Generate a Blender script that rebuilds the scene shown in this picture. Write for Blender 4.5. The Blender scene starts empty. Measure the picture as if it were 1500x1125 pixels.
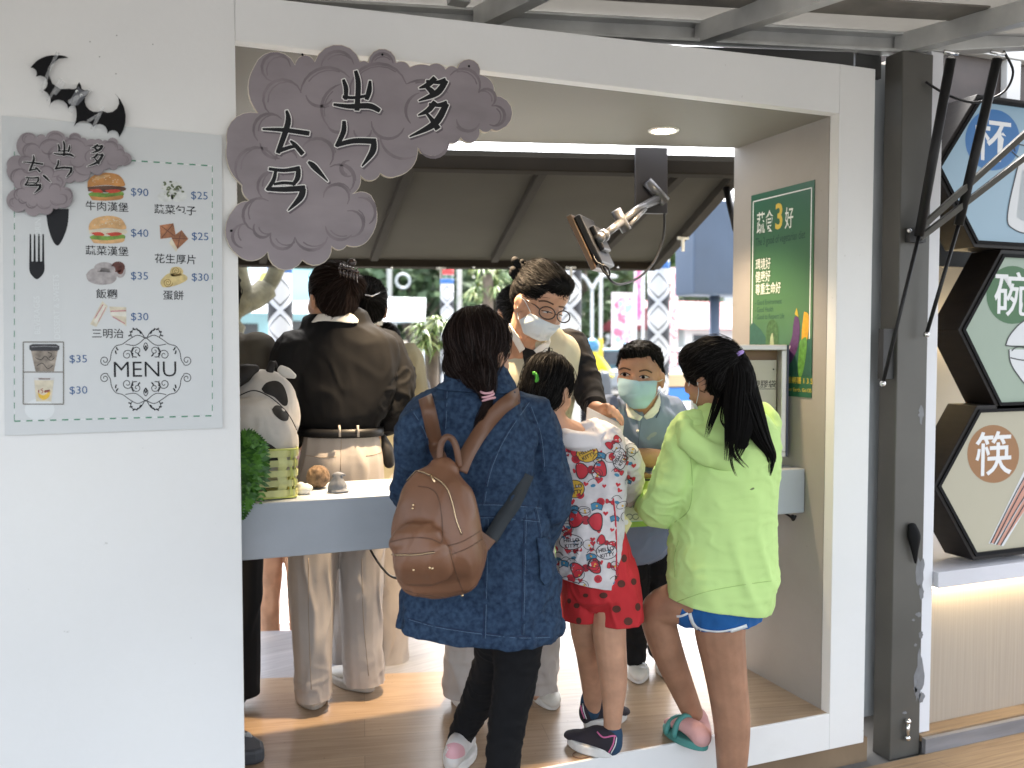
import bpy, bmesh, math, random
import numpy as np
from mathutils import Vector as V, Matrix, noise, geometry
from mathutils.bvhtree import BVHTree
R = math.radians
random.seed(7)
scn = bpy.context.scene
COL = scn.collection

# ------------------------------------------------------------------ camera
F, CX, CY, CAMZ = 1300.0, 750.0, 562.5, 1.303      # focal length in photo pixels, centre, eye height over the stall floor
TH = R(21.6); PH = math.atan(57.5 / F)
cam_d = bpy.data.cameras.new('camera'); cam = bpy.data.objects.new('camera', cam_d); COL.objects.link(cam)
cam.location = (0, 0, CAMZ); cam.rotation_euler = (R(90) - PH, 0, -TH)
cam_d.sensor_width = 36; cam_d.lens = F / 1500 * 36; cam_d.clip_end = 2000; cam_d.clip_start = 0.05
cam_d.dof.use_dof = True; cam_d.dof.focus_distance = 2.75; cam_d.dof.aperture_fstop = 2.4
scn.camera = cam

# ------------------------------------------------------------------ world, sun, exposure
SUN_EL, SUN_AZ = R(56), R(28)        # high, behind the stall and a little to the right
w = bpy.data.worlds.new('World'); scn.world = w; w.use_nodes = True
nt = w.node_tree; bg = nt.nodes['Background']
sky = nt.nodes.new('ShaderNodeTexSky'); sky.sky_type = 'NISHITA'; sky.sun_disc = False
sky.sun_elevation = SUN_EL; sky.sun_rotation = SUN_AZ; sky.air_density = 1.0; sky.dust_density = 4.0; sky.ozone_density = 1.0
hsv = nt.nodes.new('ShaderNodeHueSaturation'); hsv.inputs['Saturation'].default_value = 0.42
nt.links.new(sky.outputs[0], hsv.inputs['Color']); nt.links.new(hsv.outputs[0], bg.inputs['Color'])
bg.inputs['Strength'].default_value = 0.15
sd = bpy.data.lights.new('sun', 'SUN'); sd.energy = 1.5; sd.angle = R(12); sd.color = (1, .96, .9)
so = bpy.data.objects.new('sun', sd); COL.objects.link(so)
sdir = V((math.sin(SUN_AZ) * math.cos(SUN_EL), math.cos(SUN_AZ) * math.cos(SUN_EL), math.sin(SUN_EL)))
so.rotation_euler = sdir.to_track_quat('Z', 'Y').to_euler(); so.location = (3, 6, 9)
vs = scn.view_settings; vs.view_transform = 'Standard'; vs.look = 'None'; vs.exposure = 2.72; vs.gamma = 1
scn.cycles.max_bounces = 8; scn.cycles.diffuse_bounces = 4; scn.cycles.transparent_max_bounces = 16
scn.cycles.caustics_reflective = False; scn.cycles.caustics_refractive = False

# ------------------------------------------------------------------ placing: photo pixel + depth -> point
CAM = V((0, 0, CAMZ))
FW = V((math.sin(TH) * math.cos(PH), math.cos(TH) * math.cos(PH), -math.sin(PH)))
RT = V((math.cos(TH), -math.sin(TH), 0)); UP = RT.cross(FW)
HF = V((math.sin(TH), math.cos(TH), 0))             # level view direction
def ray(px, py): return FW + RT * ((px - CX) / F) - UP * ((py - CY) / F)
def P(px, py, Y): d = ray(px, py); return CAM + d * (Y / d.y)
def PZ(px, py, z): d = ray(px, py); return CAM + d * ((z - CAMZ) / d.z)
def PX(px, py, X): d = ray(px, py); return CAM + d * (X / d.x)
def PP(px, py, q, n): d = ray(px, py); return CAM + d * ((q - CAM).dot(n) / d.dot(n))
def mpp(p): return (p - CAM).dot(FW) / F             # metres per photo pixel at a point

# ------------------------------------------------------------------ materials
def mat(name, col, rough=.6, metal=0., var=None, bump=None, spec=.5, emit=None, alpha=1, trans=0, sheen=0, stretch=(1, 1, 1), col2=None, coat=0, sss=0, fold=None):
    m = bpy.data.materials.new(name); m.use_nodes = True
    n = m.node_tree.nodes; l = m.node_tree.links; b = n['Principled BSDF']
    b.inputs['Base Color'].default_value = (*col, 1); b.inputs['Roughness'].default_value = rough
    b.inputs['Metallic'].default_value = metal; b.inputs['Specular IOR Level'].default_value = spec
    b.inputs['Alpha'].default_value = alpha; b.inputs['Transmission Weight'].default_value = trans
    b.inputs['Coat Weight'].default_value = coat
    if sheen: b.inputs['Sheen Weight'].default_value = sheen
    if sss:
        b.inputs['Subsurface Weight'].default_value = sss; b.inputs['Subsurface Radius'].default_value = (.012, .005, .003); b.inputs['Subsurface Scale'].default_value = 1
    if emit: b.inputs['Emission Color'].default_value = (*emit[0], 1); b.inputs['Emission Strength'].default_value = emit[1]
    tc = mp = None
    if var or bump:
        tc = n.new('ShaderNodeTexCoord'); mp = n.new('ShaderNodeMapping'); mp.inputs['Scale'].default_value = stretch
        l.new(tc.outputs['Object'], mp.inputs['Vector'])
    if var:                                           # (scale, amount, detail)
        t = n.new('ShaderNodeTexNoise'); t.inputs['Scale'].default_value = var[0]; t.inputs['Detail'].default_value = var[2] if len(var) > 2 else 5
        l.new(mp.outputs[0], t.inputs['Vector'])
        r = n.new('ShaderNodeValToRGB'); r.color_ramp.elements[0].position = .32; r.color_ramp.elements[1].position = .68
        c2 = col2 or tuple(c * (1 - var[1]) for c in col)
        r.color_ramp.elements[0].color = (*c2, 1)
        r.color_ramp.elements[1].color = (*(tuple(min(1, c * (1 + var[1] * .6)) for c in col) if not col2 else col), 1)
        l.new(t.outputs['Fac'], r.inputs[0]); l.new(r.outputs[0], b.inputs['Base Color'])
    if bump:                                          # (scale, strength, distance)
        t = n.new('ShaderNodeTexNoise'); t.inputs['Scale'].default_value = bump[0]; t.inputs['Detail'].default_value = 4
        l.new(mp.outputs[0], t.inputs['Vector'])
        u = n.new('ShaderNodeBump'); u.inputs['Strength'].default_value = bump[1]; u.inputs['Distance'].default_value = bump[2] if len(bump) > 2 else .002
        l.new(t.outputs['Fac'], u.inputs['Height']); l.new(u.outputs[0], b.inputs['Normal'])
        if fold:                                      # (scale, distance): soft creases of the cloth
            mp2 = n.new('ShaderNodeMapping'); mp2.inputs['Scale'].default_value = (1, 1, .4); mp2.inputs['Rotation'].default_value = (0, R(24), 0); l.new(tc.outputs['Object'], mp2.inputs[0])
            t2 = n.new('ShaderNodeTexNoise'); t2.noise_type = 'RIDGED_MULTIFRACTAL'; t2.inputs['Scale'].default_value = fold[0]; t2.inputs['Detail'].default_value = 3; t2.inputs['Distortion'].default_value = .9; l.new(mp2.outputs[0], t2.inputs[0])
            u2 = n.new('ShaderNodeBump'); u2.inputs['Strength'].default_value = .8; u2.inputs['Distance'].default_value = fold[1]; l.new(t2.outputs['Fac'], u2.inputs['Height']); l.new(u2.outputs[0], u.inputs['Normal'])
    return m

# ------------------------------------------------------------------ objects
def tag(o, label=None, cat=None, group=None, kind=None):
    if label: o['label'] = label
    if cat: o['category'] = cat
    if group: o['group'] = group
    if kind: o['kind'] = kind
    return o
def thing(name, loc, label, cat, group=None):
    o = bpy.data.objects.new(name, None); o.empty_display_size = .1; o.location = loc; COL.objects.link(o)
    return tag(o, label, cat, group)
def root_loc(o):
    p = V((0, 0, 0))
    while o: p = p + o.location; o = o.parent
    return p
def link(name, me, parent=None, base=None):
    """me holds world coordinates; they are made relative to the parent (or to base)"""
    off = root_loc(parent) if parent else (base if base is not None else V((0, 0, 0)))
    me.transform(Matrix.Translation(-off))
    o = bpy.data.objects.new(name, me); COL.objects.link(o)
    if parent: o.parent = parent
    elif base is not None: o.location = base
    return o

class MB:
    """collects shapes (world coordinates) and links them as ONE mesh object"""
    def __init__(s): s.v = []; s.f = []; s.mi = []; s.sm = []; s.mats = []; s.cur = 0; s.smooth = False
    def use(s, m, smooth=None):
        if m not in s.mats: s.mats.append(m)
        s.cur = s.mats.index(m)
        if smooth is not None: s.smooth = smooth
        return s
    def add(s, vs, fs):
        k = len(s.v); s.v += [tuple(v) for v in vs]
        for f in fs: s.f.append([i + k for i in f]); s.mi.append(s.cur); s.sm.append(s.smooth)
    def box(s, c, d, ax=None):
        c = V(c); a = ax or (V((1, 0, 0)), V((0, 1, 0)), V((0, 0, 1)))
        vs = [c + a[0] * (x * d[0] / 2) + a[1] * (y * d[1] / 2) + a[2] * (z * d[2] / 2) for x in (-1, 1) for y in (-1, 1) for z in (-1, 1)]
        s.add(vs, [(0, 1, 3, 2), (4, 6, 7, 5), (0, 4, 5, 1), (2, 3, 7, 6), (0, 2, 6, 4), (1, 5, 7, 3)])
    def bar(s, a, b, w, h, up=V((0, 0, 1))):
        a, b = V(a), V(b); x = (b - a).normalized(); y = up.cross(x)
        if y.length < 1e-4: y = V((1, 0, 0)).cross(x)
        y.normalize(); z = x.cross(y); s.box((a + b) / 2, ((b - a).length, w, h), (x, y, z))
    def span(s, lo, hi): lo, hi = V(lo), V(hi); s.box((lo + hi) / 2, hi - lo)
    def tube(s, pts, r, seg=8, caps=True):
        pts = [V(p) for p in pts]; n = len(pts); rings = []
        rr = r if isinstance(r, (list, tuple)) else [r] * n
        t0 = (pts[1] - pts[0]).normalized(); u = t0.orthogonal().normalized()
        for i, p in enumerate(pts):
            t = ((pts[min(i + 1, n - 1)] - pts[max(i - 1, 0)])).normalized()
            u = (u - t * u.dot(t)); u = u.normalized() if u.length > 1e-6 else t.orthogonal().normalized()
            v = t.cross(u)
            rings.append([p + (u * math.cos(2 * math.pi * k / seg) + v * math.sin(2 * math.pi * k / seg)) * rr[i] for k in range(seg)])
        vs = [q for g in rings for q in g]; fs = []
        for i in range(n - 1):
            for k in range(seg):
                k2 = (k + 1) % seg; fs.append((i * seg + k, i * seg + k2, (i + 1) * seg + k2, (i + 1) * seg + k))
        if caps: fs.append(tuple(range(seg - 1, -1, -1))); fs.append(tuple((n - 1) * seg + k for k in range(seg)))
        s.add(vs, fs)
    def ell(s, c, ax, seg=16, rings=10):
        """ellipsoid, ax = three axis vectors with their lengths"""
        c = V(c); vs = [c + ax[2]]; fs = []
        for i in range(1, rings):
            a = math.pi * i / rings
            for k in range(seg):
                b = 2 * math.pi * k / seg
                vs.append(c + ax[2] * math.cos(a) + (ax[0] * math.cos(b) + ax[1] * math.sin(b)) * math.sin(a))
        vs.append(c - ax[2])
        for k in range(seg):
            fs.append((0, 1 + k, 1 + (k + 1) % seg)); e = 1 + (rings - 2) * seg
            fs.append((len(vs) - 1, e + (k + 1) % seg, e + k))
        for i in range(rings - 2):
            for k in range(seg):
                a, b = 1 + i * seg + k, 1 + i * seg + (k + 1) % seg; fs.append((a, a + seg, b + seg, b))
        s.add(vs, fs)
    def ball(s, c, r, seg=14, rings=8): s.ell(c, (V((r, 0, 0)), V((0, r, 0)), V((0, 0, r))), seg, rings)
    def poly(s, pts): s.add(pts, [tuple(range(len(pts)))])
    def prism(s, pts, off):
        pts = [V(p) for p in pts]; n = len(pts); off = V(off)
        s.add(pts + [p + off for p in pts], [tuple(range(n)), tuple(range(2 * n - 1, n - 1, -1))] + [(i, i + n, (i + 1) % n + n, (i + 1) % n) for i in range(n)])
    def loft(s, nodes, W=None, seg=16, sub=4, cap=True, power=2.0):
        """closed tube through nodes (point, half width, half depth); W = direction of the width; ends rounded"""
        W = W or RT
        if sub > 1 and len(nodes) > 2:
            out = []
            for i in range(len(nodes) - 1):
                a, b, c, d = (nodes[max(i - 1, 0)], nodes[i], nodes[i + 1], nodes[min(i + 2, len(nodes) - 1)])
                for k in range(sub):
                    t = k / sub; t2, t3 = t * t, t * t * t
                    q = (-.5 * t + t2 - .5 * t3, 1 - 2.5 * t2 + 1.5 * t3, .5 * t + 2 * t2 - 1.5 * t3, -.5 * t2 + .5 * t3)
                    out.append(tuple(a[j] * q[0] + b[j] * q[1] + c[j] * q[2] + d[j] * q[3] for j in range(3)))
            nodes = out + [nodes[-1]]
        if cap:
            def ext(p, q):
                t = (p[0] - q[0]).normalized(); m = min(p[1], p[2]); o = []
                for a in (30, 60, 82): o.append((p[0] + t * m * math.sin(R(a)), p[1] * math.cos(R(a)), p[2] * math.cos(R(a))))
                return o
            nodes = ext(nodes[0], nodes[1])[::-1] + list(nodes) + ext(nodes[-1], nodes[-2])
        n = len(nodes); vs = []; fs = []
        for i, (p, a, b) in enumerate(nodes):
            t = (nodes[min(i + 1, n - 1)][0] - nodes[max(i - 1, 0)][0]).normalized()
            u = W - t * W.dot(t); u = u.normalized() if u.length > .05 else t.orthogonal().normalized()
            v = t.cross(u)
            for k in range(seg):
                th = 2 * math.pi * k / seg; c, d = math.cos(th), math.sin(th)
                if power != 2: c = math.copysign(abs(c) ** (2 / power), c); d = math.copysign(abs(d) ** (2 / power), d)
                vs.append(p + u * (a * c) + v * (b * d))
        for i in range(n - 1):
            for k in range(seg):
                k2 = (k + 1) % seg; fs.append((i * seg + k, i * seg + k2, (i + 1) * seg + k2, (i + 1) * seg + k))
        fs.append(tuple(range(seg - 1, -1, -1))); fs.append(tuple((n - 1) * seg + k for k in range(seg)))
        s.add(vs, fs)
    def mesh(s, name):
        me = bpy.data.meshes.new(name); me.from_pydata(s.v, [], s.f)
        for m in s.mats: me.materials.append(m)
        if s.mats:
            me.polygons.foreach_set('material_index', s.mi)
        me.polygons.foreach_set('use_smooth', s.sm); me.update(); return me
    def build(s, name, parent=None, base=None, bevel=0, fixn=True):
        me = s.mesh(name)
        if fixn:
            bm = bmesh.new(); bm.from_mesh(me); bmesh.ops.recalc_face_normals(bm, faces=bm.faces); bm.to_mesh(me); bm.free()
        o = link(name, me, parent, base)
        if bevel:
            md = o.modifiers.new('bevel', 'BEVEL'); md.width = bevel; md.segments = 2; md.limit_method = 'ANGLE'; md.angle_limit = R(40)
        return o

def evaluated(me, mods):
    o = bpy.data.objects.new('tmp', me); COL.objects.link(o)
    for t, kw in mods:
        m = o.modifiers.new(t, t)
        for k, v in kw.items(): setattr(m, k, v)
    dg = bpy.context.evaluated_depsgraph_get(); dg.update()
    r = bpy.data.meshes.new_from_object(o.evaluated_get(dg)); bpy.data.objects.remove(o); return r

def wrinkle(me, amp, freq, axis=V((0, 0, 1)), stretch=.35, seed=0, where=None, ridged=True):
    """cloth folds: ridged noise, longer along axis, pushed along the normals"""
    me.update(); n = len(me.vertices); axis = axis.normalized(); off = V((seed * 7.3, seed * 3.1, seed * 5.7))
    nr = np.zeros(n * 3); me.vertex_normals.foreach_get('vector', nr); nr = nr.reshape(-1, 3)
    co = np.zeros(n * 3); me.vertices.foreach_get('co', co); co = co.reshape(-1, 3)
    for i in range(n):
        p = V(co[i]); a = p.dot(axis); q = (p - axis * a * (1 - stretch)) * freq + off
        q = q + V((noise.noise(p * freq * .6 + off), noise.noise(p * freq * .6 - off), 0)) * .5
        d = noise.noise(q)
        if ridged: d = 1.0 * math.exp(-(d / .17) ** 2) - .30
        d += .35 * noise.noise(q * 2.3)
        k = where(p) if where else 1
        co[i] += nr[i] * (amp * d * k)
    me.vertices.foreach_set('co', co.ravel()); me.update()

def blob(name, parent, m, mb, vox=.007, smooth=5, wr=None, base=None, post=None):
    """all shapes of mb fused into one continuous skin"""
    me = mb.mesh(name)
    me = evaluated(me, [('REMESH', dict(mode='VOXEL', voxel_size=vox)), ('SMOOTH', dict(factor=.5, iterations=smooth))])
    for x in (wr or []): wrinkle(me, **x)
    if post: post(me)
    me.materials.clear(); me.materials.append(m)
    me.polygons.foreach_set('use_smooth', [True] * len(me.polygons))
    return link(name, me, parent, base)

def bvh_of(objs):
    vs, fs = [], []
    for o in objs:
        k = len(vs); off = root_loc(o)
        vs += [v.co + off for v in o.data.vertices]; fs += [[i + k for i in p.vertices] for p in o.data.polygons]
    return BVHTree.FromPolygons(vs, fs)
_b = {}
def caster(objs):
    k = tuple(o.name for o in objs)
    if k not in _b: _b[k] = bvh_of(objs)
    return _b[k]
def cast(objs, px, py, off=.001):
    d = ray(px, py).normalized(); h = caster(objs).ray_cast(CAM, d)
    if h[0] is None: return None
    n = h[1] if h[1].dot(d) < 0 else -h[1]
    return h[0] + n * off
def patch_mesh(objs, polys, off=.0015, dens=6, thick=0, smooth=0, lay=None):
    """cloth or print pieces that lie on a surface: outlines subdivided and laid onto it"""
    bm = bmesh.new()
    for poly in polys:
        vs = [bm.verts.new((x, y, 0)) for x, y in poly]
        try: bm.faces.new(vs)
        except ValueError: pass
    bmesh.ops.triangulate(bm, faces=bm.faces[:])
    for _ in range(7):
        es = [e for e in bm.edges if e.calc_length() > dens]
        if not es: break
        bmesh.ops.subdivide_edges(bm, edges=es, cuts=1); bmesh.ops.triangulate(bm, faces=[f for f in bm.faces if len(f.verts) > 3])
    dead = []
    for v in bm.verts:
        o = off(v.co.x, v.co.y) if callable(off) else off
        q = cast(objs, v.co.x, v.co.y, o)
        if q is None: dead.append(v)
        else: v.co = q
    if dead: bmesh.ops.delete(bm, geom=dead, context='VERTS')
    for _ in range(smooth): bmesh.ops.smooth_vert(bm, verts=bm.verts, factor=.5, use_axis_x=True, use_axis_y=True, use_axis_z=True)
    me = bpy.data.meshes.new('patch'); bm.to_mesh(me); bm.free()
    if thick: me = evaluated(me, [('SOLIDIFY', dict(thickness=thick, offset=0))])
    me.polygons.foreach_set('use_smooth', [True] * len(me.polygons))
    return me
def patch(name, parent, m, objs, polys, **kw):
    me = patch_mesh(objs, polys, **kw); me.materials.clear(); me.materials.append(m); return link(name, me, parent)
def strip(line, w):
    """polyline in pixels -> ribbon outline"""
    L, Rr = [], []; n = len(line); ww = w if isinstance(w, (list, tuple)) else [w] * n
    for i, (x, y) in enumerate(line):
        a, b = line[max(i - 1, 0)], line[min(i + 1, n - 1)]; dx, dy = b[0] - a[0], b[1] - a[1]; q = math.hypot(dx, dy) or 1
        L.append((x - dy / q * ww[i] / 2, y + dx / q * ww[i] / 2)); Rr.append((x + dy / q * ww[i] / 2, y - dx / q * ww[i] / 2))
    return L + Rr[::-1]
def smoothline(pts, sub=6):
    out = []
    for i in range(len(pts) - 1):
        a, b, c, d = pts[max(i - 1, 0)], pts[i], pts[i + 1], pts[min(i + 2, len(pts) - 1)]
        for k in range(sub):
            t = k / sub; t2, t3 = t * t, t * t * t
            q = (-.5 * t + t2 - .5 * t3, 1 - 2.5 * t2 + 1.5 * t3, .5 * t + 2 * t2 - 1.5 * t3, -.5 * t2 + .5 * t3)
            out.append(tuple(a[j] * q[0] + b[j] * q[1] + c[j] * q[2] + d[j] * q[3] for j in range(len(a))))
    return out + [tuple(pts[-1])]
def seam(mb, objs, line, r=.0009, off=.0006, sub=5):
    pts = []
    for x, y in smoothline(line, sub):
        q = cast(objs, x, y, off)
        if q is not None and (not pts or (q - pts[-1]).length < .12): pts.append(q)
    if len(pts) > 1: mb.tube(pts, r, 5)

# ------------------------------------------------------------------ lettering
_tc = {}
def glyphs(body, bold=0., align='LEFT'):
    k = (body, bold, align)
    if k not in _tc:
        cu = bpy.data.curves.new('txt', 'FONT'); cu.body = body; cu.size = 1; cu.offset = bold; cu.align_x = align; cu.fill_mode = 'FRONT'; cu.resolution_u = 3
        o = bpy.data.objects.new('txt', cu); COL.objects.link(o)
        dg = bpy.context.evaluated_depsgraph_get(); dg.update(); me = bpy.data.meshes.new_from_object(o.evaluated_get(dg))
        _tc[k] = ([v.co.copy() for v in me.vertices], [tuple(p.vertices) for p in me.polygons]); bpy.data.objects.remove(o)
    return _tc[k]
def text(mb, body, org, U, Vv, size, bold=0., align='LEFT', wide=1., n=V((0, 0, 0))):
    vs, fs = glyphs(body, bold, align)
    mb.add([org + U * (v.x * size * wide) + Vv * (v.y * size) + n for v in vs], fs)
def wtext(mb, body, px, py, Y, hpx, bold=0., align='LEFT', wide=1., U=None):
    """lettering on an upright plane parallel to the shop front, baseline at a pixel, letters hpx high"""
    o = P(px, py, Y); text(mb, body, o, U or V((1, 0, 0)), V((0, 0, 1)), hpx * mpp(o) / .73, bold, align, wide)
def arc3(a, b, c, n=8):
    """points on the circle through a, b, c (from a to c, a left out)"""
    ax, ay = a; bx, by = b; cx, cy = c
    d = 2 * (ax * (by - cy) + bx * (cy - ay) + cx * (ay - by))
    if abs(d) < 1e-3: return [c]
    ux = ((ax * ax + ay * ay) * (by - cy) + (bx * bx + by * by) * (cy - ay) + (cx * cx + cy * cy) * (ay - by)) / d
    uy = ((ax * ax + ay * ay) * (cx - bx) + (bx * bx + by * by) * (ax - cx) + (cx * cx + cy * cy) * (bx - ax)) / d
    r = math.hypot(ax - ux, ay - uy); a0 = math.atan2(ay - uy, ax - ux); a1 = math.atan2(by - uy, bx - ux); a2 = math.atan2(cy - uy, cx - ux)
    t = 2 * math.pi; s1 = (a1 - a0) % t; s2 = (a2 - a0) % t
    if s1 > s2: s2 -= t
    return [(ux + r * math.cos(a0 + s2 * i / n), uy + r * math.sin(a0 + s2 * i / n)) for i in range(1, n + 1)]
def ellipse(cx, cy, a, b, n=20, rot=0): return [(cx + a * math.cos(t) * math.cos(rot) - b * math.sin(t) * math.sin(rot), cy + a * math.cos(t) * math.sin(rot) + b * math.sin(t) * math.cos(rot)) for t in [2 * math.pi * i / n for i in range(n)]]
def sheet(mb, poly, Y): mb.poly([P(x, y, Y) for x, y in poly])
def slab(mb, poly, Y, th): mb.prism([P(x, y, Y) for x, y in poly], (0, th, 0))
# ------------------------------------------------------------------ common materials
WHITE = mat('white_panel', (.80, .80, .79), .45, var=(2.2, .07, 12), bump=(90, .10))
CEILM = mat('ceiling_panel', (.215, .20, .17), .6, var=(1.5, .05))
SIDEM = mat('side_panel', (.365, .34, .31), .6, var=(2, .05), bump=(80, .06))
def specks(m, sc, lo, dark, big):
    # sparse marks and smudges of dirt, part of the surface itself
    n = m.node_tree.nodes; l = m.node_tree.links; b = n['Principled BSDF']; src = b.inputs['Base Color'].links[0].from_socket; tc = n.new('ShaderNodeTexCoord')
    a = n.new('ShaderNodeTexNoise'); a.inputs['Scale'].default_value = sc; a.inputs['Detail'].default_value = 3; l.new(tc.outputs['Object'], a.inputs[0]); r = n.new('ShaderNodeValToRGB'); r.color_ramp.elements[0].position = lo; r.color_ramp.elements[1].position = lo + .05; r.color_ramp.elements[0].color = (1, 1, 1, 1); r.color_ramp.elements[1].color = (dark, dark, dark * .97, 1); l.new(a.outputs[0], r.inputs[0])
    c = n.new('ShaderNodeTexNoise'); c.inputs['Scale'].default_value = big; c.inputs['Detail'].default_value = 9; c.inputs['Roughness'].default_value = .7; l.new(tc.outputs['Object'], c.inputs[0]); r2 = n.new('ShaderNodeValToRGB'); r2.color_ramp.elements[0].position = .42; r2.color_ramp.elements[1].position = .70; r2.color_ramp.elements[0].color = (1, 1, 1, 1); r2.color_ramp.elements[1].color = (.90, .895, .88, 1); l.new(c.outputs[0], r2.inputs[0])
    x = n.new('ShaderNodeMixRGB'); x.blend_type = 'MULTIPLY'; x.inputs[0].default_value = 1; l.new(src, x.inputs[1]); l.new(r.outputs[0], x.inputs[2]); y = n.new('ShaderNodeMixRGB'); y.blend_type = 'MULTIPLY'; y.inputs[0].default_value = 1; l.new(x.outputs[0], y.inputs[1]); l.new(r2.outputs[0], y.inputs[2]); l.new(y.outputs[0], b.inputs['Base Color'])
specks(WHITE, 34, .735, .72, 1.1); specks(SIDEM, 40, .73, .75, 1.6)
GREYPLY = mat('counter_grey', (.41, .445, .49), .5, var=(5, .08), bump=(120, .1))
STEEL = mat('painted_steel', (.088, .084, .074), .42, var=(3, .18), bump=(40, .1))
STEELD = mat('dark_steel', (.045, .045, .045), .5, var=(6, .2))
ALU = mat('galvanised_steel', (.52, .525, .515), .38, metal=.25, var=(7, .2), bump=(60, .1))
CHROME = mat('bright_metal', (.75, .75, .75), .2, metal=1)
BLACK = mat('black_plastic', (.007, .007, .008), .45, spec=.35)
BLACKM = mat('black_matt', (.005, .005, .006), .8, spec=.25)
GOLD = mat('gold_metal', (.75, .55, .33), .25, metal=1)
CONC = mat('pavement', (.17, .168, .162), .85, var=(.7, .18), bump=(30, .3, .004))
ROAD = mat('road_asphalt', (.22, .22, .23), .8, var=(1.5, .15), bump=(60, .4, .004))
def planks(name, c1, c2, ang, rough, pw=.14):
    m = bpy.data.materials.new(name); m.use_nodes = True; n = m.node_tree.nodes; l = m.node_tree.links; b = n['Principled BSDF']
    tc = n.new('ShaderNodeTexCoord'); mp = n.new('ShaderNodeMapping'); mp.inputs['Rotation'].default_value = (0, 0, ang)
    l.new(tc.outputs['Object'], mp.inputs[0])
    br = n.new('ShaderNodeTexBrick'); br.inputs['Scale'].default_value = 1; br.inputs['Brick Width'].default_value = 1.2; br.inputs['Row Height'].default_value = pw
    br.inputs['Mortar Size'].default_value = .0012; br.inputs['Color1'].default_value = (.42, .42, .42, 1); br.inputs['Color2'].default_value = (.6, .6, .6, 1); br.inputs['Mortar'].default_value = (.12, .12, .12, 1)
    l.new(mp.outputs[0], br.inputs['Vector'])
    m2 = n.new('ShaderNodeMapping'); m2.inputs['Scale'].default_value = (2.2, 34, 1); l.new(mp.outputs[0], m2.inputs[0])
    no = n.new('ShaderNodeTexNoise'); no.inputs['Scale'].default_value = 1.6; no.inputs['Detail'].default_value = 8; no.inputs['Distortion'].default_value = .8; l.new(m2.outputs[0], no.inputs[0])
    r = n.new('ShaderNodeValToRGB'); r.color_ramp.elements[0].color = (*c2, 1); r.color_ramp.elements[1].color = (*c1, 1); r.color_ramp.elements[0].position = .33; r.color_ramp.elements[1].position = .66
    l.new(no.outputs[0], r.inputs[0])
    mx = n.new('ShaderNodeMixRGB'); mx.blend_type = 'OVERLAY'; mx.inputs[0].default_value = .45; l.new(r.outputs[0], mx.inputs[1]); l.new(br.outputs[0], mx.inputs[2]); l.new(mx.outputs[0], b.inputs['Base Color'])
    u = n.new('ShaderNodeBump'); u.inputs['Strength'].default_value = .12; u.inputs['Distance'].default_value = .002; l.new(no.outputs[0], u.inputs['Height']); l.new(u.outputs[0], b.inputs['Normal'])
    b.inputs['Roughness'].default_value = rough; return m
WOODF = planks('floor_planks', (.44, .315, .205), (.345, .235, .145), R(12), .28)
specks(WOODF, 60, .70, .45, 2.5)
WOODB = planks('base_planks', (.27, .19, .115), (.18, .12, .07), 0, .6)

# ------------------------------------------------------------------ planes of the place
YF = 2.45                                  # shop front plane
XL, XR, XO = .194, 2.176, 2.332            # opening left, opening right, frame outer edge
ZC, ZT, ZG = 2.095, 2.262, -.22            # ceiling, top of the frame, ground
EA = R(15.5); E = V((math.cos(EA), -math.sin(EA), 0)); EN = V((math.sin(EA), math.cos(EA), 0))   # container axis (turned against the front)
B0 = V((2.176, 3.028, 0))
def back(X): return B0.y - (X - B0.x) * math.tan(EA)       # back edge of floor and ceiling

def structure(name, mb, **k): return tag(mb.build(name, **k), kind='structure')
# ground: one sheet to the horizon, road and kerb strip on it
m = MB().use(CONC); m.poly([(-400, -400, ZG), (400, -400, ZG), (400, 400, ZG), (-400, 400, ZG)]); structure('pavement', m)
m = MB().use(mat('pale_concrete', (.5, .5, .49), .8, var=(.4, .12), bump=(20, .2, .004)))
m.poly([(-12, 4.9, ZG + .004), (30, 4.9, ZG + .004), (30, 9.4, ZG + .004), (-12, 9.4, ZG + .004)]); structure('forecourt', m)
m = MB().use(ROAD); m.poly([(-60, 12.3, ZG + .005), (90, 12.3, ZG + .005), (90, 21, ZG + .005), (-60, 21, ZG + .005)])
m.use(mat('road_paint', (.75, .75, .72), .7, var=(8, .2)))
for k in range(-12, 24): m.poly([(k * 3, 16.5, ZG + .009), (k * 3 + 1.6, 16.5, ZG + .009), (k * 3 + 1.6, 16.65, ZG + .009), (k * 3, 16.65, ZG + .009)])
m.poly([(-60, 12.6, ZG + .009), (90, 12.6, ZG + .009), (90, 12.72, ZG + .009), (-60, 12.72, ZG + .009)]); structure('road', m)
# stall floor and the grey deck behind it
m = MB().use(WOODF)
m.prism([(XL, YF + .012, 0), (XR, YF + .012, 0), (XR, back(XR), 0), (XL, back(XL), 0)], (0, 0, -.06)); structure('floor', m)
m = MB().use(planks('deck_boards', (.36, .36, .37), (.27, .27, .29), EA * -1, .35, .2))
q0 = V((XL - .6, back(XL - .6) + .004, -.012)); q1 = V((XR + .3, back(XR + .3) + .004, -.012))
m.prism([q0, q1, q1 + EN * .62, q0 + EN * .62], (0, 0, -.05)); structure('deck', m)

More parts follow.
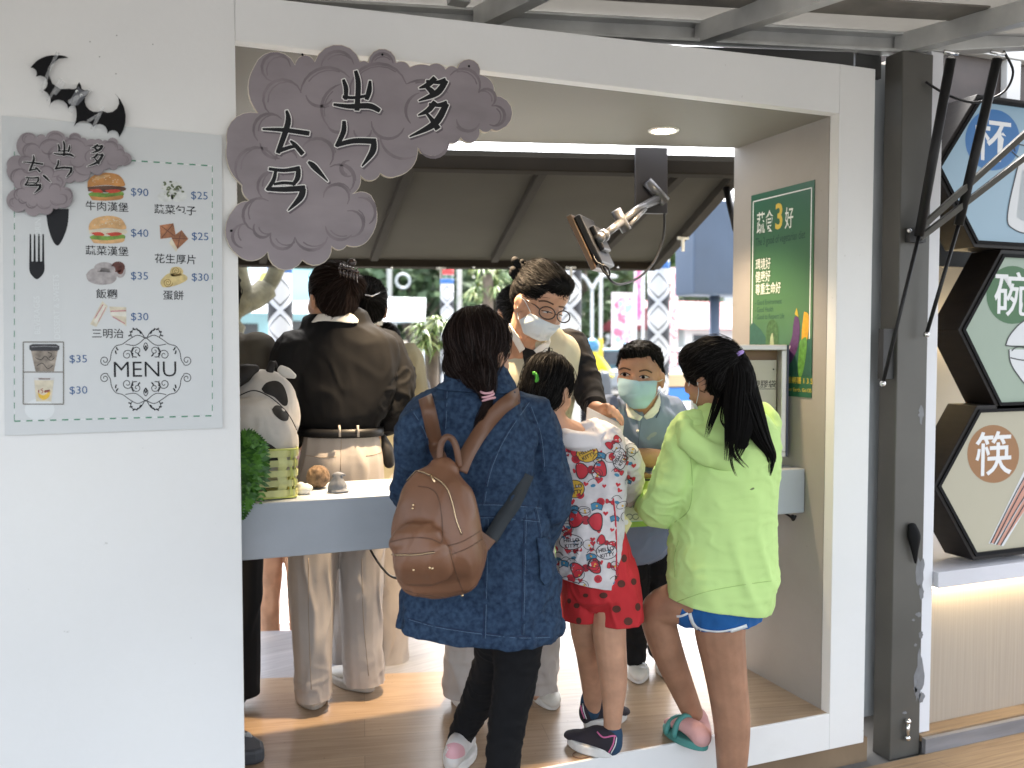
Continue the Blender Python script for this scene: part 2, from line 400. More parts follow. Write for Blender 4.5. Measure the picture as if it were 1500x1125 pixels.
# ------------------------------------------------------------------ the stall
st = thing('food_stall', (1.2, YF, ZG), 'white food stall front with a wide serving opening and wooden floor', 'stall')
def fp(x, z, y=YF): return V((x, y, z))
m = MB().use(WHITE); D = .045
m.prism([fp(-3.2, ZG + .10), fp(XL, ZG + .10), fp(XL, 2.213), fp(-3.2, 2.16)], (0, D, 0))                                            # left wall
m.prism([fp(XL + .0005, ZC), fp(XR, ZC), fp(XR, ZT), fp(XL + .0005, 2.213)], (0, D, 0))
m.span((XR + .0005, YF, -.128), (XO, YF + D, ZT))                                       # right jamb
m.span((XL + .0005, YF, -.128), (XR, YF + D - .034, 0 + .001))                            # sill band
m.build('front_panel', st, bevel=.002)
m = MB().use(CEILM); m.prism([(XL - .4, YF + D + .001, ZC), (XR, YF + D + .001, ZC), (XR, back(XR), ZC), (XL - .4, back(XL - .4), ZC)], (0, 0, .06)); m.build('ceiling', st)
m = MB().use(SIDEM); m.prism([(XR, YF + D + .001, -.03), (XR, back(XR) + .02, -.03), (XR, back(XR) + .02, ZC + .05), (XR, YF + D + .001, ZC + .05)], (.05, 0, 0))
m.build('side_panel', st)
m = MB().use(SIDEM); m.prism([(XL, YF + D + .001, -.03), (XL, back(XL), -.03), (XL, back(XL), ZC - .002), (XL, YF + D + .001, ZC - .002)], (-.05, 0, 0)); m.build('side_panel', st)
m = MB().use(WHITE); m.prism([(-3.2, YF + D, ZG + .1), (-3.2, 4.4, ZG + .1), (-3.2, 4.4, 2.5), (-3.2, YF + D, 2.5)], (.05, 0, 0)); m.build('end_panel', st)
m = MB().use(WOODB); m.span((-3.15, YF + .035, ZG), (XO + .05, YF + .10, -.131)); m.build('base_board', st)
# screw marks on the front panel
m = MB().use(mat('screw_mark', (.35, .34, .33), .7))
for x, y in ((171, 52), (132, 61), (146, 83), (224, 65), (170, 108)): m.ball(P(x, y, YF - .0005), .0016, 8, 5)
m.build('screw_head', st)
# downlights: the lit one in view and the ones behind the sign
LAMP = mat('lamp_glow', (1, .9, .75), .4, emit=((1, .84, .6), 14))
def downlight(p, label, watts, spread=95, aim=None):
    t = thing('downlight', p, label, 'downlight', 'downlights in the stall ceiling')
    m = MB().use(mat('lamp_trim', (.85, .82, .75), .35), True)
    vs = []; n = 28
    for r, z in ((.058, 0), (.056, -.004), (.045, -.005), (.041, .002)): vs += [p + V((r * math.cos(2 * math.pi * k / n), r * math.sin(2 * math.pi * k / n), z)) for k in range(n)]
    fs = [(i * n + k, i * n + (k + 1) % n, (i + 1) * n + (k + 1) % n, (i + 1) * n + k) for i in range(3) for k in range(n)]
    m.add(vs, fs); m.build('trim_ring', t)
    m = MB().use(LAMP); m.poly([p + V((.042 * math.cos(2 * math.pi * k / n), .042 * math.sin(2 * math.pi * k / n), -.0012)) for k in range(n)]); m.build('lamp_face', t)
    ld = bpy.data.lights.new('downlight_lamp', 'SPOT'); ld.energy = watts; ld.color = (1, .74, .47); ld.spot_size = R(spread); ld.spot_blend = .55; ld.shadow_soft_size = .035
    lo = bpy.data.objects.new('downlight_lamp', ld); COL.objects.link(lo); lo.parent = t; lo.location = (0, 0, -.02)
    if aim is not None: lo.rotation_euler = (p - V(aim)).to_track_quat('Z', 'Y').to_euler()
    return t
downlight(PZ(972, 191, ZC), 'round lit downlight in the ceiling near the hanging screen', 11, 100)
p2 = V((.90, 2.76, ZC)); downlight(p2, 'round downlight in the ceiling hidden behind the big cloud sign', 46, 68, (1.0, 2.94, 0))
# counter
c = thing('serving_counter', (1.2, 2.593, .69), 'long grey painted serving counter across the stall opening', 'counter')
m = MB().use(GREYPLY); m.span((XL + .002, 2.593, .692), (2.172, 2.915, .853)); m.build('counter_body', c, bevel=.003)

# ------------------------------------------------------------------ back flap with its ribs
FLAPM = mat('flap_canvas', (.050, .045, .036), .95, spec=.1, var=(2, .12), bump=(30, .15))
RIBM = mat('flap_rib', (.024, .020, .015), .9, spec=.1, var=(4, .15))
fl = thing('back_flap', (1.1, 3.5, 2.1), 'raised olive grey back flap with slanting ribs under it', 'awning flap')
H0 = V((B0.x, B0.y, 2.07)) + EN * .17                        # hinge line (runs along E)
FD = (EN - V((0, 0, .165))).normalized(); FN = E.cross(FD).normalized(); FL = 1.66
if FN.z > 0: FN = -FN                                          # FN looks down, towards the people
def fq(px, py):                                                # pixel -> point on the underside of the flap
    return PP(px, py, H0, FN)
s0 = (PP(1080, 262, H0, EN) - H0).dot(E)
a0 = H0 + E * (s0 + .02); a1 = H0 - E * 2.75
rt_end = fq(972, 374); s1 = (rt_end - H0).dot(E)
b0 = H0 + FD * FL + E * s1; b1 = a1 + FD * FL
m = MB().use(FLAPM); m.prism([a0, a1, b1, b0], -FN * .03); m.build('flap_panel', fl)
m = MB().use(RIBM); m.bar(a0 + FN * .03, a1 + FN * .03, .05, .06, FN); m.build('hinge_rail', fl, bevel=.004)
m = MB().use(RIBM); m.bar(b0 + FN * .022, b1 + FN * .022, .05, .045, FN); m.build('edge_rail', fl, bevel=.004)
m = MB().use(RIBM); m.bar(a0 + FN * .021, b0 + FN * .021 , .05, .042, FN); m.build('edge_rail', fl, bevel=.004)
for (x0, y0, x1, y1) in ((601, 236, 548, 374), (795, 244, 724, 376), (1000, 248, 868, 378), (420, 232, 385, 378)):
    p, q = fq(x0, y0), fq(x1, y1)
    m = MB().use(RIBM); m.bar(p + FN * .018, q + FN * .018, .042, .035, FN); m.build('rib', fl, bevel=.004)
m = MB().use(CHROME)
for x in (505, 574, 644, 694, 748, 836, 905):
    p = fq(x, 379); m.ball(p + FN * .05, .007, 8, 6)
m.build('rivet', fl)
for x, y in ((646, 381), (836, 380)):
    p = fq(x, y) + FN * .05; m = MB().use(mat('clip_grey', (.5, .5, .48), .5)); m.bar(p - E * .03, p + E * .03, .012, .012); m.bar(p, p - V((0, 0, .06)), .012, .012); m.build('latch', fl)
p = a0.lerp(b0, .58) + FN * .046 - E * .01; m = MB().use(mat('clip_pale', (.6, .6, .55), .5)); m.bar(p - E * .03, p + E * .03, .015, .015); m.bar(p, p - V((0, 0, .07)), .013, .013); m.build('latch', fl)
# strut that holds the flap, at the right
g = thing('flap_strut', P(1074, 330, 3.3), 'black strut against the right end of the back flap', 'gas strut')
m = MB().use(BLACK, True); m.tube([P(1064, 276, 3.34), P(1078, 336, 3.2)], .016, 10); m.tube([P(1078, 336, 3.2), P(1090, 400, 3.06)], .008, 8); m.build('cylinder', g)

# ------------------------------------------------------------------ steel column at the right and neighbour stall
col = thing('steel_column', (2.52, 2.5, ZG), 'dark grey steel column with chipped paint right of the opening', 'column')
x0, x1 = P(1313, 600, YF).x, P(1357, 600, YF).x
m = MB().use(STEEL); m.span((x0, YF, ZG), (x1, YF + .085, 2.343)); m.build('shaft', col, bevel=.004)
m = MB().use(mat('gap_panel', (.36, .385, .40), .6, var=(4, .1))); m.span((XO + .002, YF + .12, -.10), (x1, YF + .15, 2.33)); m.build('filler_panel', col)
m = MB().use(STEELD); m.prism([V((-3.1, back(-3.1) - .45, 2.12)), V((XR + .14, back(XR + .14) - .45, 2.12)), V((XR + .14, back(XR + .14) - .45, 2.345)), V((-3.1, back(-3.1) - .45, 2.345))], EN * .02); m.build('roof_fascia', st)
m = MB().use(STEELD); m.span((XO + .002, YF + .10, 2.27), (x0 - .002, YF + .118, 2.37)); m.build('top_plate', col)
random.seed(3)
m = MB().use(mat('bare_metal', (.19, .195, .205), .5, var=(20, .2)))
for (cx, cy, a, b) in ((1348, 838, 6, 22), (1350, 870, 3, 10), (1346, 900, 4, 4), (1338, 908, 2, 2), (1349, 930, 3, 6), (1341, 945, 2, 2), (1347, 990, 6, 32), (1344, 1012, 5, 14), (1350, 1022, 4, 8), (1349, 608, 3.5, 12), (1325, 1044, 3, 2)):
    n = 16; m.poly([P(min(1356.2, cx + a * math.cos(t) * (1 + .5 * random.uniform(-1, 1))), cy + b * math.sin(t) * (1 + .35 * random.uniform(-1, 1)), YF - .0006) for t in [2 * math.pi * k / n for k in range(n)]])
m.build('bare_patch', col)
h = MB().use(CHROME, True); q = YF - .012
h.tube([P(1330, 1058, q), P(1329.5, 1068, q - .006), P(1329, 1080, q)], .008, 8); h.ball(P(1330, 1057, q), .012, 10, 6); h.ball(P(1329, 1081, q), .012, 10, 6); h.build('catch', col)
m = MB().use(BLACKM, True)
m.loft([(P(1336, 770, YF - .012), .016, .010), (P(1339, 785, YF - .02), .024, .016), (P(1340, 805, YF - .018), .014, .010), (P(1341, 824, YF - .012), .004, .004)], seg=10); m.build('handle', col)
m = MB().use(STEELD); m.span((x0 - .05, YF + .015, P(1, 512, YF).z * 0 + 1.18), (x0 - .002, YF + .04, 1.36)); m.build('bracket_plate', col)

ns = thing('neighbour_stall', (3.2, 2.8, ZG), 'neighbouring stall with warm lit shelf and pale wood panel at the right', 'stall')
XN = P(1372, 600, YF + .01).x
m = MB().use(mat('cool_white', (.74, .75, .78), .5, var=(2, .05))); m.span((x1 + .002, YF + .012, -.144), (XN, YF + .035, 2.36)); m.build('edge_panel', ns, bevel=.002)
YB = 3.0
m = MB().use(mat('cream_wall', (.58, .50, .38), .7, var=(2, .08))); m.span((x1 + .06, YB, ZG), (6.5, YB + .04, 2.75)); m.build('back_wall', ns)
m = MB().use(mat('cream_side', (.6, .52, .42), .7)); m.span((x1 + .03, YF + .152, -.07), (x1 + .058, YB, 2.4)); m.build('side_wall', ns)
m = MB().use(mat('header_panel', (.06, .045, .038), .6, var=(6, .3)))
m.span((x1 + .062, 2.78, 2.0), (6.5, 2.80, 2.50)); m.build('header_panel', ns)
m = MB().use(mat('dark_backing', (.018, .014, .013), .6, var=(5, .3))); m.span((x1 + .062, 2.72, 1.62), (6.5, 2.74, 2.0)); m.build('backing_panel', ns)
m = MB().use(mat('pale_steel', (.62, .61, .58), .5)); m.span((x1 + .062, 2.74, 2.503), (6.5, 2.80, 2.63)); m.span((3.32, 2.745, 2.0), (3.40, 2.777, 2.50)); m.build('header_beam', ns, bevel=.003)
m = MB().use(mat('shelf_white', (.62, .62, .66), .5, var=(3, .06))); zs = P(1400, 831, 2.44).z - .012
m.span((XN + .004, 2.44, zs - .06), (6.5, YB - .002, zs)); m.build('shelf', ns, bevel=.002)
def grainwood(name, c1, c2, sx, rough=.5):
    return mat(name, c1, rough, var=(1.5, .2, 8), col2=c2, stretch=sx, bump=(3, .08))
m = MB().use(grainwood('pale_wood', (.40, .345, .28), (.34, .29, .235), (110, 110, 1.3))); m.span((x1 + .06, 2.515, -.145), (6.5, 2.53, zs - .062)); m.build('wood_panel', ns)
LED = mat('led_glow', (1, .85, .6), .5, emit=((1, .80, .48), 6))
m = MB().use(LED); m.span((XN + .03, 2.475, zs - .072), (6.4, 2.500, zs - .0615)); m.build('led_strip', ns)
m = MB().use(LED); m.span((XN + .10, 2.97, 1.36), (6.3, 2.985, 1.372)); m.build('led_strip', ns)
m = MB().use(WOODB); m.span((x1 + .004, 2.445, -.168), (6.5, 2.60, -.146)); m.build('floor_board', ns)
m = MB().use(mat('grey_board', (.23, .225, .235), .6, var=(2, .3), stretch=(1, 1, 12))); m.span((x1 + .004, 2.425, -.21), (6.5, 2.443, -.152)); m.build('fascia_board', ns)
m = MB().use(WOODB); m.span((XO - .75, 1.95, ZG + .002), (6.5, 2.425, ZG + .014)); m.build('step_board', ns)

# hexagonal light boxes
HEXFR = mat('dark_walnut', (.010, .0075, .0068), .55, spec=.3, var=(3, .35, 8), stretch=(3, 3, 20), bump=(12, .15))
YH = 2.47
hexs = [((1376, 245), (1435, 150), (1433, 357), (.36, .55, .70), (.035, .18, .47), '\u676f', 'blue', 'a bottle sketch', (1454, 205, 40)),
        ((1412, 483), (1470, 372), (1465, 588), (.42, .54, .44), (.045, .16, .055), '\u7897', 'green', 'a bowl sketch', (1483, 432, 38)),
        ((1376, 712), (1432, 610), (1434, 818), (.63, .60, .46), (.36, .17, .06), '\u7b77', 'brown', 'a pair of chopsticks', (1455, 665, 38))]
for (lv, tl, bl, fc, cc, ch, cn, what, (ccx, ccy, cr)) in hexs:
    a, b, d = P(*lv, YH), P(*tl, YH), P(*bl, YH)
    zc = a.z; hh = ((b.z - zc) + (zc - d.z)) / 2; dx = .195; W2 = .323
    pts = [V((a.x, YH, zc)), V((a.x + dx, YH, zc + hh)), V((a.x + dx + W2, YH, zc + hh)), V((a.x + 2 * dx + W2, YH, zc)), V((a.x + dx + W2, YH, zc - hh)), V((a.x + dx, YH, zc - hh))]
    cen = V((a.x + dx + W2 / 2, YH, zc))
    sc_ = lambda k, dy: [cen + (p - cen) * k + V((0, dy, 0)) for p in pts]
    t = thing('light_box', cen, f'hexagonal dark wood light box with a {cn} disc and {what}', 'light box', 'hexagonal light boxes at the right')
    o0, o1, i0, i1 = sc_(1.085, 0), sc_(1.085, .135), sc_(.99, 0), sc_(.99, .135); o2, i2 = sc_(1.035, -.006), sc_(.985, -.006)
    m = MB().use(HEXFR); vs = o0 + i0 + o1 + i1; fs = []
    for k in range(6):
        j = (k + 1) % 6; fs += [(k, j, 6 + j, 6 + k), (k, 12 + k, 12 + j, j), (6 + k, 6 + j, 18 + j, 18 + k), (12 + k, 18 + k, 18 + j, 12 + j)]
    m.add(vs, fs); m.build('box_frame', t, bevel=.003)
    m = MB().use(BLACKM); vs = sc_(1.03, -.0055) + sc_(.985, -.0055) + sc_(1.03, -.0006) + sc_(.985, -.0006); m.add(vs, fs); m.build('rim', t)
    m = MB().use(mat('lit_face_' + cn, tuple(c * .33 for c in fc), .35, emit=(fc, .055), var=(1.2, .10))); m.poly(sc_(1.0, .012)); m.build('lit_panel', t)
    yy = YH + .0112
    m = MB().use(mat('disc_' + cn, tuple(c * .5 for c in cc), .5, emit=(cc, .05))); m.poly([P(x, y, yy) for x, y in ellipse(ccx, ccy, cr, cr * 1.12, 36)]); m.build('disc', t)
    m = MB().use(mat('sign_white', (.46, .48, .50), .5, emit=((.8, .8, .8), .06))); wtext(m, ch, ccx, ccy + 25, yy - .0008, 50, .008, 'CENTER', 1.12); m.build('lettering', t)
    ink = mat('ink_' + cn, (.03, .03, .035), .6); pw = mat('print_white_' + cn, (.38, .40, .42), .5, emit=((.7, .72, .74), .06)); m = MB()
    def ln(pp, wpx=1.8, sub=5):
        for k_, seg_ in enumerate([smoothline(pp, sub)]): sheet(m, strip(seg_, wpx), yy - .0010)
    if cn == 'blue':
        body = smoothline([(1494, 232), (1487, 260), (1478, 300), (1476, 325), (1484, 335), (1502, 342), (1540, 345), (1575, 340), (1590, 325), (1588, 290), (1578, 255), (1570, 232)], 4)
        m.use(pw); sheet(m, body, yy - .0004); m.use(mat('bottle_shade', (.45, .50, .53), .5)); sheet(m, [(1497, 250), (1506, 250), (1500, 325), (1489, 318)], yy - .0006)
        m.use(ink); ln([(1494, 232), (1487, 260), (1478, 300), (1476, 325), (1484, 335), (1502, 342), (1540, 345)]); ln([(1482, 222), (1500, 234), (1540, 238), (1580, 230)]); ln([(1484, 208), (1487, 222)]); ln([(1484, 208), (1510, 214), (1580, 210)])
    elif cn == 'green':
        m.use(pw); sheet(m, smoothline([(1473, 506), (1480, 490), (1500, 470), (1530, 462), (1575, 480), (1590, 506)], 4), yy - .0004); sheet(m, smoothline([(1478, 512), (1480, 530), (1490, 548), (1510, 568), (1550, 570), (1580, 545), (1588, 512)], 4), yy - .0004)
        m.use(ink); ln([(1473, 506), (1480, 490), (1500, 470), (1530, 462), (1575, 480), (1590, 506)]); ln([(1473, 506), (1500, 508), (1590, 508)]); ln([(1478, 512), (1480, 530), (1490, 548), (1510, 568), (1550, 570)]); ln([(1480, 524), (1505, 528), (1560, 526)]); ln([(1482, 514), (1492, 508), (1520, 512)])
    else:
        m.use(pw); sheet(m, [(1448, 796), (1500, 690), (1545, 640), (1560, 650), (1470, 800)], yy - .0004)
        m.use(mat('chopstick_red', (.55, .27, .2), .5)); sheet(m, [(1452, 795), (1500, 702), (1545, 640), (1550, 646), (1457, 797)], yy - .0006); sheet(m, [(1461, 798), (1505, 722), (1560, 650), (1564, 656), (1466, 799)], yy - .0006)
        m.use(ink); ln([(1451, 796), (1500, 700), (1545, 640)]); ln([(1456, 797), (1503, 707), (1550, 646)]); ln([(1460, 798), (1504, 722), (1560, 650)]); ln([(1466, 799), (1508, 728), (1564, 656)])
    m.build('drawing', t)
# ------------------------------------------------------------------ front awning: beam, cross beams, cloudy sheet
aw = thing('front_awning', (1.5, 2.4, 2.35), 'raised galvanised steel awning frame with cloudy plastic sheet overhead', 'awning')
ZB = 2.35
def bp(px, py): return PZ(px, py, ZB)
l0, l1 = bp(640, 47), bp(1312, 82); ed = (l1 - l0).normalized(); l0 = l0 - ed * 4.5
od = V((.2, -.98, -.045)).normalized()
m = MB().use(ALU); m.bar(l0 + V((0, 0, .035)), l1 + V((0, 0, .035)), .012, .07); m.bar(l0 + V((0, 0, .006)) - od * -.028, l1 + V((0, 0, .006)) - od * -.028, .045, .012); m.bar(l0 + V((0, 0, .066)) + od * .03, l1 + V((0, 0, .066)) + od * .03, .05, .01); m.build('front_beam', aw, bevel=.002)
for px, py in ((372, 26), (700, 45), (1022, 66), (1312, 82)):
    p = bp(px, py) + V((0, 0, .035)); m = MB().use(ALU); m.bar(p + od * .01, p + od * 4.2, .05, .07); m.bar(p + od * .01 + V((.045, .009, .03)), p + od * 4.2 + V((.045, .009, .03)), .045, .008); m.build('cross_beam', aw, bevel=.002)
    bl = MB().use(STEELD)
    for k in range(8): bl.tube([p + od * (.09 + .14 * k) + V((.045, .009, .028)), p + od * (.09 + .14 * k) + V((.045, .009, .0))], [.009, .006], 8)
    bl.build('bolt', aw)
CLOUDY = mat('cloudy_sheet', (.36, .35, .33), .35, var=(3, .35), alpha=1, trans=.0)
n = CLOUDY.node_tree.nodes; tr = n.new('ShaderNodeBsdfTranslucent'); tr.inputs[0].default_value = (.34, .33, .31, 1); mx = n.new('ShaderNodeMixShader'); mx.inputs[0].default_value = .55
CLOUDY.node_tree.links.new(n['Principled BSDF'].outputs[0], mx.inputs[1]); CLOUDY.node_tree.links.new(tr.outputs[0], mx.inputs[2]); CLOUDY.node_tree.links.new(mx.outputs[0], n['Material Output'].inputs[0])
m = MB().use(CLOUDY); u = V((0, 0, .078)); m.prism([l0 + u, l1 + u + ed * 1.6, l1 + u + ed * 1.6 + od * 4.2, l0 + u + od * 4.2], (0, 0, .004)); m.build('cloudy_sheet', aw)
m = MB().use(mat('folded_cloth', (.20, .185, .165), .7, var=(6, .3))); u = V((0, 0, .072)); m.bar(l0 + u + od * .30, l1 + u + od * .30, .13, .006); m.build('dark_strip', aw)
m = MB().use(ALU); p = bp(672, 8) ; m.box(p + V((0, 0, .05)), (.06, .05, .09)); m.build('hanger', aw)
rr = MB().use(ALU); p = l1 + V((0, 0, .02)); rr.bar(p + V((.0, .02, .03)), p + V((2.4, -.75, .22)), .06, .09); rr.build('side_rail', aw, bevel=.003)

def strut(tp, md, bt, label, Yt, Ym, Yb, r=.0165):
    a, b, d = P(*tp, Yt), P(*md, Ym), P(*bt, Yb); t = thing('gas_strut', b, label, 'gas strut', 'gas struts of the front awning')
    m = MB().use(BLACK, True); m.tube([a, b], r, 14); m.build('cylinder', t)
    m = MB().use(BLACK, True); m.tube([b, d], r * .42, 8); m.build('rod', t)
    m = MB().use(CHROME, True); m.ball(a, r * .7, 10, 8); m.ball(d, r * .7, 10, 8); m.tube([a + V((-.03, 0, .02)), a + V((.03, 0, .02))], .007, 8); m.build('joint', t)
strut((1393, 86), (1346, 346), (1293, 562), 'black gas strut crossing the steel column to its bracket', 2.26, 2.38, 2.44)
strut((1461, 86), (1404, 330), (1357, 490), 'black gas strut in front of the blue bottle light box', 2.26, 2.36, 2.42)
t = thing('stay_bar', P(1350, 345, 2.40), 'pair of grey steel stay bars slanting up from the column bracket', 'stay bar')
m = MB().use(STEEL); m.bar(P(1344, 338, 2.40), P(1530, 170, 2.24), .030, .020); m.bar(P(1346, 350, 2.405), P(1530, 208, 2.245), .030, .020); m.build('bar', t, bevel=.002)
m = MB().use(STEELD); m.box(P(1340, 345, YF - .008), (.075, .03, .05)); m.use(CHROME, True); m.ball(P(1332, 338, YF - .024), .009, 10, 6); m.build('bracket', t)
m = MB().use(BLACK, True); m.tube([V(q) for q in smoothline([tuple(P(1356, 120, 2.44)), tuple(P(1390, 140, 2.42)), tuple(P(1430, 150, 2.4)), tuple(P(1470, 135, 2.38)), tuple(P(1484, 105, 2.36)), tuple(P(1470, 75, 2.34))], 6)], .0045, 8)
tag(m.build('cable', base=P(1430, 140, 2.4)), 'thin black cable looping between the gas struts and the awning', 'cable')
# ------------------------------------------------------------------ cloud sign (traced lobes, photo pixels)
def z3(x, y): return (320 + x * .32, 40 + y * .32)
LOBES = [((180, 392), (135, 280), (163, 178)), ((163, 178), (250, 110), (352, 172)), ((352, 172), (395, 126), (440, 158)), ((440, 158), (545, 78), (650, 158)), ((650, 158), (668, 152), (685, 162)),
    ((685, 162), (748, 97), (815, 162)), ((815, 162), (850, 157), (876, 182)), ((876, 182), (925, 168), (965, 175)), ((965, 175), (1002, 164), (1040, 192)), ((1040, 192), (1065, 176), (1092, 187)),
    ((1092, 187), (1148, 145), (1197, 216)), ((1197, 216), (1245, 240), (1260, 312)), ((1260, 312), (1345, 375), (1290, 470)), ((1290, 470), (1270, 474), (1250, 467)), ((1250, 467), (1225, 481), (1196, 466)),
    ((1196, 466), (1185, 515), (1108, 505)), ((1108, 505), (1085, 530), (1060, 530)), ((1060, 530), (995, 590), (912, 552)), ((912, 552), (895, 630), (815, 683)), ((815, 683), (778, 687), (742, 668)), ((742, 668), (700, 703), (650, 678)),
    ((650, 678), (648, 725), (612, 765)), ((612, 765), (660, 752), (700, 770)), ((700, 770), (728, 860), (690, 970)), ((690, 970), (645, 1002), (588, 998)), ((588, 998), (558, 1020), (518, 1000)), ((518, 1000), (470, 1085), (385, 1066)), ((385, 1066), (310, 1112), (225, 1028)),
    ((225, 1028), (165, 1068), (95, 1050)), ((95, 1050), (30, 930), (70, 830)), ((70, 830), (105, 800), (146, 796)), ((146, 796), (112, 760), (107, 722)), ((107, 722), (50, 650), (38, 530)), ((38, 530), (80, 410), (180, 392))]
INNER = [((375, 300), (450, 195), (600, 230)), ((240, 400), (280, 240), (380, 300)), ((600, 300), (700, 170), (860, 260)), ((500, 450), (480, 330), (560, 260)), ((860, 260), (960, 245), (1050, 300)), ((1060, 220), (1160, 200), (1190, 300)), ((1190, 300), (1250, 290), (1250, 360)),
    ((1250, 360), (1310, 410), (1240, 445)), ((1090, 420), (1150, 475), (1195, 440)), ((880, 440), (860, 360), (920, 300)), ((700, 430), (770, 510), (850, 460)), ((620, 470), (650, 510), (700, 470)), ((500, 450), (540, 480), (590, 455)), ((740, 500), (830, 600), (900, 590)), ((180, 520), (190, 410), (290, 420)),
    ((190, 530), (230, 590), (280, 600)), ((110, 720), (130, 560), (260, 600)), ((260, 610), (300, 560), (360, 600)), ((380, 560), (470, 510), (510, 630)), ((510, 640), (590, 640), (600, 750)), ((160, 930), (130, 810), (230, 795)), ((165, 900), (190, 960), (240, 940)), ((240, 940), (270, 1010), (350, 960)), ((350, 960), (420, 1020), (500, 960)), ((480, 780), (550, 720), (590, 810)), ((590, 840), (650, 860), (600, 960)),
    ((490, 910), (540, 970), (610, 950)), ((200, 780), (200, 680), (300, 680)), ((610, 680), (560, 640), (600, 610)), ((920, 560), (1010, 590), (1055, 520)), ((400, 310), (450, 360), (520, 330)), ((250, 250), (200, 170), (330, 180)), ((470, 180), (540, 110), (620, 170)), ((700, 170), (750, 120), (800, 165)), ((120, 900), (70, 930), (110, 1010)), ((640, 780), (700, 800), (690, 900))]
BG_STROKES = [  # brush strokes of the writing: points and widths
    [[(628, 200), (640, 260), (634, 380)], [14, 20, 20]], [[(572, 240), (584, 280), (582, 330)], [12, 18, 14]], [[(570, 318), (620, 322), (690, 312)], [12, 12, 12]], [[(694, 246), (690, 290), (678, 330)], [10, 20, 16]], [[(528, 353), (600, 362), (690, 360), (738, 382)], [10, 18, 22, 16]],
    [[(575, 430), (572, 480), (540, 545)], [14, 20, 14]], [[(540, 540), (620, 520), (720, 522)], [16, 20, 22]], [[(712, 522), (705, 570), (658, 635)], [20, 24, 6]],
    [[(203, 466), (300, 470), (415, 486)], [8, 16, 18]], [[(312, 382), (318, 440), (272, 575)], [10, 22, 18]], [[(270, 568), (330, 548), (350, 548)], [16, 14, 8]], [[(330, 520), (352, 540), (386, 580)], [8, 16, 18]],
    [[(232, 648), (300, 655), (372, 645)], [12, 14, 18]], [[(366, 650), (362, 690), (340, 722)], [18, 20, 12]], [[(262, 658), (252, 700), (222, 745)], [12, 16, 14]], [[(255, 718), (300, 712), (352, 716)], [10, 12, 12]], [[(222, 740), (300, 742), (396, 736)], [14, 20, 22]], [[(388, 738), (375, 780), (320, 838)], [22, 24, 6]],
    [[(412, 616), (440, 640), (500, 704)], [10, 22, 5]],
    [[(992, 232), (960, 262), (920, 278)], [20, 20, 6]], [[(952, 246), (1000, 252), (1040, 244)], [10, 14, 22]], [[(1042, 244), (1000, 300), (918, 336)], [20, 24, 6]], [[(945, 268), (975, 292), (990, 318)], [10, 22, 24]],
    [[(992, 342), (960, 380), (915, 402)], [20, 20, 6]], [[(965, 352), (1010, 356), (1046, 348)], [10, 16, 22]], [[(1044, 350), (990, 440), (876, 500)], [22, 26, 6]], [[(948, 388), (975, 420), (1005, 465)], [8, 16, 24]]]
CARD = mat('cloud_paint', (.275, .24, .256), .75, var=(5, .16, 8), bump=(18, .25, .002), stretch=(1, 1, 2.2))
CARDE = mat('card_edge', (.62, .56, .46), .8)
LINEP = mat('cloud_brush_line', (.205, .175, .19), .8, var=(14, .25))
INKB = mat('sign_black', (.007, .007, .009), .6, spec=.3); INKW = mat('sign_white_edge', (.78, .77, .75), .6); SHAD = mat('printed_drop_shade', (.13, .11, .125), .8)
def cloud(parent, fx, Y, th, lw, edge=True):
    """fx maps the traced coordinates to photo pixels"""
    out = []
    for a, b, c in LOBES: out += arc3(a, b, c, 7)
    m = MB().use(CARDE if edge else CARD); slab(m, [fx(*q) for q in out], Y, th)
    m.use(CARD)
    cx = sum(p[0] for p in out) / len(out); cy = sum(p[1] for p in out) / len(out)
    ins = []
    nn = len(out)
    for i, p in enumerate(out):
        a, b = out[i - 1], out[(i + 1) % nn]; dx, dy = b[0] - a[0], b[1] - a[1]; q = math.hypot(dx, dy) or 1
        ins.append((p[0] - dy / q * (2.5 if edge else .2), p[1] + dx / q * (2.5 if edge else .2)))
    sheet(m, [fx(*q) for q in ins], Y - .0006); m.build('card', parent)
    m = MB().use(LINEP)
    for a, b, c in INNER:
        pts = [a] + arc3(a, b, c, 9); ww = [lw * (.35 + math.sin(math.pi * i / 9)) for i in range(10)]
        sheet(m, strip([fx(*q) for q in pts], ww), Y - .0011)
        pts2 = [(x + (cx - x) * .035 + 5, y + (cy - y) * .035) for x, y in pts]
        sheet(m, strip([fx(*q) for q in pts2[2:-2]], lw * .55), Y - .0010)
    m.build('brush_lines', parent)
    k = abs(fx(100, 0)[0] - fx(0, 0)[0]) / 100
    m = MB()
    for col, ex, lay, ddx, ddy in ((SHAD, 9, .0015, 7, 8), (INKW, 9, .0020, 0, 0), (INKB, 0, .0026, 0, 0)):
        m.use(col)
        for j, (pts, ws) in enumerate(BG_STROKES):
            L = smoothline([(p[0] + ddx, p[1] + ddy, w_ * 1.22 + ex) for p, w_ in zip(pts, ws)], 5)
            e = ex * .5
            a, b = L[0], L[1]; q = math.hypot(b[0] - a[0], b[1] - a[1]); L = [(a[0] - (b[0] - a[0]) / q * (e + 2), a[1] - (b[1] - a[1]) / q * (e + 2), a[2] * .75)] + L
            a, b = L[-1], L[-2]; q = math.hypot(b[0] - a[0], b[1] - a[1]); L = L + [(a[0] - (b[0] - a[0]) / q * (e + 2), a[1] - (b[1] - a[1]) / q * (e + 2), a[2] * .7)]
            sheet(m, strip([fx(p[0], p[1]) for p in L], [p[2] * k for p in L]), Y - lay - j * .00001)
    m.build('lettering', parent)
cs = thing('cloud_sign', P(540, 230, YF - .006), 'big grey painted cloud sign with black brush writing over the opening', 'sign')
cloud(cs, z3, YF - .016, .012, 3.4)
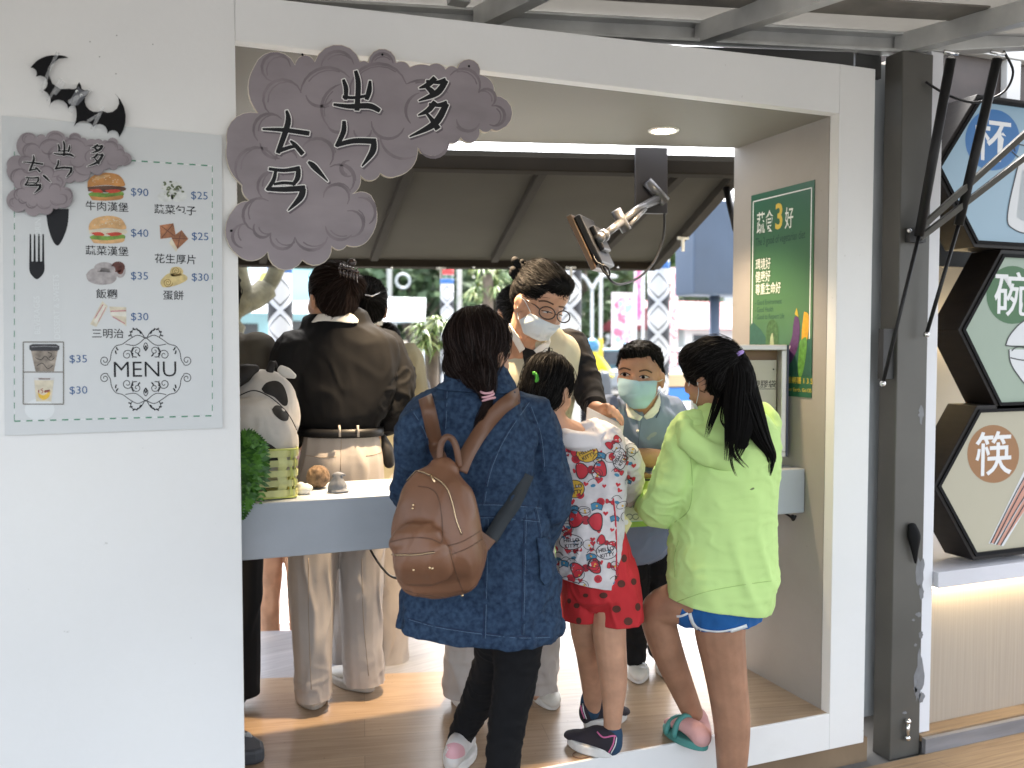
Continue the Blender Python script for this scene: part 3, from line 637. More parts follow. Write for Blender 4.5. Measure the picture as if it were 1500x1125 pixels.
m = MB().use(BLACKM)
for x, y in ((560, 80), (687, 97), (443, 80), (339, 338)): m.ball(P(x, y, YF - .0165), .0035, 8, 5)
m.build('pin', cs)

# ------------------------------------------------------------------ menu board
mb_ = thing('menu_board', P(165, 400, YF - .005), 'pale grey menu board with food pictures and prices on the white wall', 'menu board')
YM = YF - .010
BOARD = mat('menu_card', (.60, .62, .625), .4, var=(1.1, .05))
m = MB().use(BOARD); slab(m, [(2, 169), (325, 198), (326, 627), (7, 638)], YM, .009); m.build('board', mb_)
Y1 = YM - .0005
def ml(mb, line, w, lay=0, sub=5): sheet(mb, strip(smoothline(line, sub) if sub else line, w), Y1 - lay)
GREENL = mat('border_green', (.07, .26, .15), .6); WHT = mat('print_white', (.76, .78, .78), .6)
m = MB()
def dashed(a, b, w):
    d = math.hypot(b[0] - a[0], b[1] - a[1]); s = 0; f = lambda t: (a[0] + (b[0] - a[0]) * t / d, a[1] + (b[1] - a[1]) * t / d)
    while s < d:
        m.use(GREENL); ml(m, [f(s), f(min(d, s + 9))], w, 0, 0); m.use(WHT)
        for k in (10.2, 12.4, 14.6):
            if s + k + 1.2 < d: ml(m, [f(s + k), f(s + k + 1.2)], w, 0, 0)
        s += 17.5
dashed((21, 222), (21, 616), 1.1); dashed((190, 235), (311, 243), 1.9); dashed((311, 243), (311, 609), 1.1); dashed((21, 617), (311, 609), 1.9); m.build('border', mb_)
m = MB().use(mat('ghost_print', (.69, .72, .725), .5))
wtext(m, 'DESSERT & SWEETS', 90, 595, Y1, 10, 0, U=V((0, 0, 1))) if False else None
def vtext(mb, body, px, py, hpx, lay=0):     # writing that runs upwards
    o = P(px, py, Y1 - lay); text(mb, body, o, V((0, 0, 1)), V((-1, 0, 0)), hpx * mpp(o) / .73)
vtext(m, 'DESSERT & SWEETS', 88, 497, 8); vtext(m, 'BEVERAGES', 59, 490, 8); vtext(m, 'DRINKS', 60, 346, 8)
sheet(m, ellipse(58, 600, 22, 16), Y1); m.build('faint_print', mb_)
DARKP = mat('print_black', (.009, .010, .013), .6, spec=.3)
m = MB().use(DARKP)
sheet(m, smoothline([(67, 306), (70, 330), (76, 350), (84, 360), (92, 350), (99, 330), (101, 306)], 4) , Y1)
sheet(m, smoothline([(43, 383), (43, 396), (47, 404), (54, 409), (61, 404), (65, 396), (65, 383)], 4), Y1)
for x in (44.5, 50.7, 57, 63.2): sheet(m, [(x - 1.1, 343), (x + 1.1, 343), (x + 1.7, 384), (x - 1.7, 384)], Y1)
m.build('cutlery_print', mb_)
BLUEP = mat('price_blue', (.035, .10, .25), .6)
m = MB().use(BLUEP)
for s_, x, y in (('$90', 191, 286), ('$25', 279, 291), ('$40', 191, 346), ('$25', 280, 351), ('$35', 191, 409), ('$30', 280, 411), ('$30', 191, 469), ('$35', 101, 531), ('$30', 101, 577)): wtext(m, s_, x, y, Y1, 11.6, 0, 'LEFT', 1.02)
m.build('price_lettering', mb_)
m = MB().use(DARKP)
for s_, x, y in (('\u725b\u8089\u6f22\u5821', 157, 308), ('\u852c\u83dc\u5305\u5b50', 257, 313), ('\u852c\u83dc\u6f22\u5821', 157, 373), ('\u82b1\u751f\u539a\u7247', 257.5, 385), ('\u98ef\u7cf0', 156.5, 436), ('\u86cb\u9905', 254, 438), ('\u4e09\u660e\u6cbb', 158, 494)):
    wtext(m, s_, x, y, Y1, 10.8, .006, 'CENTER', .985)
wtext(m, 'MENU', 213, 552, Y1, 24, -.006, 'CENTER', .98)
m.build('lettering', mb_)
# scroll ornament round MENU
m = MB().use(DARKP)
def spiral(cx, cy, r0, r1, a0, turns, n=26): return [(cx + (r0 + (r1 - r0) * i / n) * math.cos(a0 + turns * 2 * math.pi * i / n), cy + (r0 + (r1 - r0) * i / n) * math.sin(a0 + turns * 2 * math.pi * i / n)) for i in range(n + 1)]
C0 = (213.5, 541)
def orn(pts, w=1.1):
    for sx in (1, -1):
        for sy in (1, -1):
            ml(m, [(C0[0] + sx * x, C0[1] + sy * y) for x, y in pts], w, 0, 0)
S = lambda q, k=5: smoothline(q, k)
orn(S([(0, -45), (12, -50), (24, -44), (34, -37), (44, -34), (50, -25), (52, -14), (56, -8)]) + spiral(60, -13, 7.5, 1.5, 2.2, -1.4)); orn(S([(0, -47), (10, -38), (18, -35), (30, -37)]))
orn(spiral(27, -21, 8.5, 1.5, 2.6, 1.5)); orn(spiral(13, -27, 6.5, 1.2, .2, -1.3)); orn(S([(18, -33), (21, -26), (19, -19), (13, -18)]), 1.4)
orn(S([(2, -47), (8, -56), (16, -59), (22, -54), (20, -47)]), 1.2)
for x, y, r_ in ((8, -53, .5), (12, -57, .3), (17, -58, 0), (21, -54, -.5), (23, -49, -.9), (44, -24, .9), (42, -29, .5), (20, -23, .2), (10, -20, .4)): orn([(x - 2 * math.cos(r_), y + 2 * math.sin(r_)), (x, y - .6), (x + 2.6 * math.cos(r_ + .6), y - 3 * math.sin(r_ + .6) - .8)], [.8, 2.4, .5] if False else 2.0)
orn(S([(0, -27), (3, -32), (2, -37), (0, -39)]), 1.1); orn(S([(0, -27), (1.4, -31), (0, -35)]), 1.6); m.build('scroll_ornament', mb_)
# cups in a small frame
m = MB().use(mat('frame_brown', (.18, .165, .14), .6))
for a, b in (((34, 501), (93, 501)), ((93, 501), (93, 592)), ((93, 592), (34, 592)), ((34, 592), (34, 501)), ((34, 545), (93, 545))): ml(m, [a, b], 1.5, .0012, 0)
m.build('picture_frame', mb_)
def pics(name, layers):
    mm = MB()
    for i, (colr, polys) in enumerate(layers):
        mm.use(colr)
        for q in polys: sheet(mm, q, Y1 - .00015 * (i + 1))
    return mm.build(name, mb_)
def pm(n, c, v=.15, s=70): return mat('print_' + n, c, .6, var=(s, v))
BUN, BUNL, PAT, TOM, LET, CRM = pm('bun', (.52, .24, .07), .3, 40), pm('bun_light', (.66, .40, .18), .25, 60), pm('patty', (.10, .045, .025), .5), pm('tomato', (.55, .06, .03), .3), pm('lettuce', (.16, .30, .05), .5), pm('cream', (.66, .60, .46), .15)
RICE, DARKR, PINK, LID = pm('rice', (.40, .37, .37), .3), pm('red_bean', (.13, .04, .03), .5), pm('ham', (.55, .22, .27)), pm('lid', (.035, .035, .04), .2)
pics('cup_picture', [(pm('cup_paper', (.34, .29, .24), .5, 50), [[(45, 512), (85, 512), (79, 544), (52, 544)]]), (LID, [[(43, 506), (48, 504), (82, 504), (87, 507), (87, 512), (84, 514), (46, 514), (43, 512)]]), (pm('lid_shine', (.25, .25, .26)), [strip([(46, 508), (65, 507), (84, 508)], 1)]), (DARKP, [strip(S(q_), .9) for q_ in ([(52, 524), (60, 527), (66, 522), (74, 528), (80, 524)], [(54, 536), (62, 532), (70, 540), (78, 535)], [(70, 516), (76, 519), (72, 524)])])])
pics('cup_picture', [(CRM, [[(50, 556), (79, 556), (75, 588), (53, 588)]]), (pm('cup_rim', (.6, .6, .6)), [[(49, 553), (80, 553), (79, 557), (50, 557)]]), (pm('dark_rim', (.2, .15, .13)), [[(56, 554), (74, 554), (73, 556), (57, 556)]]), (pm('logo_yellow', (.75, .48, .06)), [S([(55, 575), (64, 579), (73, 573), (72, 581), (64, 586), (57, 582)], 3)]), (pm('logo_red', (.35, .05, .04)), [strip(S(q_), 1.0) for q_ in ([(56, 574), (57, 571), (56.5, 576)], [(63, 569), (60, 571), (63, 573), (61, 576)], [(65, 575), (66, 572), (67, 575), (69, 572), (70, 575), (72, 571), (73, 574)])])])
def burger(x, y, seeds):
    L = [(LET, [S([(x - 26, y + 10), (x - 18, y + 7), (x, y + 9), (x + 15, y + 6), (x + 26, y + 8), (x + 24, y + 14), (x + 10, y + 15), (x - 10, y + 15), (x - 24, y + 13)], 3)]), (BUNL if seeds else BUN, [S([(x - 24, y + 13), (x, y + 15), (x + 24, y + 12), (x + 22, y + 18), (x, y + 20), (x - 20, y + 19)], 3)]), (PAT if not seeds else CRM, [S([(x - 27, y), (x, y - 2), (x + 27, y), (x + 26, y + 6), (x, y + 8), (x - 26, y + 6)], 3)]), (TOM, [S([(x - 24, y + 4), (x - 10, y + 3), (x - 4, y + 8), (x - 16, y + 9)], 3), S([(x - 2, y + 5), (x + 14, y + 3), (x + 22, y + 6), (x + 8, y + 10)], 3)]), (LET, [S([(x - 22, y + 9), (x - 10, y + 8), (x - 2, y + 12), (x - 14, y + 13)], 3), S([(x, y + 10), (x + 20, y + 8), (x + 22, y + 12), (x + 8, y + 14)], 3)]),
         (BUN if not seeds else BUNL, [S([(x - 27, y), (x - 26, y - 9), (x - 18, y - 17), (x, y - 21), (x + 18, y - 18), (x + 26, y - 9), (x + 26, y - 1), (x, y - 3), (x - 27, y)], 4)]), (BUNL, [S([(x - 20, y - 9), (x - 12, y - 16), (x + 2, y - 18), (x + 6, y - 16), (x - 8, y - 12), (x - 20, y - 9)], 3)])]
    random.seed(seeds + 1); L.append((CRM, [ellipse(x + random.uniform(-20, 20), y - 7 - random.random() * 9, .9, .6, 6) for _ in range(26 if seeds else 14)])); return L
pics('food_picture', burger(155, 274, 0)); pics('food_picture', burger(157, 337, 1))
BUNW = pm('steamed_bun', (.62, .64, .62), .12)
random.seed(5)
pics('food_picture', [(BUNW, [ellipse(243, 288, 12, 8), ellipse(262, 287, 12, 9), ellipse(252, 275, 14, 10)]), (pm('filling', (.12, .15, .08), .5), [ellipse(250 + random.gauss(0, 7), 276 + random.gauss(0, 5), 2.5, 1.6, 7, random.random() * 3) for _ in range(22)]), (pm('filling_pale', (.5, .52, .42), .3), [ellipse(250 + random.gauss(0, 7), 277 + random.gauss(0, 4), 1.2, .8, 6) for _ in range(14)])])
TO, TOD = pm('toast', (.36, .15, .07), .45, 45), pm('toast_dark', (.14, .05, .03), .4)
pics('food_picture', [(TO, [[(234, 330), (254, 327), (258, 347), (235, 350)], [(251, 348), (266, 337), (276, 350), (260, 365)]]), (CRM, [[(251, 349), (260, 365), (258, 369), (248, 356)]]), (TOD, [strip(q_, 1.2) for q_ in ([(236, 331), (256, 346)], [(253, 329), (237, 348)], [(252, 349), (274, 350)], [(265, 339), (260, 363)])])])
pics('food_picture', [(RICE, [S([(126, 402), (134, 394), (150, 392), (166, 397), (171, 407), (164, 415), (146, 417), (130, 412), (126, 402)], 4), ellipse(153, 392, 15, 8), ellipse(176, 397, 8, 10)]), (DARKR, [ellipse(173, 391, 10, 8), ellipse(176, 396, 5, 6)]), (RICE, [ellipse(165, 395, 4, 5), ellipse(150, 404, 14, 6)])])
EGG, EGGD = pm('egg_roll', (.62, .49, .22), .2), pm('egg_dark', (.30, .19, .05), .3)
pics('food_picture', [(EGG, [S([(236, 410), (248, 400), (270, 402), (274, 410), (258, 418), (240, 421), (235, 415), (236, 410)], 3), S([(249, 398), (252, 392), (262, 391), (268, 396), (266, 403), (252, 405), (249, 398)], 3)]), (EGGD, [strip(spiral(246, 414, 7, 1, 0, 2), 1.1), strip(spiral(258, 397, 7, 1, 0, 2), 1.1)])])
pics('food_picture', [(CRM, [[(132, 475), (150, 441), (158, 449), (141, 479)], [(160, 449), (185, 450), (185, 478), (162, 462)]]), (pm('bread_white', (.70, .68, .60), .1), [[(137, 471), (152, 446), (155, 449), (141, 475)], [(161, 457), (185, 457), (185, 464), (162, 462)]]), (PINK, [strip([(139, 466), (151, 446)], 1.3), strip([(144, 471), (155, 450)], 1.0), strip([(162, 456), (185, 455)], 1.6), strip([(165, 464), (183, 474)], 1.4)])])
# the little cloud on the board
mc = thing('small_cloud_sign', P(98, 250, YM - .004), 'small grey cloud card stuck over the top left of the menu board', 'sign')
def zs_(x, y): q = z3(x, y); return (9 + (q[0] - 329) * .4365, 189 + (q[1] - 64.5) * .382 + (q[0] - 329) * .012)
cloud(mc, zs_, YM - .0105, .004, 1.4, False)

# ------------------------------------------------------------------ bat
def zb(x, y): return (x / 3.75, 50 + y / 3.75)
bt = thing('paper_bat', P(112, 140, YF - .004), 'black paper bat taped to the white wall above the menu board', 'decoration')
o = [(168, 183)]
for a, b, c in (((168, 183), (230, 130), (310, 116)), ((310, 116), (345, 118), (374, 128)), ((374, 128), (270, 235), (385, 300)), ((385, 300), (405, 302), (420, 296)), ((420, 296), (425, 280), (435, 264)), ((435, 264), (444, 280), (448, 300)), ((448, 300), (455, 304), (462, 308)), ((462, 308), (478, 308), (494, 311)), ((494, 311), (480, 330), (468, 345)), ((468, 345), (490, 415), (560, 420)), ((560, 420), (645, 405), (632, 326)), ((632, 326), (690, 440), (654, 566)),
    ((654, 566), (635, 530), (590, 545)), ((590, 545), (570, 500), (512, 508)), ((512, 508), (466, 476), (406, 506)), ((406, 506), (420, 455), (415, 400)), ((415, 400), (395, 392), (375, 408)), ((375, 408), (345, 364), (268, 402)), ((268, 402), (276, 352), (238, 308)), ((238, 308), (250, 240), (198, 232)), ((198, 232), (198, 200), (168, 183))): o += arc3(a, b, c, 6)
m = MB().use(BLACKM); slab(m, [zb(*q) for q in o[:-1]], YF - .0145, .002); m.build('card', bt)
m = MB().use(mat('bat_face', (.09, .095, .11), .5)); sheet(m, [zb(*q) for q in ((430, 285), (440, 300), (460, 312), (490, 312), (468, 345), (430, 390), (395, 395), (380, 370))], YF - .0151); m.build('face', bt)
m = MB().use(WHT)
for x, y in ((422, 314), (446, 336)): sheet(m, [zb(*q) for q in ellipse(x, y, 8, 8, 14)], YF - .0155)
m.use(BLACKM)
for x, y in ((424, 317), (448, 339)): sheet(m, [zb(*q) for q in ellipse(x, y, 4, 4, 12)], YF - .0159)
m.build('eye', bt)
TAPE = mat('clear_tape', (.8, .82, .84), .15, alpha=.28)
for line, w_ in (([(318, 100), (275, 190), (225, 318)], 20), ([(352, 262), (300, 330)], 22), ([(335, 245), (262, 370)], 16), ([(500, 305), (375, 375)], 24), ([(425, 340), (385, 430)], 26), ([(566, 400), (505, 525)], 20), ([(545, 440), (480, 480)], 18)):
    m = MB().use(TAPE); sheet(m, strip([zb(*q) for q in line], w_ / 3.75), YF - .0163 - .0004 * w_ / 20); m.build('tape', bt)

# ------------------------------------------------------------------ poster on the right inner wall
po = thing('wall_poster', PX(1146, 430, XR - .003), 'tall green vegetable poster with white frame line on the inner side wall', 'poster')
XP = XR - .003
pc = [PX(1100.5, 288, XP), PX(1193, 262, XP), PX(1191, 583, XP)]
ya, yb_, zt, zb0 = pc[0].y, pc[1].y, (pc[0].z + pc[1].z) / 2, pc[2].z; PW, PHh = ya - yb_, zt - zb0
def q2(u, v, lay=0): return V((XP - .0004 - lay, ya - u * PW, zt - v * PHh))
pgreen = mat('poster_green', (.045, .235, .12), .35)
n = pgreen.node_tree.nodes; l = pgreen.node_tree.links; tc = n.new('ShaderNodeTexCoord'); gr = n.new('ShaderNodeTexGradient'); mp = n.new('ShaderNodeMapping'); mp.inputs['Rotation'].default_value = (0, R(90), 0); mp.inputs['Location'].default_value = (.5, 0, 0); mp.inputs['Scale'].default_value = (1.3, 1.3, 1.3)
l.new(tc.outputs['Object'], mp.inputs[0]); l.new(mp.outputs[0], gr.inputs[0]); rp = n.new('ShaderNodeValToRGB'); e = rp.color_ramp.elements
e[0].position = 0; e[0].color = (.028, .12, .07, 1); e[1].position = 1; e[1].color = (.03, .12, .075, 1); k_ = e.new(.42); k_.color = (.06, .155, .055, 1); l.new(gr.outputs[0], rp.inputs[0]); l.new(rp.outputs[0], n['Principled BSDF'].inputs['Base Color'])
m = MB().use(pgreen); m.prism([V((XP, ya, zt)), V((XP, yb_, zt)), V((XP, yb_, zb0)), V((XP, ya, zb0))], (.0025, 0, 0)); m.build('poster_sheet', po)
m = MB().use(WHT)
for (u0, v0, u1, v1) in ((.03, .03, .97, .036), (.03, .03, .045, .9), (.955, .03, .97, .88)): m.poly([q2(u0, v0), q2(u1, v0), q2(u1, v1), q2(u0, v1)])
m.build('frame_line', po)
PU, PV = V((0, -1, 0)), V((0, 0, 1))
def pt(mb, s_, u, v, h, bold=0, wide=1., al='LEFT'): text(mb, s_, q2(u, v), PU, PV, h * PHh, bold, al, wide)
PGOLD, PDK = mat('poster_gold', (.62, .46, .06), .5), mat('poster_dark', (.015, .06, .04), .5)
m = MB().use(mat('poster_white', (.72, .74, .70), .5)); pt(m, '\u852c\u98df', .10, .19, .115, .008, .58); pt(m, '\u597d', .565, .19, .108, .008, .58)
for i, s_ in enumerate(('\u74b0\u5883\u597d', '\u5065\u5eb7\u597d', '\u5c0a\u91cd\u751f\u547d\u597d')): pt(m, s_, .09, .375 + .062 * i, .060, .006, .66)
m.use(PGOLD); pt(m, '3', .40, .19, .17, .02, .78); pt(m, '\u7403  \u6839\u7db2\u7f72 1 3 5', .52, .935, .034, .012, 1); pt(m, 'for the Mother Earth. Go135', .40, .975, .024, .01, 1)
m.use(PDK); pt(m, 'The 3 good of vegetarian diet', .09, .258, .055, .006, .56)
for i, s_ in enumerate(('- Good Environment', '- Good Health', '- Good to Respect Life')): pt(m, s_, .09, .555 + .036 * i, .036, .004, .68)
m.build('lettering', po)
def pp(colr, pts, lay): m.use(colr); m.poly([q2(u, v, lay) for u, v in pts])
m = MB()
pp(pm('poster_hill', (.025, .10, .07), .1), [(.0, .66), (.06, .64), (.2, .68), (.35, .75), (.6, .8), (1, .72), (1, .9), (.0, .9)], .0003)
pp(pm('aubergine', (.085, .03, .12), .2), S([(.74, .62), (.80, .63), (.82, .70), (.78, .78), (.66, .85), (.52, .84), (.50, .80), (.62, .78), (.70, .72), (.72, .66), (.74, .62)], 4), .0006); pp(pm('aubergine_tip', (.45, .33, .03)), [(.74, .61), (.77, .58), (.80, .625)], .0008); pp(pm('aubergine_shine', (.5, .45, .55)), strip([(.68, .76), (.62, .80), (.56, .82)], .012), .0009)
pp(pm('carrot', (.62, .33, .02)), S([(.88, .60), (.95, .62), (.94, .72), (.86, .78), (.85, .70), (.88, .60)], 4), .0006); pp(pm('leek', (.10, .27, .05), .3), S([(.82, .74), (.92, .72), (.92, .80), (.86, .90), (.80, .88), (.82, .74)], 4), .0008)
pp(pm('cabbage', (.05, .13, .04), .4), S([(.28, .74), (.30, .66), (.38, .63), (.47, .66), (.48, .76), (.42, .82), (.32, .82), (.28, .74)], 4), .0006); pp(pm('cabbage_rib', (.35, .42, .25)), S([(.34, .80), (.36, .72), (.40, .70), (.43, .80)], 3), .0009)
m.build('vegetable_picture', po)

# ------------------------------------------------------------------ screen on its arm
mo = thing('hanging_screen', P(860, 360, 2.9), 'flat screen seen from behind on a jointed arm under the ceiling', 'screen')
YA = 3.22
m = MB().use(mat('plate_dark', (.035, .032, .035), .5)); a_ = P(931, 222, YA); b_ = P(978, 312, YA)
m.prism([P(931, 215, YA), P(978, 216, YA), P(978, 313, YA), P(931, 312, YA)], EN * .02); m.build('ceiling_plate', mo, bevel=.003)
ARM = mat('arm_grey', (.12, .12, .125), .35, metal=.5); m = MB().use(ARM, True)
j0, j1, j2, j3 = P(962, 292, YA - .03), P(935, 305, YA - .08), P(913, 323, YA - .14), P(884, 345, YA - .2)
m.tube([P(948, 266, YA - .02), P(975, 296, YA - .03)], .022, 12); m.tube([j0, j1, j2], [.02, .013, .016], 10); m.tube([P(902, 308, YA - .14), P(918, 338, YA - .14)], .021, 12); m.tube([j2, j3], [.016, .014], 10); m.ball(j3, .025, 12, 8); m.tube([j3, P(874, 352, YA - .22)], .020, 10); m.tube([P(945, 306, YA - .07), P(922, 330, YA - .12)], .010, 8); m.build('arm', mo)
# screen body: a thin slab seen nearly edge on
e0, e1 = P(829, 318, 3.02), P(866, 397, 2.96); ax = (e1 - e0).normalized(); dep = (E * .55 + EN * .8 + V((0, 0, -.32))); dep = (dep - ax * dep.dot(ax)).normalized(); nn = ax.cross(dep).normalized()
if nn.x < 0: nn = -nn
cen = (e0 + e1) / 2 + dep * .12 + nn * .012; Ls = (e1 - e0).length
m = MB().use(mat('screen_edge', (.11, .065, .035), .4)); m.box(cen, (Ls, .25, .02), (ax, dep, nn)); m.build('screen_frame', mo, bevel=.003)
m = MB().use(mat('screen_black', (.01, .01, .012), .15)); m.box(cen - nn * .0125, (Ls * .92, .22, .003), (ax, dep, nn)); m.build('screen_face', mo)
m = MB().use(BLACK); m.box(cen + nn * .024, (Ls * .9, .22, .028), (ax, dep, nn)); m.box(cen + nn * .048, (Ls * .45, .12, .022), (ax, dep, nn)); m.build('screen_back', mo, bevel=.006)
cb = MB().use(BLACK, True)
def sp(*q): return [V(x) for x in smoothline([tuple(P(*p_)) for p_ in q], 6)]
cb.tube(sp((973, 313, YA - .01), (972, 345, YA - .02), (960, 380, YA - .06), (938, 405, YA - .12), (912, 416, YA - .2), (896, 412, YA - .25), (886, 395, YA - .26), (880, 378, YA - .24)), .005, 8)
cb.tube(sp((868, 372, 2.97), (874, 384, 2.94), (890, 392, 2.93), (893, 404, 2.94), (884, 398, 2.95), (878, 385, 2.96)), .004, 6); cb.build('cable', mo)
# ------------------------------------------------------------------ beyond the stall: street, poles, trees, houses
random.seed(11)
LEAFD = mat('leaf_dark', (.06, .105, .045), .6, var=(1.2, .5)); LEAFM = mat('leaf_mid', (.10, .16, .065), .6, var=(1.2, .45)); LEAFL = mat('leaf_light', (.12, .20, .06), .6, var=(1.5, .4))
BARK = mat('bark', (.14, .11, .085), .9, var=(8, .4), bump=(30, .5, .01))
GROUPT = 'trees beyond the road'
def tree(x, y, h, cr, label, leaf, n=1500, ls=.16, seed=0, group=GROUPT, base=None):
    rd = random.Random(seed); z0 = ZG; t = thing('tree', (x, y, z0), label, 'tree', group)
    m = MB().use(BARK, True); top = V((x + rd.uniform(-.3, .3), y, z0 + h * .62))
    m.tube([(x, y, z0), (x + .05, y, z0 + h * .25), top], [h * .028, h * .022, h * .010], 8)
    cl = []
    for k in range(15):
        a = rd.uniform(0, 6.28); rr = cr * math.sqrt(rd.random()) * .85; zz = z0 + h * rd.uniform(.34, .92); k_ = 1 - abs((zz - z0) / h - .6) * .9
        c = V((x + math.cos(a) * rr * k_, y + math.sin(a) * rr * k_, zz)); cl.append((c, cr * rd.uniform(.28, .5)))
        if k < 9: m.tube([(x, y, z0 + h * rd.uniform(.2, .4)), ((V((x, y, z0 + h * .45)) + c) / 2), c], [h * .011, h * .007, h * .003], 5)
    m.build('trunk', t)
    m = MB().use(leaf)
    ms = [leaf, LEAFD if leaf is not LEAFD else LEAFM]
    for k in range(n):
        c, r_ = rd.choice(cl); d = V((rd.gauss(0, 1), rd.gauss(0, 1), rd.gauss(0, 1))).normalized(); p = c + d * r_ * (rd.random() ** .4)
        u = V((rd.gauss(0, 1), rd.gauss(0, 1), rd.gauss(0, .6))).normalized(); v = u.cross(V((rd.gauss(0, 1), rd.gauss(0, 1), rd.gauss(0, 1)))).normalized(); s_ = ls * rd.uniform(.6, 1.4)
        m.use(ms[0] if rd.random() < .7 else ms[1]); m.add([p - u * s_, p + v * s_ * .5, p + u * s_, p - v * s_ * .5], [(0, 1, 2, 3)])
    m.build('crown', t, fixn=False); return t
def X_at(px, Y): return P(px, 500, Y).x
TREES = [(560, 27, 9.5, 3.4, 'dark bushy tree left of the lamp poles, behind the pale tent', LEAFD), (640, 30, 11, 3.8, 'tall dark tree behind the nearer long leaved bush', LEAFM), (720, 26, 9, 3.2, 'mid green tree right behind the hair of the woman in glasses', LEAFM), (860, 33, 12, 4.2, 'broad mid green tree behind the twin arm street lamp', LEAFM), (930, 36, 11, 4.0, 'loose pale green tree behind the pink banner', LEAFL), (1000, 38, 7.5, 3.4, 'low dark tree left of the red roofed house', LEAFD), (500, 33, 11, 3.8, 'tall green tree behind the turquoise building', LEAFM), (790, 38, 13, 4.6, 'tall distant tree behind the patterned pole by the woman in glasses', LEAFD)]
for i, (px, Y, h, cr, lab, lf) in enumerate(TREES): tree(X_at(px, Y), Y, h * .66, cr * .85, lab, lf, 1700, .26, i)
tree(X_at(905, 30), 30, 4.2, 2.4, 'low roadside tree under the pale green one', LEAFM, 1200, .2, 21); tree(X_at(600, 24), 24, 4.0, 2.2, 'low rounded tree beside the pale tent', LEAFD, 1200, .2, 22)

def pole(px, Y, rpx, bands, label, y_top=180):
    a = P(px, 500, Y); r_ = rpx * mpp(a); t = thing('patterned_pole', (a.x, Y, ZG), label, 'pole', 'patterned poles along the street')
    top = P(px, y_top, Y).z; n = 28
    m = MB().use(mat('pole_white', (.46, .47, .48), .7), True); m.tube([(a.x, Y, ZG), (a.x, Y, top)], r_, n); m.build('shaft', t)
    dk, gy, bl, rd_, gn = [mat('pole_' + c_, v_, .6) for c_, v_ in (('dark', (.02, .022, .028)), ('grey', (.05, .055, .06)), ('blue', (.03, .13, .38)), ('red', (.5, .05, .05)), ('green', (.04, .25, .10)))]
    m = MB()
    def wrap(pts, off):     # pts: (angle, z) outline on the shaft
        out = []
        k_ = len(pts)
        m.add([V((a.x + (r_ + off) * math.sin(q) , Y - (r_ + off) * math.cos(q), z)) for q, z in pts], [tuple(range(k_))])
    def dia(q0, zc, dw, dh, colr, off):
        m.use(colr); K = 10
        for s_ in range(-K, K):
            x0_, x1_ = dw * s_ / K, dw * (s_ + 1) / K; h0, h1 = dh * (1 - abs(s_) / K), dh * (1 - abs(s_ + 1) / K)
            wrap([(q0 + x0_, zc - h0), (q0 + x1_, zc - h1), (q0 + x1_, zc + h1), (q0 + x0_, zc + h0)], off)
    def ring(z0_, z1_, colr, off=.004): m.use(colr, True); m.tube([(a.x, Y, z0_), (a.x, Y, z1_)], r_ + off, n)
    for kind, y0_, y1_ in bands:
        z0_, z1_ = P(px, y1_, Y).z, P(px, y0_, Y).z
        if kind == 'd':
            zc, dh = (z0_ + z1_) / 2, (z1_ - z0_) / 2
            for k in range(2):
                q = math.pi * k + math.atan2(a.x, Y) * -1
                dia(q, zc, math.pi / 2 * .78, dh * .80, gy, .003); dia(q, zc, math.pi / 2 * .67, dh * .69, SWH, .005)
                dia(q + math.pi / 2, z0_, math.pi / 2 * .86, dh * .78, dk, .004)
        else: ring(z0_, z1_, dict(b=bl, r=rd_, k=dk, w=SWH, g=gn)[kind])
    m.build('pattern', t); return t
SWH = mat('pole_pattern_white', (.48, .49, .50), .7)
pole(411, 6.6, 17, [('b', 380, 400), ('d', 402, 455), ('d', 455, 507), ('d', 507, 560), ('d', 560, 612)], 'diamond patterned pole left of the woman in the black shirt', 330)
pole(655, 10.5, 9.5, [('r', 393, 403), ('w', 403, 409), ('g', 404, 408), ('b', 409, 416), ('d', 416, 446), ('d', 446, 476), ('d', 476, 506), ('d', 506, 540)], 'thin diamond patterned pole with red and blue bands behind the long leaved bush', 385)
pole(834, 7.2, 17, [('d', 350, 402), ('d', 402, 452), ('d', 452, 504), ('d', 504, 556)], 'diamond patterned pole behind the glasses of the woman in the cream vest', 330)
pole(964, 7.6, 15.5, [('b', 384, 394), ('d', 396, 443), ('d', 443, 490), ('d', 490, 540), ('d', 540, 590)], 'diamond patterned pole with a blue band above the head of the boy', 330)
def simple_pole(name, px, Y, y0, rpx, colr, label, cat, extra=None):
    a = P(px, 500, Y); t = thing(name, (a.x, Y, ZG), label, cat); r_ = rpx * mpp(a)
    m = MB().use(colr, True); m.tube([(a.x, Y, ZG), (a.x, Y, P(px, y0, Y).z)], [r_, r_ * .8], 12); m.build('shaft', t)
    if extra: extra(t, a)
    return t
LAMPG = mat('lamp_post_grey', (.52, .54, .54), .5); POLEG = mat('pole_concrete', (.42, .41, .38), .8)
def arms(t, a):
    for s_ in (-1, 1):
        m = MB().use(LAMPG, True); z = P(867, 424, 20).z
        m.tube([V(q) for q in smoothline([(a.x, a.y, z), (a.x + s_ * .16, a.y, z + .25), (a.x + s_ * .34, a.y, z + .36), (a.x + s_ * .46, a.y, z + .36)], 5)], .04, 8); m.build('lamp_arm', t)
        m = MB().use(LAMPG, True); m.ell((a.x + s_ * .56, a.y, z + .34), (V((.16, 0, 0)), V((0, .08, 0)), V((0, 0, .05)))); m.build('lamp_head', t)
simple_pole('street_lamp', 867, 20, 424, 2.6, LAMPG, 'pale grey street lamp with two curved arms', 'street lamp', arms)
def ysleeve(t, a):
    m = MB().use(mat('sleeve_yellow', (.75, .55, .03), .5), True); r_ = 3.2 * mpp(a); m.tube([(a.x, a.y, P(880, 536, 18).z), (a.x, a.y, P(880, 496, 18).z)], r_, 12); m.build('sleeve', t)
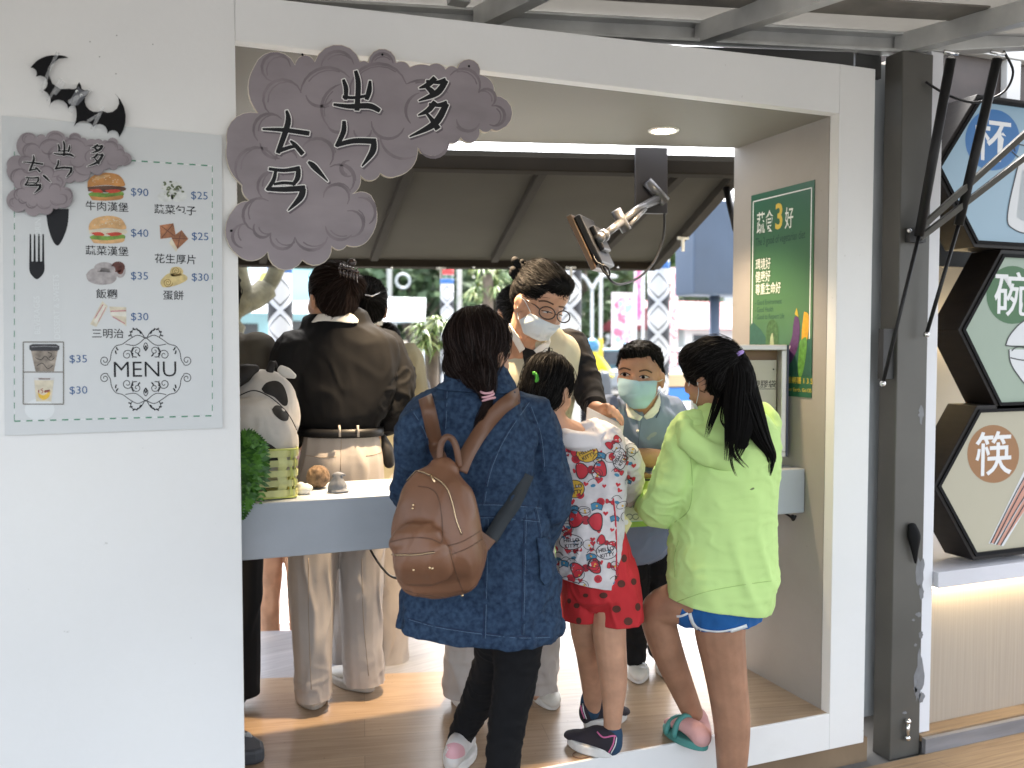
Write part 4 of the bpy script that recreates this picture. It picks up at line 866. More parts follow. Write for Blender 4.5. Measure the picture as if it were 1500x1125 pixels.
simple_pole('utility_pole', 880, 18, 300, 2.6, mat('pole_pale', (.6, .6, .58), .7), 'pale utility pole with a yellow sleeve near its foot', 'pole', ysleeve)
def tr_(t, a):
    m = MB().use(LAMPG, True); m.tube([V((a.x + .35 + .18 * math.cos(q), a.y, P(571, 411, 22).z + .18 * math.sin(q))) for q in [k * .5 for k in range(14)]], .03, 6); m.build('cable_coil', t)
simple_pole('utility_pole', 571, 22, 250, 4, POLEG, 'grey concrete pole with a coiled cable behind the two claw clips', 'pole', tr_)
simple_pole('utility_pole', 673, 14, 300, 4, POLEG, 'brownish concrete pole beside the thin patterned pole', 'pole')
simple_pole('red_lattice_pole', 987, 10, 392, 6.5, mat('dotted_red', (.58, .22, .22), .6, var=(22, .9, 0), col2=(.72, .70, .70)), 'red and white dotted pole right of the blue banded pole', 'pole')
# banners
def banner(px0, px1, y0, y1, Y, label, cols, seed):
    a, b = P(px0, y0, Y), P(px1, y1, Y); t = thing('street_banner', ((a.x + b.x) / 2, Y, ZG), label, 'banner'); m = MB().use(mat('banner_cloth', (.68, .60, .62), .7)); m.span((a.x, Y, b.z), (b.x, Y + .02, a.z)); m.build('cloth', t)
    m = MB(); rd = random.Random(seed); ms = [mat('banner_print', c_, .7) for c_ in cols]
    for k in range(34):
        m.use(ms[k % len(ms)]); x_, z_ = rd.uniform(a.x + .05, b.x - .05), rd.uniform(b.z + .05, a.z - .05); s_ = rd.uniform(.02, .06)
        q = rd.uniform(0, 6.28)
        m.poly([(x_ + s_ * math.cos(q + k2 * 1.26) * rd.uniform(.6, 1.2), Y - .002 - k * .0002, z_ + s_ * math.sin(q + k2 * 1.26)) for k2 in range(5)])
    m.build('print', t); m = MB().use(LAMPG, True); m.tube([(b.x + .02, Y, ZG), (b.x + .02, Y, a.z + .1)], .02, 8); m.build('shaft', t)
banner(897, 928, 428, 510, 9.5, 'white street banner with pink print above the head of the boy', [(.6, .15, .25), (.7, .35, .42), (.3, .45, .55)], 2); banner(930, 940, 384, 476, 10.5, 'narrow pink street banner left of the blue banded pole', [(.65, .12, .28), (.6, .25, .35)], 3)
# dark blue sign box
a, b = P(1018, 290, 6.2), P(1130, 434, 6.2); t = thing('sign_box', ((a.x + b.x) / 2, 6.2, ZG), 'big dark blue sign box on a thick post behind the stall', 'sign'); m = MB().use(mat('sign_blue', (.045, .075, .13), .5, var=(1.5, .2))); m.span((a.x, 6.2, b.z), (b.x, 6.5, a.z)); m.build('box', t, bevel=.02)
m = MB().use(mat('sign_post_blue', (.06, .085, .13), .5), True); p = P(1047, 440, 6.35); m.tube([(p.x, 6.35, ZG), (p.x, 6.35, b.z)], .045, 12); m.build('post', t)
# houses
def house(name, px0, px1, yt, Y, dep, wallc, label, roof=None, rh=.0, wins=(), roofc=(.3, .05, .05)):
    a, b = P(px0, yt, Y), P(px1, yt, Y); t = thing(name, ((a.x + b.x) / 2, Y, ZG), label, 'building', 'buildings across the road'); m = MB().use(wallc); m.span((a.x, Y, ZG), (b.x, Y + dep, a.z)); m.build('wall', t)
    if rh:
        m = MB().use(roof or mat('roof_paint', roofc, .6, var=(4, .2))); o = .4; z = a.z + .003; m.add([(a.x - o, Y - o, z), (b.x + o, Y - o, z), (b.x + o, Y + dep + o, z), (a.x - o, Y + dep + o, z), (a.x - o, Y + dep / 2, z + rh), (b.x + o, Y + dep / 2, z + rh)], [(0, 1, 5, 4), (2, 3, 4, 5), (0, 4, 3), (1, 2, 5), (0, 3, 2, 1)]); m.build('roof', t)
    for wx0, wx1, wy0, wy1 in wins:
        c_, d_ = P(wx0, wy0, Y), P(wx1, wy1, Y); m = MB().use(mat('window_dark', (.05, .06, .07), .2)); m.span((c_.x, Y - .02, d_.z), (d_.x, Y + .03, c_.z)); f_ = m.build('window', t)
    return t
TQ = mat('turquoise_siding', (.36, .60, .64), .6, var=(3, .1), stretch=(.1, .1, 30))
tb = house('turquoise_building', 300, 470, 390, 15, 6, TQ, 'pale turquoise sided building with a round white sign at the left', wins=[(352, 378, 474, 492), (400, 446, 470, 500)])
p = P(386, 414, 14.97); m = MB().use(WHT); m.poly([p + V((.26 * math.cos(q), 0, .38 * math.sin(q))) for q in [k * math.pi / 12 for k in range(24)]]); m.use(mat('leaf_mark', (.6, .55, .12), .6)); m.poly([p + V((.02 + .10 * math.cos(q), -.01, -.02 + .19 * math.sin(q))) for q in [k * math.pi / 8 for k in range(16)]]); m.build('sign_disc', tb)
m = MB().use(mat('canopy_white', (.66, .68, .70), .6)); a, b = P(300, 452, 14), P(470, 440, 14.9); m.add([(a.x, 14, a.z - .05), (b.x, 14, a.z - .05), (b.x, 14.98, b.z), (a.x, 14.98, b.z)], [(0, 1, 2, 3)]); m.build('canopy', tb)
house('white_building', 985, 1100, 410, 40, 8, mat('wall_white', (.6, .62, .62), .7), 'white two storey building behind the dark blue sign box', wins=[(1005, 1020, 424, 440), (1050, 1070, 455, 470)])
house('red_roofed_house', 1003, 1110, 482, 24, 5, mat('wall_pale', (.58, .57, .55), .7), 'low pale house with a red roof right of the dotted pole', rh=1.0, roofc=(.33, .045, .06), wins=[(1015, 1045, 490, 500)])
# pale tent
a = P(560, 470, 17); b = P(622, 470, 17); t = thing('market_tent', ((a.x + b.x) / 2, 17, ZG), 'pale grey market tent with a pointed roof across the road', 'tent'); m = MB().use(mat('tent_cloth', (.55, .58, .60), .7)); tip = P(590, 436, 18.2)
m.add([(a.x, 17, a.z), (b.x, 17, a.z), (b.x, 19.4, a.z), (a.x, 19.4, a.z), (tip.x - .5, 18.2, tip.z), (tip.x + .5, 18.2, tip.z)], [(0, 1, 5, 4), (2, 3, 4, 5), (0, 4, 3), (1, 2, 5)]); m.build('roof', t)
for x_, y_ in ((a.x, 17), (b.x, 17), (a.x, 19.4), (b.x, 19.4)): m = MB().use(LAMPG, True); m.tube([(x_, y_, ZG), (x_, y_, a.z)], .03, 8); m.build('leg', t)
m = MB().use(mat('stall_goods', (.5, .35, .38), .7, var=(6, .5))); m.span((a.x + .1, 17.2, ZG), (b.x - .1, 18.6, ZG + .9)); m.build('trestle', t)
# branch of a near tree at the left
t = thing('street_tree', (X_at(330, 5.6), 5.6, ZG), 'leaning bare branch with moss at the far left of the opening', 'tree'); m = MB().use(mat('mossy_bark', (.11, .10, .06), .9, var=(12, .4), bump=(30, .6, .01)), True)
m.tube(sp((300, 640, 5.6), (318, 520, 5.6), (335, 462, 5.6), (352, 445, 5.6), (375, 435, 5.65), (392, 420, 5.7), (405, 395, 5.7), (420, 350, 5.7)), [.12] * 12 + [.075] * 18 + [.05] * 13, 10); m.tube(sp((345, 455, 5.6), (352, 430, 5.6), (346, 405, 5.6), (340, 370, 5.6)), .075, 10); m.build('trunk', t)
# long leaved bushes
def spiky(px, py, Y, rpx, n, label, seed, colr):
    c0 = P(px, py, Y); s_ = mpp(c0); t = thing('long_leaved_bush', (c0.x, Y, ZG), label, 'bush', 'long leaved bushes in the street'); rd = random.Random(seed); m = MB().use(BARK, True); m.tube([(c0.x, Y, ZG), (c0.x, Y, c0.z)], [.06, .045], 8); m.build('stem', t)
    ms = [mat('blade_a', colr, .5), mat('blade_b', tuple(x * .55 for x in colr), .5), mat('blade_c', (.38, .44, .17), .5)]; m = MB()
    for head in range(9):
        hc = c0 + V((rd.uniform(-.5, .5), rd.uniform(-.3, .3), rd.uniform(-1.0, .9))) * (rpx * s_)
        for k in range(n // 9):
            a_ = rd.uniform(0, 6.28); L = rpx * s_ * rd.uniform(.5, 1.0); el = rd.uniform(.2, 1.45); d = V((math.cos(a_) * math.cos(el), math.sin(a_) * math.cos(el), math.sin(el))); sd_ = d.cross(V((0, 0, 1))).normalized(); m.use(rd.choice(ms)); pts = []
            for j in range(6):
                q = j / 5; pts.append(hc + d * (L * q) - V((0, 0, 1)) * (L * .75 * q * q) )
            wv = .016 * rpx * s_ * 2
            vs_ = []
            for j, p in enumerate(pts): ww = wv * (1 - (j / 5) ** 2) + .001; vs_ += [p - sd_ * ww, p + sd_ * ww]
            m.add(vs_, [(2 * j, 2 * j + 1, 2 * j + 3, 2 * j + 2) for j in range(5)])
    m.build('leaves', t, fixn=False)
spiky(632, 492, 5.6, 44, 520, 'nearer long leaved bush behind the denim jacket woman', 4, (.20, .31, .085)); spiky(715, 402, 7.0, 40, 430, 'farther long leaved bush above the brown hair of the denim jacket woman', 6, (.16, .28, .08))
# scooter with rider, far
p = P(862, 560, 15.5); t = thing('person', (p.x, 15.5, ZG), 'distant scooter rider in a yellow jacket and blue helmet on the road', 'person'); m = MB()
m.loft([(V((p.x, 15.5, .55)), .17, .13), (V((p.x, 15.45, .8)), .22, .15), (V((p.x, 15.4, 1.05)), .20, .13)]); m.loft([(V((p.x - .2, 15.4, 1.0)), .07, .07), (V((p.x - .26, 15.1, .75)), .06, .06), (V((p.x - .2, 14.9, .7)), .04, .04)]); m.loft([(V((p.x + .2, 15.4, 1.0)), .07, .07), (V((p.x + .26, 15.1, .75)), .06, .06), (V((p.x + .2, 14.9, .7)), .04, .04)]); m.loft([(V((p.x - .1, 15.5, .5)), .08, .08), (V((p.x - .14, 15.05, .45)), .07, .07), (V((p.x - .14, 15.0, .1)), .05, .05)]); m.loft([(V((p.x + .1, 15.5, .5)), .08, .08), (V((p.x + .14, 15.05, .45)), .07, .07), (V((p.x + .14, 15.0, .1)), .05, .05)]); m.ball((p.x, 15.35, 1.24), .12)
blob('body', t, mat('jacket_yellow', (.75, .60, .03), .6), m, .03, 3); m = MB().use(mat('helmet_blue', (.05, .2, .35), .3), True); m.ball((p.x, 15.36, 1.28), .15); m.build('helmet', t)
t2 = thing('scooter', (p.x, 15.3, ZG), 'distant dark scooter under the rider in yellow', 'scooter'); m = MB().use(BLACK, True)
for y_ in (14.7, 15.8): m.tube([(p.x - .05, y_, ZG + .25), (p.x + .05, y_, ZG + .25)], .25, 18)
m.build('wheel', t2); m = MB().use(mat('scooter_grey', (.08, .09, .1), .3), True); m.loft([(V((p.x, 15.9, .38)), .14, .12), (V((p.x, 15.4, .34)), .15, .12), (V((p.x, 15.1, .10)), .14, .06), (V((p.x, 14.85, .25)), .16, .08), (V((p.x, 14.8, .72)), .10, .08)]); m.tube([(p.x - .3, 14.85, .78), (p.x + .3, 14.85, .78)], .02, 8); m.build('scooter_body', t2)
# parked cars far
def car(px, Y, colr, label):
    c0 = P(px, 520, Y); x = c0.x; t = thing('parked_car', (x, Y, ZG), label, 'car', 'cars parked across the road'); m = MB().use(colr, True)
    prof = [(-2.1, .3), (-2.15, .75), (-1.5, .9), (-.9, 1.4), (.6, 1.42), (1.2, .95), (2.0, .82), (2.1, .35)]; m.smooth = False
    m.prism([V((x + u, Y, ZG + v)) for u, v in prof], (0, 1.6, 0)); m.build('car_body', t, bevel=.08); m = MB().use(mat('car_glass', (.03, .04, .05), .1)); m.poly([V((x + u, Y - .01, ZG + v)) for u, v in ((-1.3, .92), (-.8, 1.33), (.5, 1.34), (1.0, .95))]); m.build('car_window', t)
    for u in (-1.35, 1.3): m = MB().use(BLACKM, True); m.tube([(x + u, Y - .02, ZG + .32), (x + u, Y + .2, ZG + .32)], .31, 18); m.build('wheel', t)
car(893, 23, mat('car_teal', (.05, .14, .17), .3), 'dark teal car parked behind the yellow sleeved pole'); car(1020, 21.3, mat('car_white', (.6, .62, .64), .3), 'white car parked in front of the red roofed house')
# kerb, lawn strip and blue tub
m = MB().use(mat('kerb_stone', (.33, .31, .28), .85, var=(3, .25), bump=(30, .4, .004))); m.span((1.75, 4.72, ZG), (30, 4.9, ZG + .13)); structure('kerb', m)
m = MB().use(mat('lawn', (.10, .17, .045), .9, var=(6, .4))); a = P(900, 800, 5.0)
m.poly([(1.75, 4.9, ZG + .125), (4.6, 4.9, ZG + .125), (4.6, 6.0, ZG + .125), (1.75, 6.0, ZG + .125)]); structure('lawn', m)
rd = random.Random(8); m = MB().use(LEAFL)
for k in range(3500):
    x_, y_ = rd.uniform(1.75, 4.6), rd.uniform(4.9, 6.0); h_ = rd.uniform(.03, .09); m.use(LEAFL if rd.random() < .7 else LEAFM); m.add([(x_, y_, ZG + .125), (x_ + .008, y_, ZG + .125), (x_ + rd.uniform(-.03, .03), y_ + rd.uniform(-.03, .03), ZG + .125 + h_)], [(0, 1, 2)])
tag(m.build('grass', fixn=False), kind='stuff')
p = P(1001, 575, 8.5); t = thing('street_crate', (p.x, 8.5, ZG), 'pale wooden trestle with a blue cloth between the boy and the ponytail girl', 'trestle'); m = MB().use(mat('trestle_wood', (.45, .33, .2), .7)); m.span((p.x - .35, 8.5, P(1001, 566, 8.5).z), (p.x + .6, 8.9, P(1001, 548, 8.5).z)); m.build('trestle_top', t); m = MB().use(mat('cloth_blue', (.03, .16, .5), .6)); m.span((p.x - .33, 8.52, P(1001, 588, 8.5).z), (p.x + .58, 8.88, P(1001, 568, 8.5).z)); m.build('cloth', t)
for x_ in (p.x - .3, p.x + .5): m = MB().use(LAMPG); m.span((x_ - .03, 8.6, ZG), (x_ + .03, 8.7, P(1001, 588, 8.5).z)); m.build('leg', t)
# ------------------------------------------------------------------ things on and round the counter
ZK = .853
def onk(px, Y): return P(px, 600, Y).x
# spotted animal sculpture
random.seed(2)
PLAST = mat('chalky_white', (.52, .49, .45), .85, var=(9, .18), bump=(40, .35, .003)); BROWNB = mat('patch_brown_black', (.009, .0065, .005), .7, var=(20, .4))
an = thing('animal_sculpture', (onk(385, 2.72), 2.72, ZK), 'chalky white animal sculpture with dark patches behind the woven basket', 'sculpture')
m = MB(); c1, c2 = P(378, 640, 2.74), P(383, 597, 2.80); k = mpp(c1)
m.ell(P(372, 650, 2.74), (RT * 66 * k, HF * .09, V((0, 0, 70 * k)))); m.ell(P(385, 588, 2.80), (RT * 52 * k, HF * .075, V((0, 0, 48 * k)))); m.ell(P(415, 610, 2.80), (RT * 26 * k, HF * .06, V((0, 0, 40 * k))));
body_an = blob('body', an, PLAST, m, .006, 3, [dict(amp=.003, freq=18, seed=3)])
m = MB().use(mat('ear_white', (.66, .63, .58), .7), True); m.loft([(P(410, 540, 2.77), .012, .006), (P(420, 546, 2.76), .016, .008), (P(431, 551, 2.75), .008, .006)]); m.build('ear', an)
m = MB().use(BROWNB, True); m.loft([(P(345, 555, 2.76), .03, .02), (P(360, 545, 2.76), .03, .02), (P(374, 540, 2.76), .014, .012)]); m.loft([(P(395, 544, 2.78), .012, .01), (P(400, 531, 2.78), .01, .01), (P(404, 536, 2.78), .006, .006)]); m.build('ear', an)
patch('dark_patch', an, BROWNB, [body_an], [smoothline([(383, 570), (390, 561), (404, 558), (414, 564), (420, 578), (421, 592), (414, 594), (402, 582), (388, 576), (383, 570)], 3), smoothline([(398, 600), (404, 594), (414, 597), (422, 606), (421, 616), (412, 616), (402, 608), (398, 600)], 3), smoothline([(372, 655), (382, 646), (398, 652), (410, 664), (412, 680), (395, 676), (380, 672), (372, 655)], 3)], off=.0012)
m = MB().use(BROWNB, True); seam(m, [body_an], [(350, 580), (372, 572), (396, 582), (418, 602), (432, 625), (440, 650)], .0018, .0005); m.build('crease_line', an)
# woven basket
ba = thing('woven_basket', (onk(400, 2.66), 2.66, ZK), 'yellow green basket woven from flat strips on the left end of the counter', 'basket')
ST1, ST2 = mat('strip_lime', (.50, .53, .14), .5, var=(30, .15)), mat('strip_pale', (.58, .58, .24), .5, var=(30, .15))
p0, p1 = P(345, 735, 2.632), P(436, 735, 2.632); W_ = p1.x - p0.x; H_ = .145; D_ = .13
def bx3(u, d, z, o=0):     # u along the front, d depth, rounded and slightly flared
    fl_ = 1 + .05 * (z / H_); return V((p0.x + W_ / 2 + (u - .5) * W_ * fl_, 2.634 + D_ / 2 + (d - .5) * D_ * fl_, ZK + .002 + z))
def peri(t): # 0..1 around a rounded box outline
    a = 2 * math.pi * t; c_, s_ = math.cos(a), math.sin(a); e_ = .28
    return .5 + .5 * math.copysign(abs(c_) ** e_, c_), .5 + .5 * math.copysign(abs(s_) ** e_, s_)
m1, m2 = MB().use(ST1, True), MB().use(ST2, True); NV = 20
def bpt(t, z, o):
    u, d = peri(t); p = bx3(u, d, z); c_ = bx3(.5, .5, z); q = (p - c_); q.z = 0; return p + q.normalized() * o
for i in range(NV):
    t0 = i / NV; vs, fs = [], []; nz = 17
    for j in range(nz):
        z = H_ * j / (nz - 1); o = .0045 * math.sin(z / H_ * math.pi * 5 + math.pi * (i % 2)); vs += [bpt(t0 + .004, z, o), bpt(t0 + 1 / NV * .64, z, o)]
    fs = [(2 * j, 2 * j + 1, 2 * j + 3, 2 * j + 2) for j in range(nz - 1)]; (m1 if i % 3 else m2).add(vs, fs)
for r_ in range(5):
    z0_ = H_ * (.04 + r_ / 5); z1_ = z0_ + H_ * .135; vs = []; n = NV * 4
    for j in range(n + 1): t = j / n; o = -.0045 * math.sin((r_ + .5) * math.pi) * math.cos(math.pi * (t * NV - .36)) ; vs += [bpt(t, z0_, o), bpt(t, z1_, o)]
    m2.add(vs, [(2 * j, 2 * j + 1, 2 * j + 3, 2 * j + 2) for j in range(n)])
for z in (H_ * .99, .004): m1.tube([bpt(j / 60, z, .001) for j in range(61)], .0035, 6, False)
m1.build('upright_strips', ba, fixn=False); m2.build('cross_strips', ba, fixn=False)
m = MB().use(ST1); m.poly([bpt(j / 40, .004, -.004) for j in range(40)]); m.build('bottom', ba)
# fern
fe = thing('fern', (onk(355, 2.60), 2.60, ZK), 'green fern hanging over the left end of the counter', 'plant')
FERN = mat('fern_green', (.035, .12, .016), .5, var=(20, .35)); FERN2 = mat('fern_light', (.085, .23, .03), .5, var=(20, .3)); rd = random.Random(4); m = MB()
def frond(pts, w_):
    L = smoothline(pts, 7); n = len(L)
    for i in range(1, n):
        a = P(*L[i - 1]); b = P(*L[i]); t_ = (b - a).normalized(); sd_ = t_.cross(-HF).normalized(); q = i / n; ww = w_ * math.sin(math.pi * min(1, q * .9 + .12)) ** .7 * .0026
        for s_ in (1, -1):
            m.use(FERN if rd.random() < .5 else FERN2); tip = a + sd_ * s_ * ww + t_ * ww * .5 + HF * rd.uniform(-.008, .006); w2 = .0028
            m.add([a - t_ * w2, a + sd_ * s_ * ww * .5 + t_ * (ww * .05 - w2), tip, a + sd_ * s_ * ww * .5 + t_ * (ww * .4 + w2), a + t_ * w2], [(0, 1, 2, 3, 4)])
for k in range(7):
    x0_ = rd.uniform(338, 362); frond([(x0_, 655 + rd.uniform(-8, 8), 2.62), (x0_ + rd.uniform(4, 14), 672 + rd.uniform(-14, 8), 2.60), (x0_ + rd.uniform(6, 30), 700 + rd.uniform(-20, 20), 2.585), (x0_ + rd.uniform(0, 26), 735 + rd.uniform(-25, 15), 2.58)], 14)
frond([(350, 680, 2.60), (360, 710, 2.585), (359, 735, 2.58), (355, 762, 2.58)], 12); frond([(352, 655, 2.62), (368, 645, 2.6), (384, 655, 2.59), (394, 690, 2.585)], 9); frond([(345, 650, 2.62), (360, 640, 2.6), (372, 645, 2.59), (380, 660, 2.585)], 10); frond([(345, 660, 2.62), (352, 690, 2.59), (366, 715, 2.58), (372, 735, 2.58)], 12)
m.build('fronds', fe, fixn=False)
# ball, pouch, stone
p = P(466, 697, 2.80); bl = MB(); rr = .036; c_ = V((p.x, 2.80, ZK + rr)); bl.ball(c_, rr, 24, 16)
o = blob('twine_ball', None, mat('twine_brown', (.17, .11, .065), .9, var=(60, .55), bump=(90, .8, .003)), bl, .003, 1, [dict(amp=.0022, freq=70, seed=2)], base=V((p.x, 2.80, ZK))); tag(o, 'rough brown ball on the counter beside the grey pouch', 'ball')
p = P(494, 716, 2.70); m = MB(); c_ = V((p.x, 2.70, ZK)); m.loft([(c_ + V((0, 0, .010)), .028, .024), (c_ + V((0, 0, .025)), .027, .024), (c_ + V((0, 0, .040)), .018, .017), (c_ + V((0, 0, .050)), .012, .012)]); m.loft([(c_ + V((.0, 0, .046)), .008, .008), (c_ + V((.012, -.004, .054)), .009, .006), (c_ + V((.022, -.004, .052)), .005, .004)], seg=8); m.loft([(c_ + V((0, -.003, .046)), .008, .008), (c_ + V((-.010, 0, .052)), .008, .006)], seg=8); m.ell(c_ + V((.004, -.004, .005)), (V((.034, 0, 0)), V((0, .028, 0)), V((0, 0, .006))))
o = blob('grey_pouch', None, mat('pouch_grey', (.16, .17, .19), .85, var=(30, .3), bump=(60, .4)), m, .0025, 2, [dict(amp=.002, freq=40, seed=5, axis=V((0, 0, 1)))], base=c_); tag(o, 'small grey cloth pouch near the front edge of the counter', 'pouch')
p = P(446, 714, 2.70); m = MB(); c_ = V((p.x, 2.70, ZK)); m.ell(c_ + V((0, 0, .014)), (V((.026, 0, .004)), V((0, .02, 0)), V((0, 0, .016)))); m.ell(c_ + V((-.01, .005, .024)), (V((.014, 0, 0)), V((0, .014, 0)), V((0, 0, .014))))
o = blob('white_stone', None, mat('stone_white', (.62, .61, .58), .8, var=(30, .15)), m, .003, 3, base=c_); tag(o, 'small white stone on the counter by the basket', 'stone')
# flyer on the counter front
fy = thing('flyer', P(945, 742, 2.59), 'light blue and green printed flyer on the counter front between the two girls', 'flyer'); YFL = 2.5895
m = MB().use(mat('flyer_blue', (.36, .55, .62), .5, var=(8, .2))); m.prism([P(898, 712, YFL), P(1000, 706, YFL), P(1000, 768, YFL), P(898, 774, YFL)], (0, .002, 0)); m.build('sheet', fy)
m = MB().use(mat('flyer_green', (.26, .42, .08), .5)); m.poly([P(898, 766, YFL - .0006), P(1000, 760, YFL - .0006), P(1000, 768, YFL - .0006), P(898, 774, YFL - .0006)]); m.use(mat('flyer_sand', (.58, .60, .50), .5)); m.poly([P(x, y, YFL - .0006) for x, y in smoothline([(905, 748), (918, 742), (935, 744), (960, 738), (999, 742), (999, 758), (905, 764)], 3)]); m.use(mat('flyer_grey', (.22, .24, .24), .5))
for x, y in ((922, 733), (926, 733), (922, 739), (927, 739), (931, 735)): m.poly([P(x + a, y + b, YFL - .0012) for a, b in ((0, 0), (3.4, -.2), (3.4, 4.5), (0, 4.7))])
for x in (922, 931): m.poly([P(a, b, YFL - .0012) for a, b in strip([(x + 4.5 * math.cos(q * .6), 757 + 4 * math.sin(q * .6)) for q in range(11)], 1.6)])
m.build('print', fy)
yp = MB().use(mat('paper_yellow', (.72, .68, .32), .6, var=(30, .1))); pts = [(905, 742, 2.46), (914, 752, 2.455), (926, 766, 2.45), (916, 785, 2.45), (905, 800, 2.46), (898, 770, 2.46)]
yp.prism([P(*q) for q in pts], (0, .002, 0)); yp.use(mat('paper_white_mark', (.75, .75, .68), .6)); yp.poly([P(x, y, 2.447) for x, y in ellipse(917, 765, 3.5, 4)])
tag(yp.build('yellow_paper', base=P(912, 770, 2.455)), 'pale yellow folded paper beside the red dotted shorts', 'paper')
# box on the right end of the counter
kb = thing('display_box', P(1090, 660, 2.72), 'silver framed box with a paper notice on the right end of the counter', 'box')
ex, ey = (RT * .97 + HF * .0).normalized(), HF; org = P(1084, 660, 2.72); org.z = ZK; kk = mpp(org)
tl_z = P(1084, 505, 2.72).z; Hk = tl_z - ZK - .035; Wk = 134 * kk; zb_ = ZK + .035; SIL = mat('silver_frame', (.50, .49, .47), .35, metal=.5, var=(8, .1)); ax = (ex, ey, V((0, 0, 1)))
def kbx(m, u, d, z, w_, dd, h_): m.box(org + ex * u + ey * d + V((0, 0, z - ZK)), (w_, dd, h_), ax)
m = MB().use(SIL); t_ = .020
kbx(m, 0, .04, zb_ + Hk - t_ / 2, Wk, .08, t_); kbx(m, 0, .04, zb_ + t_ / 2, Wk, .08, t_); kbx(m, -Wk / 2 + t_ / 2, .04, zb_ + Hk / 2, t_, .0796, Hk - 2 * t_); kbx(m, Wk / 2 - t_ / 2, .04, zb_ + Hk / 2, t_, .0796, Hk - 2 * t_); m.build('box_frame', kb, bevel=.003)
m = MB().use(mat('navy_side', (.03, .035, .07), .4)); kbx(m, Wk / 2 + .005, .045, zb_ + Hk / 2, .009, .075, Hk - .004); m.build('side_cover', kb)
m = MB().use(mat('box_brown', (.17, .10, .055), .6)); kbx(m, 0, .062, zb_ + Hk / 2, Wk - .04, .01, Hk - .04); m.build('back_board', kb)
m = MB().use(mat('notice_paper', (.55, .52, .46), .7, var=(10, .06))); kbx(m, .0, .050, zb_ + Hk / 2 - .02, Wk - .048, .002, Hk - .075); m.build('notice', kb)
m = MB().use(DARKP); o = org + ex * .055 + ey * .0485 + V((0, 0, zb_ + Hk * .62 - ZK)); text(m, '\u5851\u81a0\u888b', o, ex, V((0, 0, 1)), .030, .006); m.box(o + ex * .045 + V((0, 0, -.007)), (.09, .0005, .002), ax); m.ball(org + ex * (Wk / 2 - .035) + ey * .0485 + V((0, 0, zb_ + Hk * .78 - ZK)), .003, 8, 6); m.build('lettering', kb)
m = MB().use(SIL); kbx(m, .02, .05, ZK + .018, .16, .07, .034); m.build('foot', kb)
m = MB().use(mat('cable_grey', (.32, .31, .29), .5), True); m.tube(sp((1152, 585, 2.80), (1163, 588, 2.79), (1170, 600, 2.78), (1168, 620, 2.76), (1160, 640, 2.74), (1156, 660, 2.72), (1157, 682, 2.71)), .0055, 8); m.build('cable', kb)
m = MB().use(BLACK, True); m.tube(sp((1155, 583, 2.82), (1166, 588, 2.81), (1172, 602, 2.80), (1170, 622, 2.78), (1162, 642, 2.76), (1159, 664, 2.74), (1161, 683, 2.73)), .005, 8); m.build('cable', kb)
m = MB().use(mat('plug_grey', (.25, .25, .25), .5)); m.box(P(1160, 596, 2.84), (.03, .03, .035)); m.build('plug', kb, bevel=.004)
m = MB().use(BLACK, True); m.tube(sp((1150, 752, 2.62), (1158, 757, 2.62), (1162, 762, 2.63), (1166, 755, 2.63)), .004, 6); m.ball(P(1161, 757, 2.62), .009, 8, 6); tag(m.build('cable_end', base=P(1160, 755, 2.62)), 'short black cable end sticking out under the right end of the counter', 'cable')
m = MB().use(BLACK, True); m.tube(sp((540, 800, 2.72), (548, 815, 2.62), (560, 832, 2.5), (575, 845, 2.44), (600, 850, 2.42)), .0035, 7); tag(m.build('thin_cable', base=P(548, 815, 2.6)), 'thin black cable hanging under the counter towards the brown backpack', 'cable')
# dark plastic foot at the left and a hair tie on the floor
b_ = PZ(365, 1118, 0); pf = thing('stand_foot', (b_.x, b_.y, 0), 'dark grey plastic stand foot on the floor at the left edge of the opening', 'stand')
DKP = mat('slate_plastic', (.055, .06, .07), .55, var=(12, .2)); m = MB().use(DKP)
f_ = lambda px, py, dz: PZ(px, py, 0) + V((0, 0, dz))
base_pts = [PZ(320, 1128, 0), PZ(374, 1122, 0), PZ(388, 1117, 0), PZ(386, 1106, 0), PZ(360, 1088, 0), PZ(320, 1086, 0)]; m.prism(base_pts, (0, 0, .048)); m.build('base', pf, bevel=.012)
m = MB().use(DKP); c_ = PZ(345, 1098, 0) + V((0, 0, .0485)); m.box(c_ + V((0, 0, .05)), (.05, .05, .10)); m.build('post', pf, bevel=.006)
m = MB().use(mat('dust_white', (.5, .5, .48), .7), True); m.loft([(PZ(348, 1100, 0) + V((0, 0, .052)), .014, .01), (PZ(362, 1099, 0) + V((0, 0, .05)), .012, .008), (PZ(368, 1101, 0) + V((0, 0, .048)), .004, .004)]); m.build('rim', pf)
m = MB().use(mat('rubber_brown', (.16, .08, .045), .6), True); c_ = PZ(853, 1105, .002); m.tube([c_ + V((.032 * math.cos(q * .3), .024 * math.sin(q * .3), 0)) for q in range(22)], .0016, 6, False); tag(m.build('rubber_band', base=c_), 'thin brown rubber band lying on the floor by the dark shoes', 'rubber band')
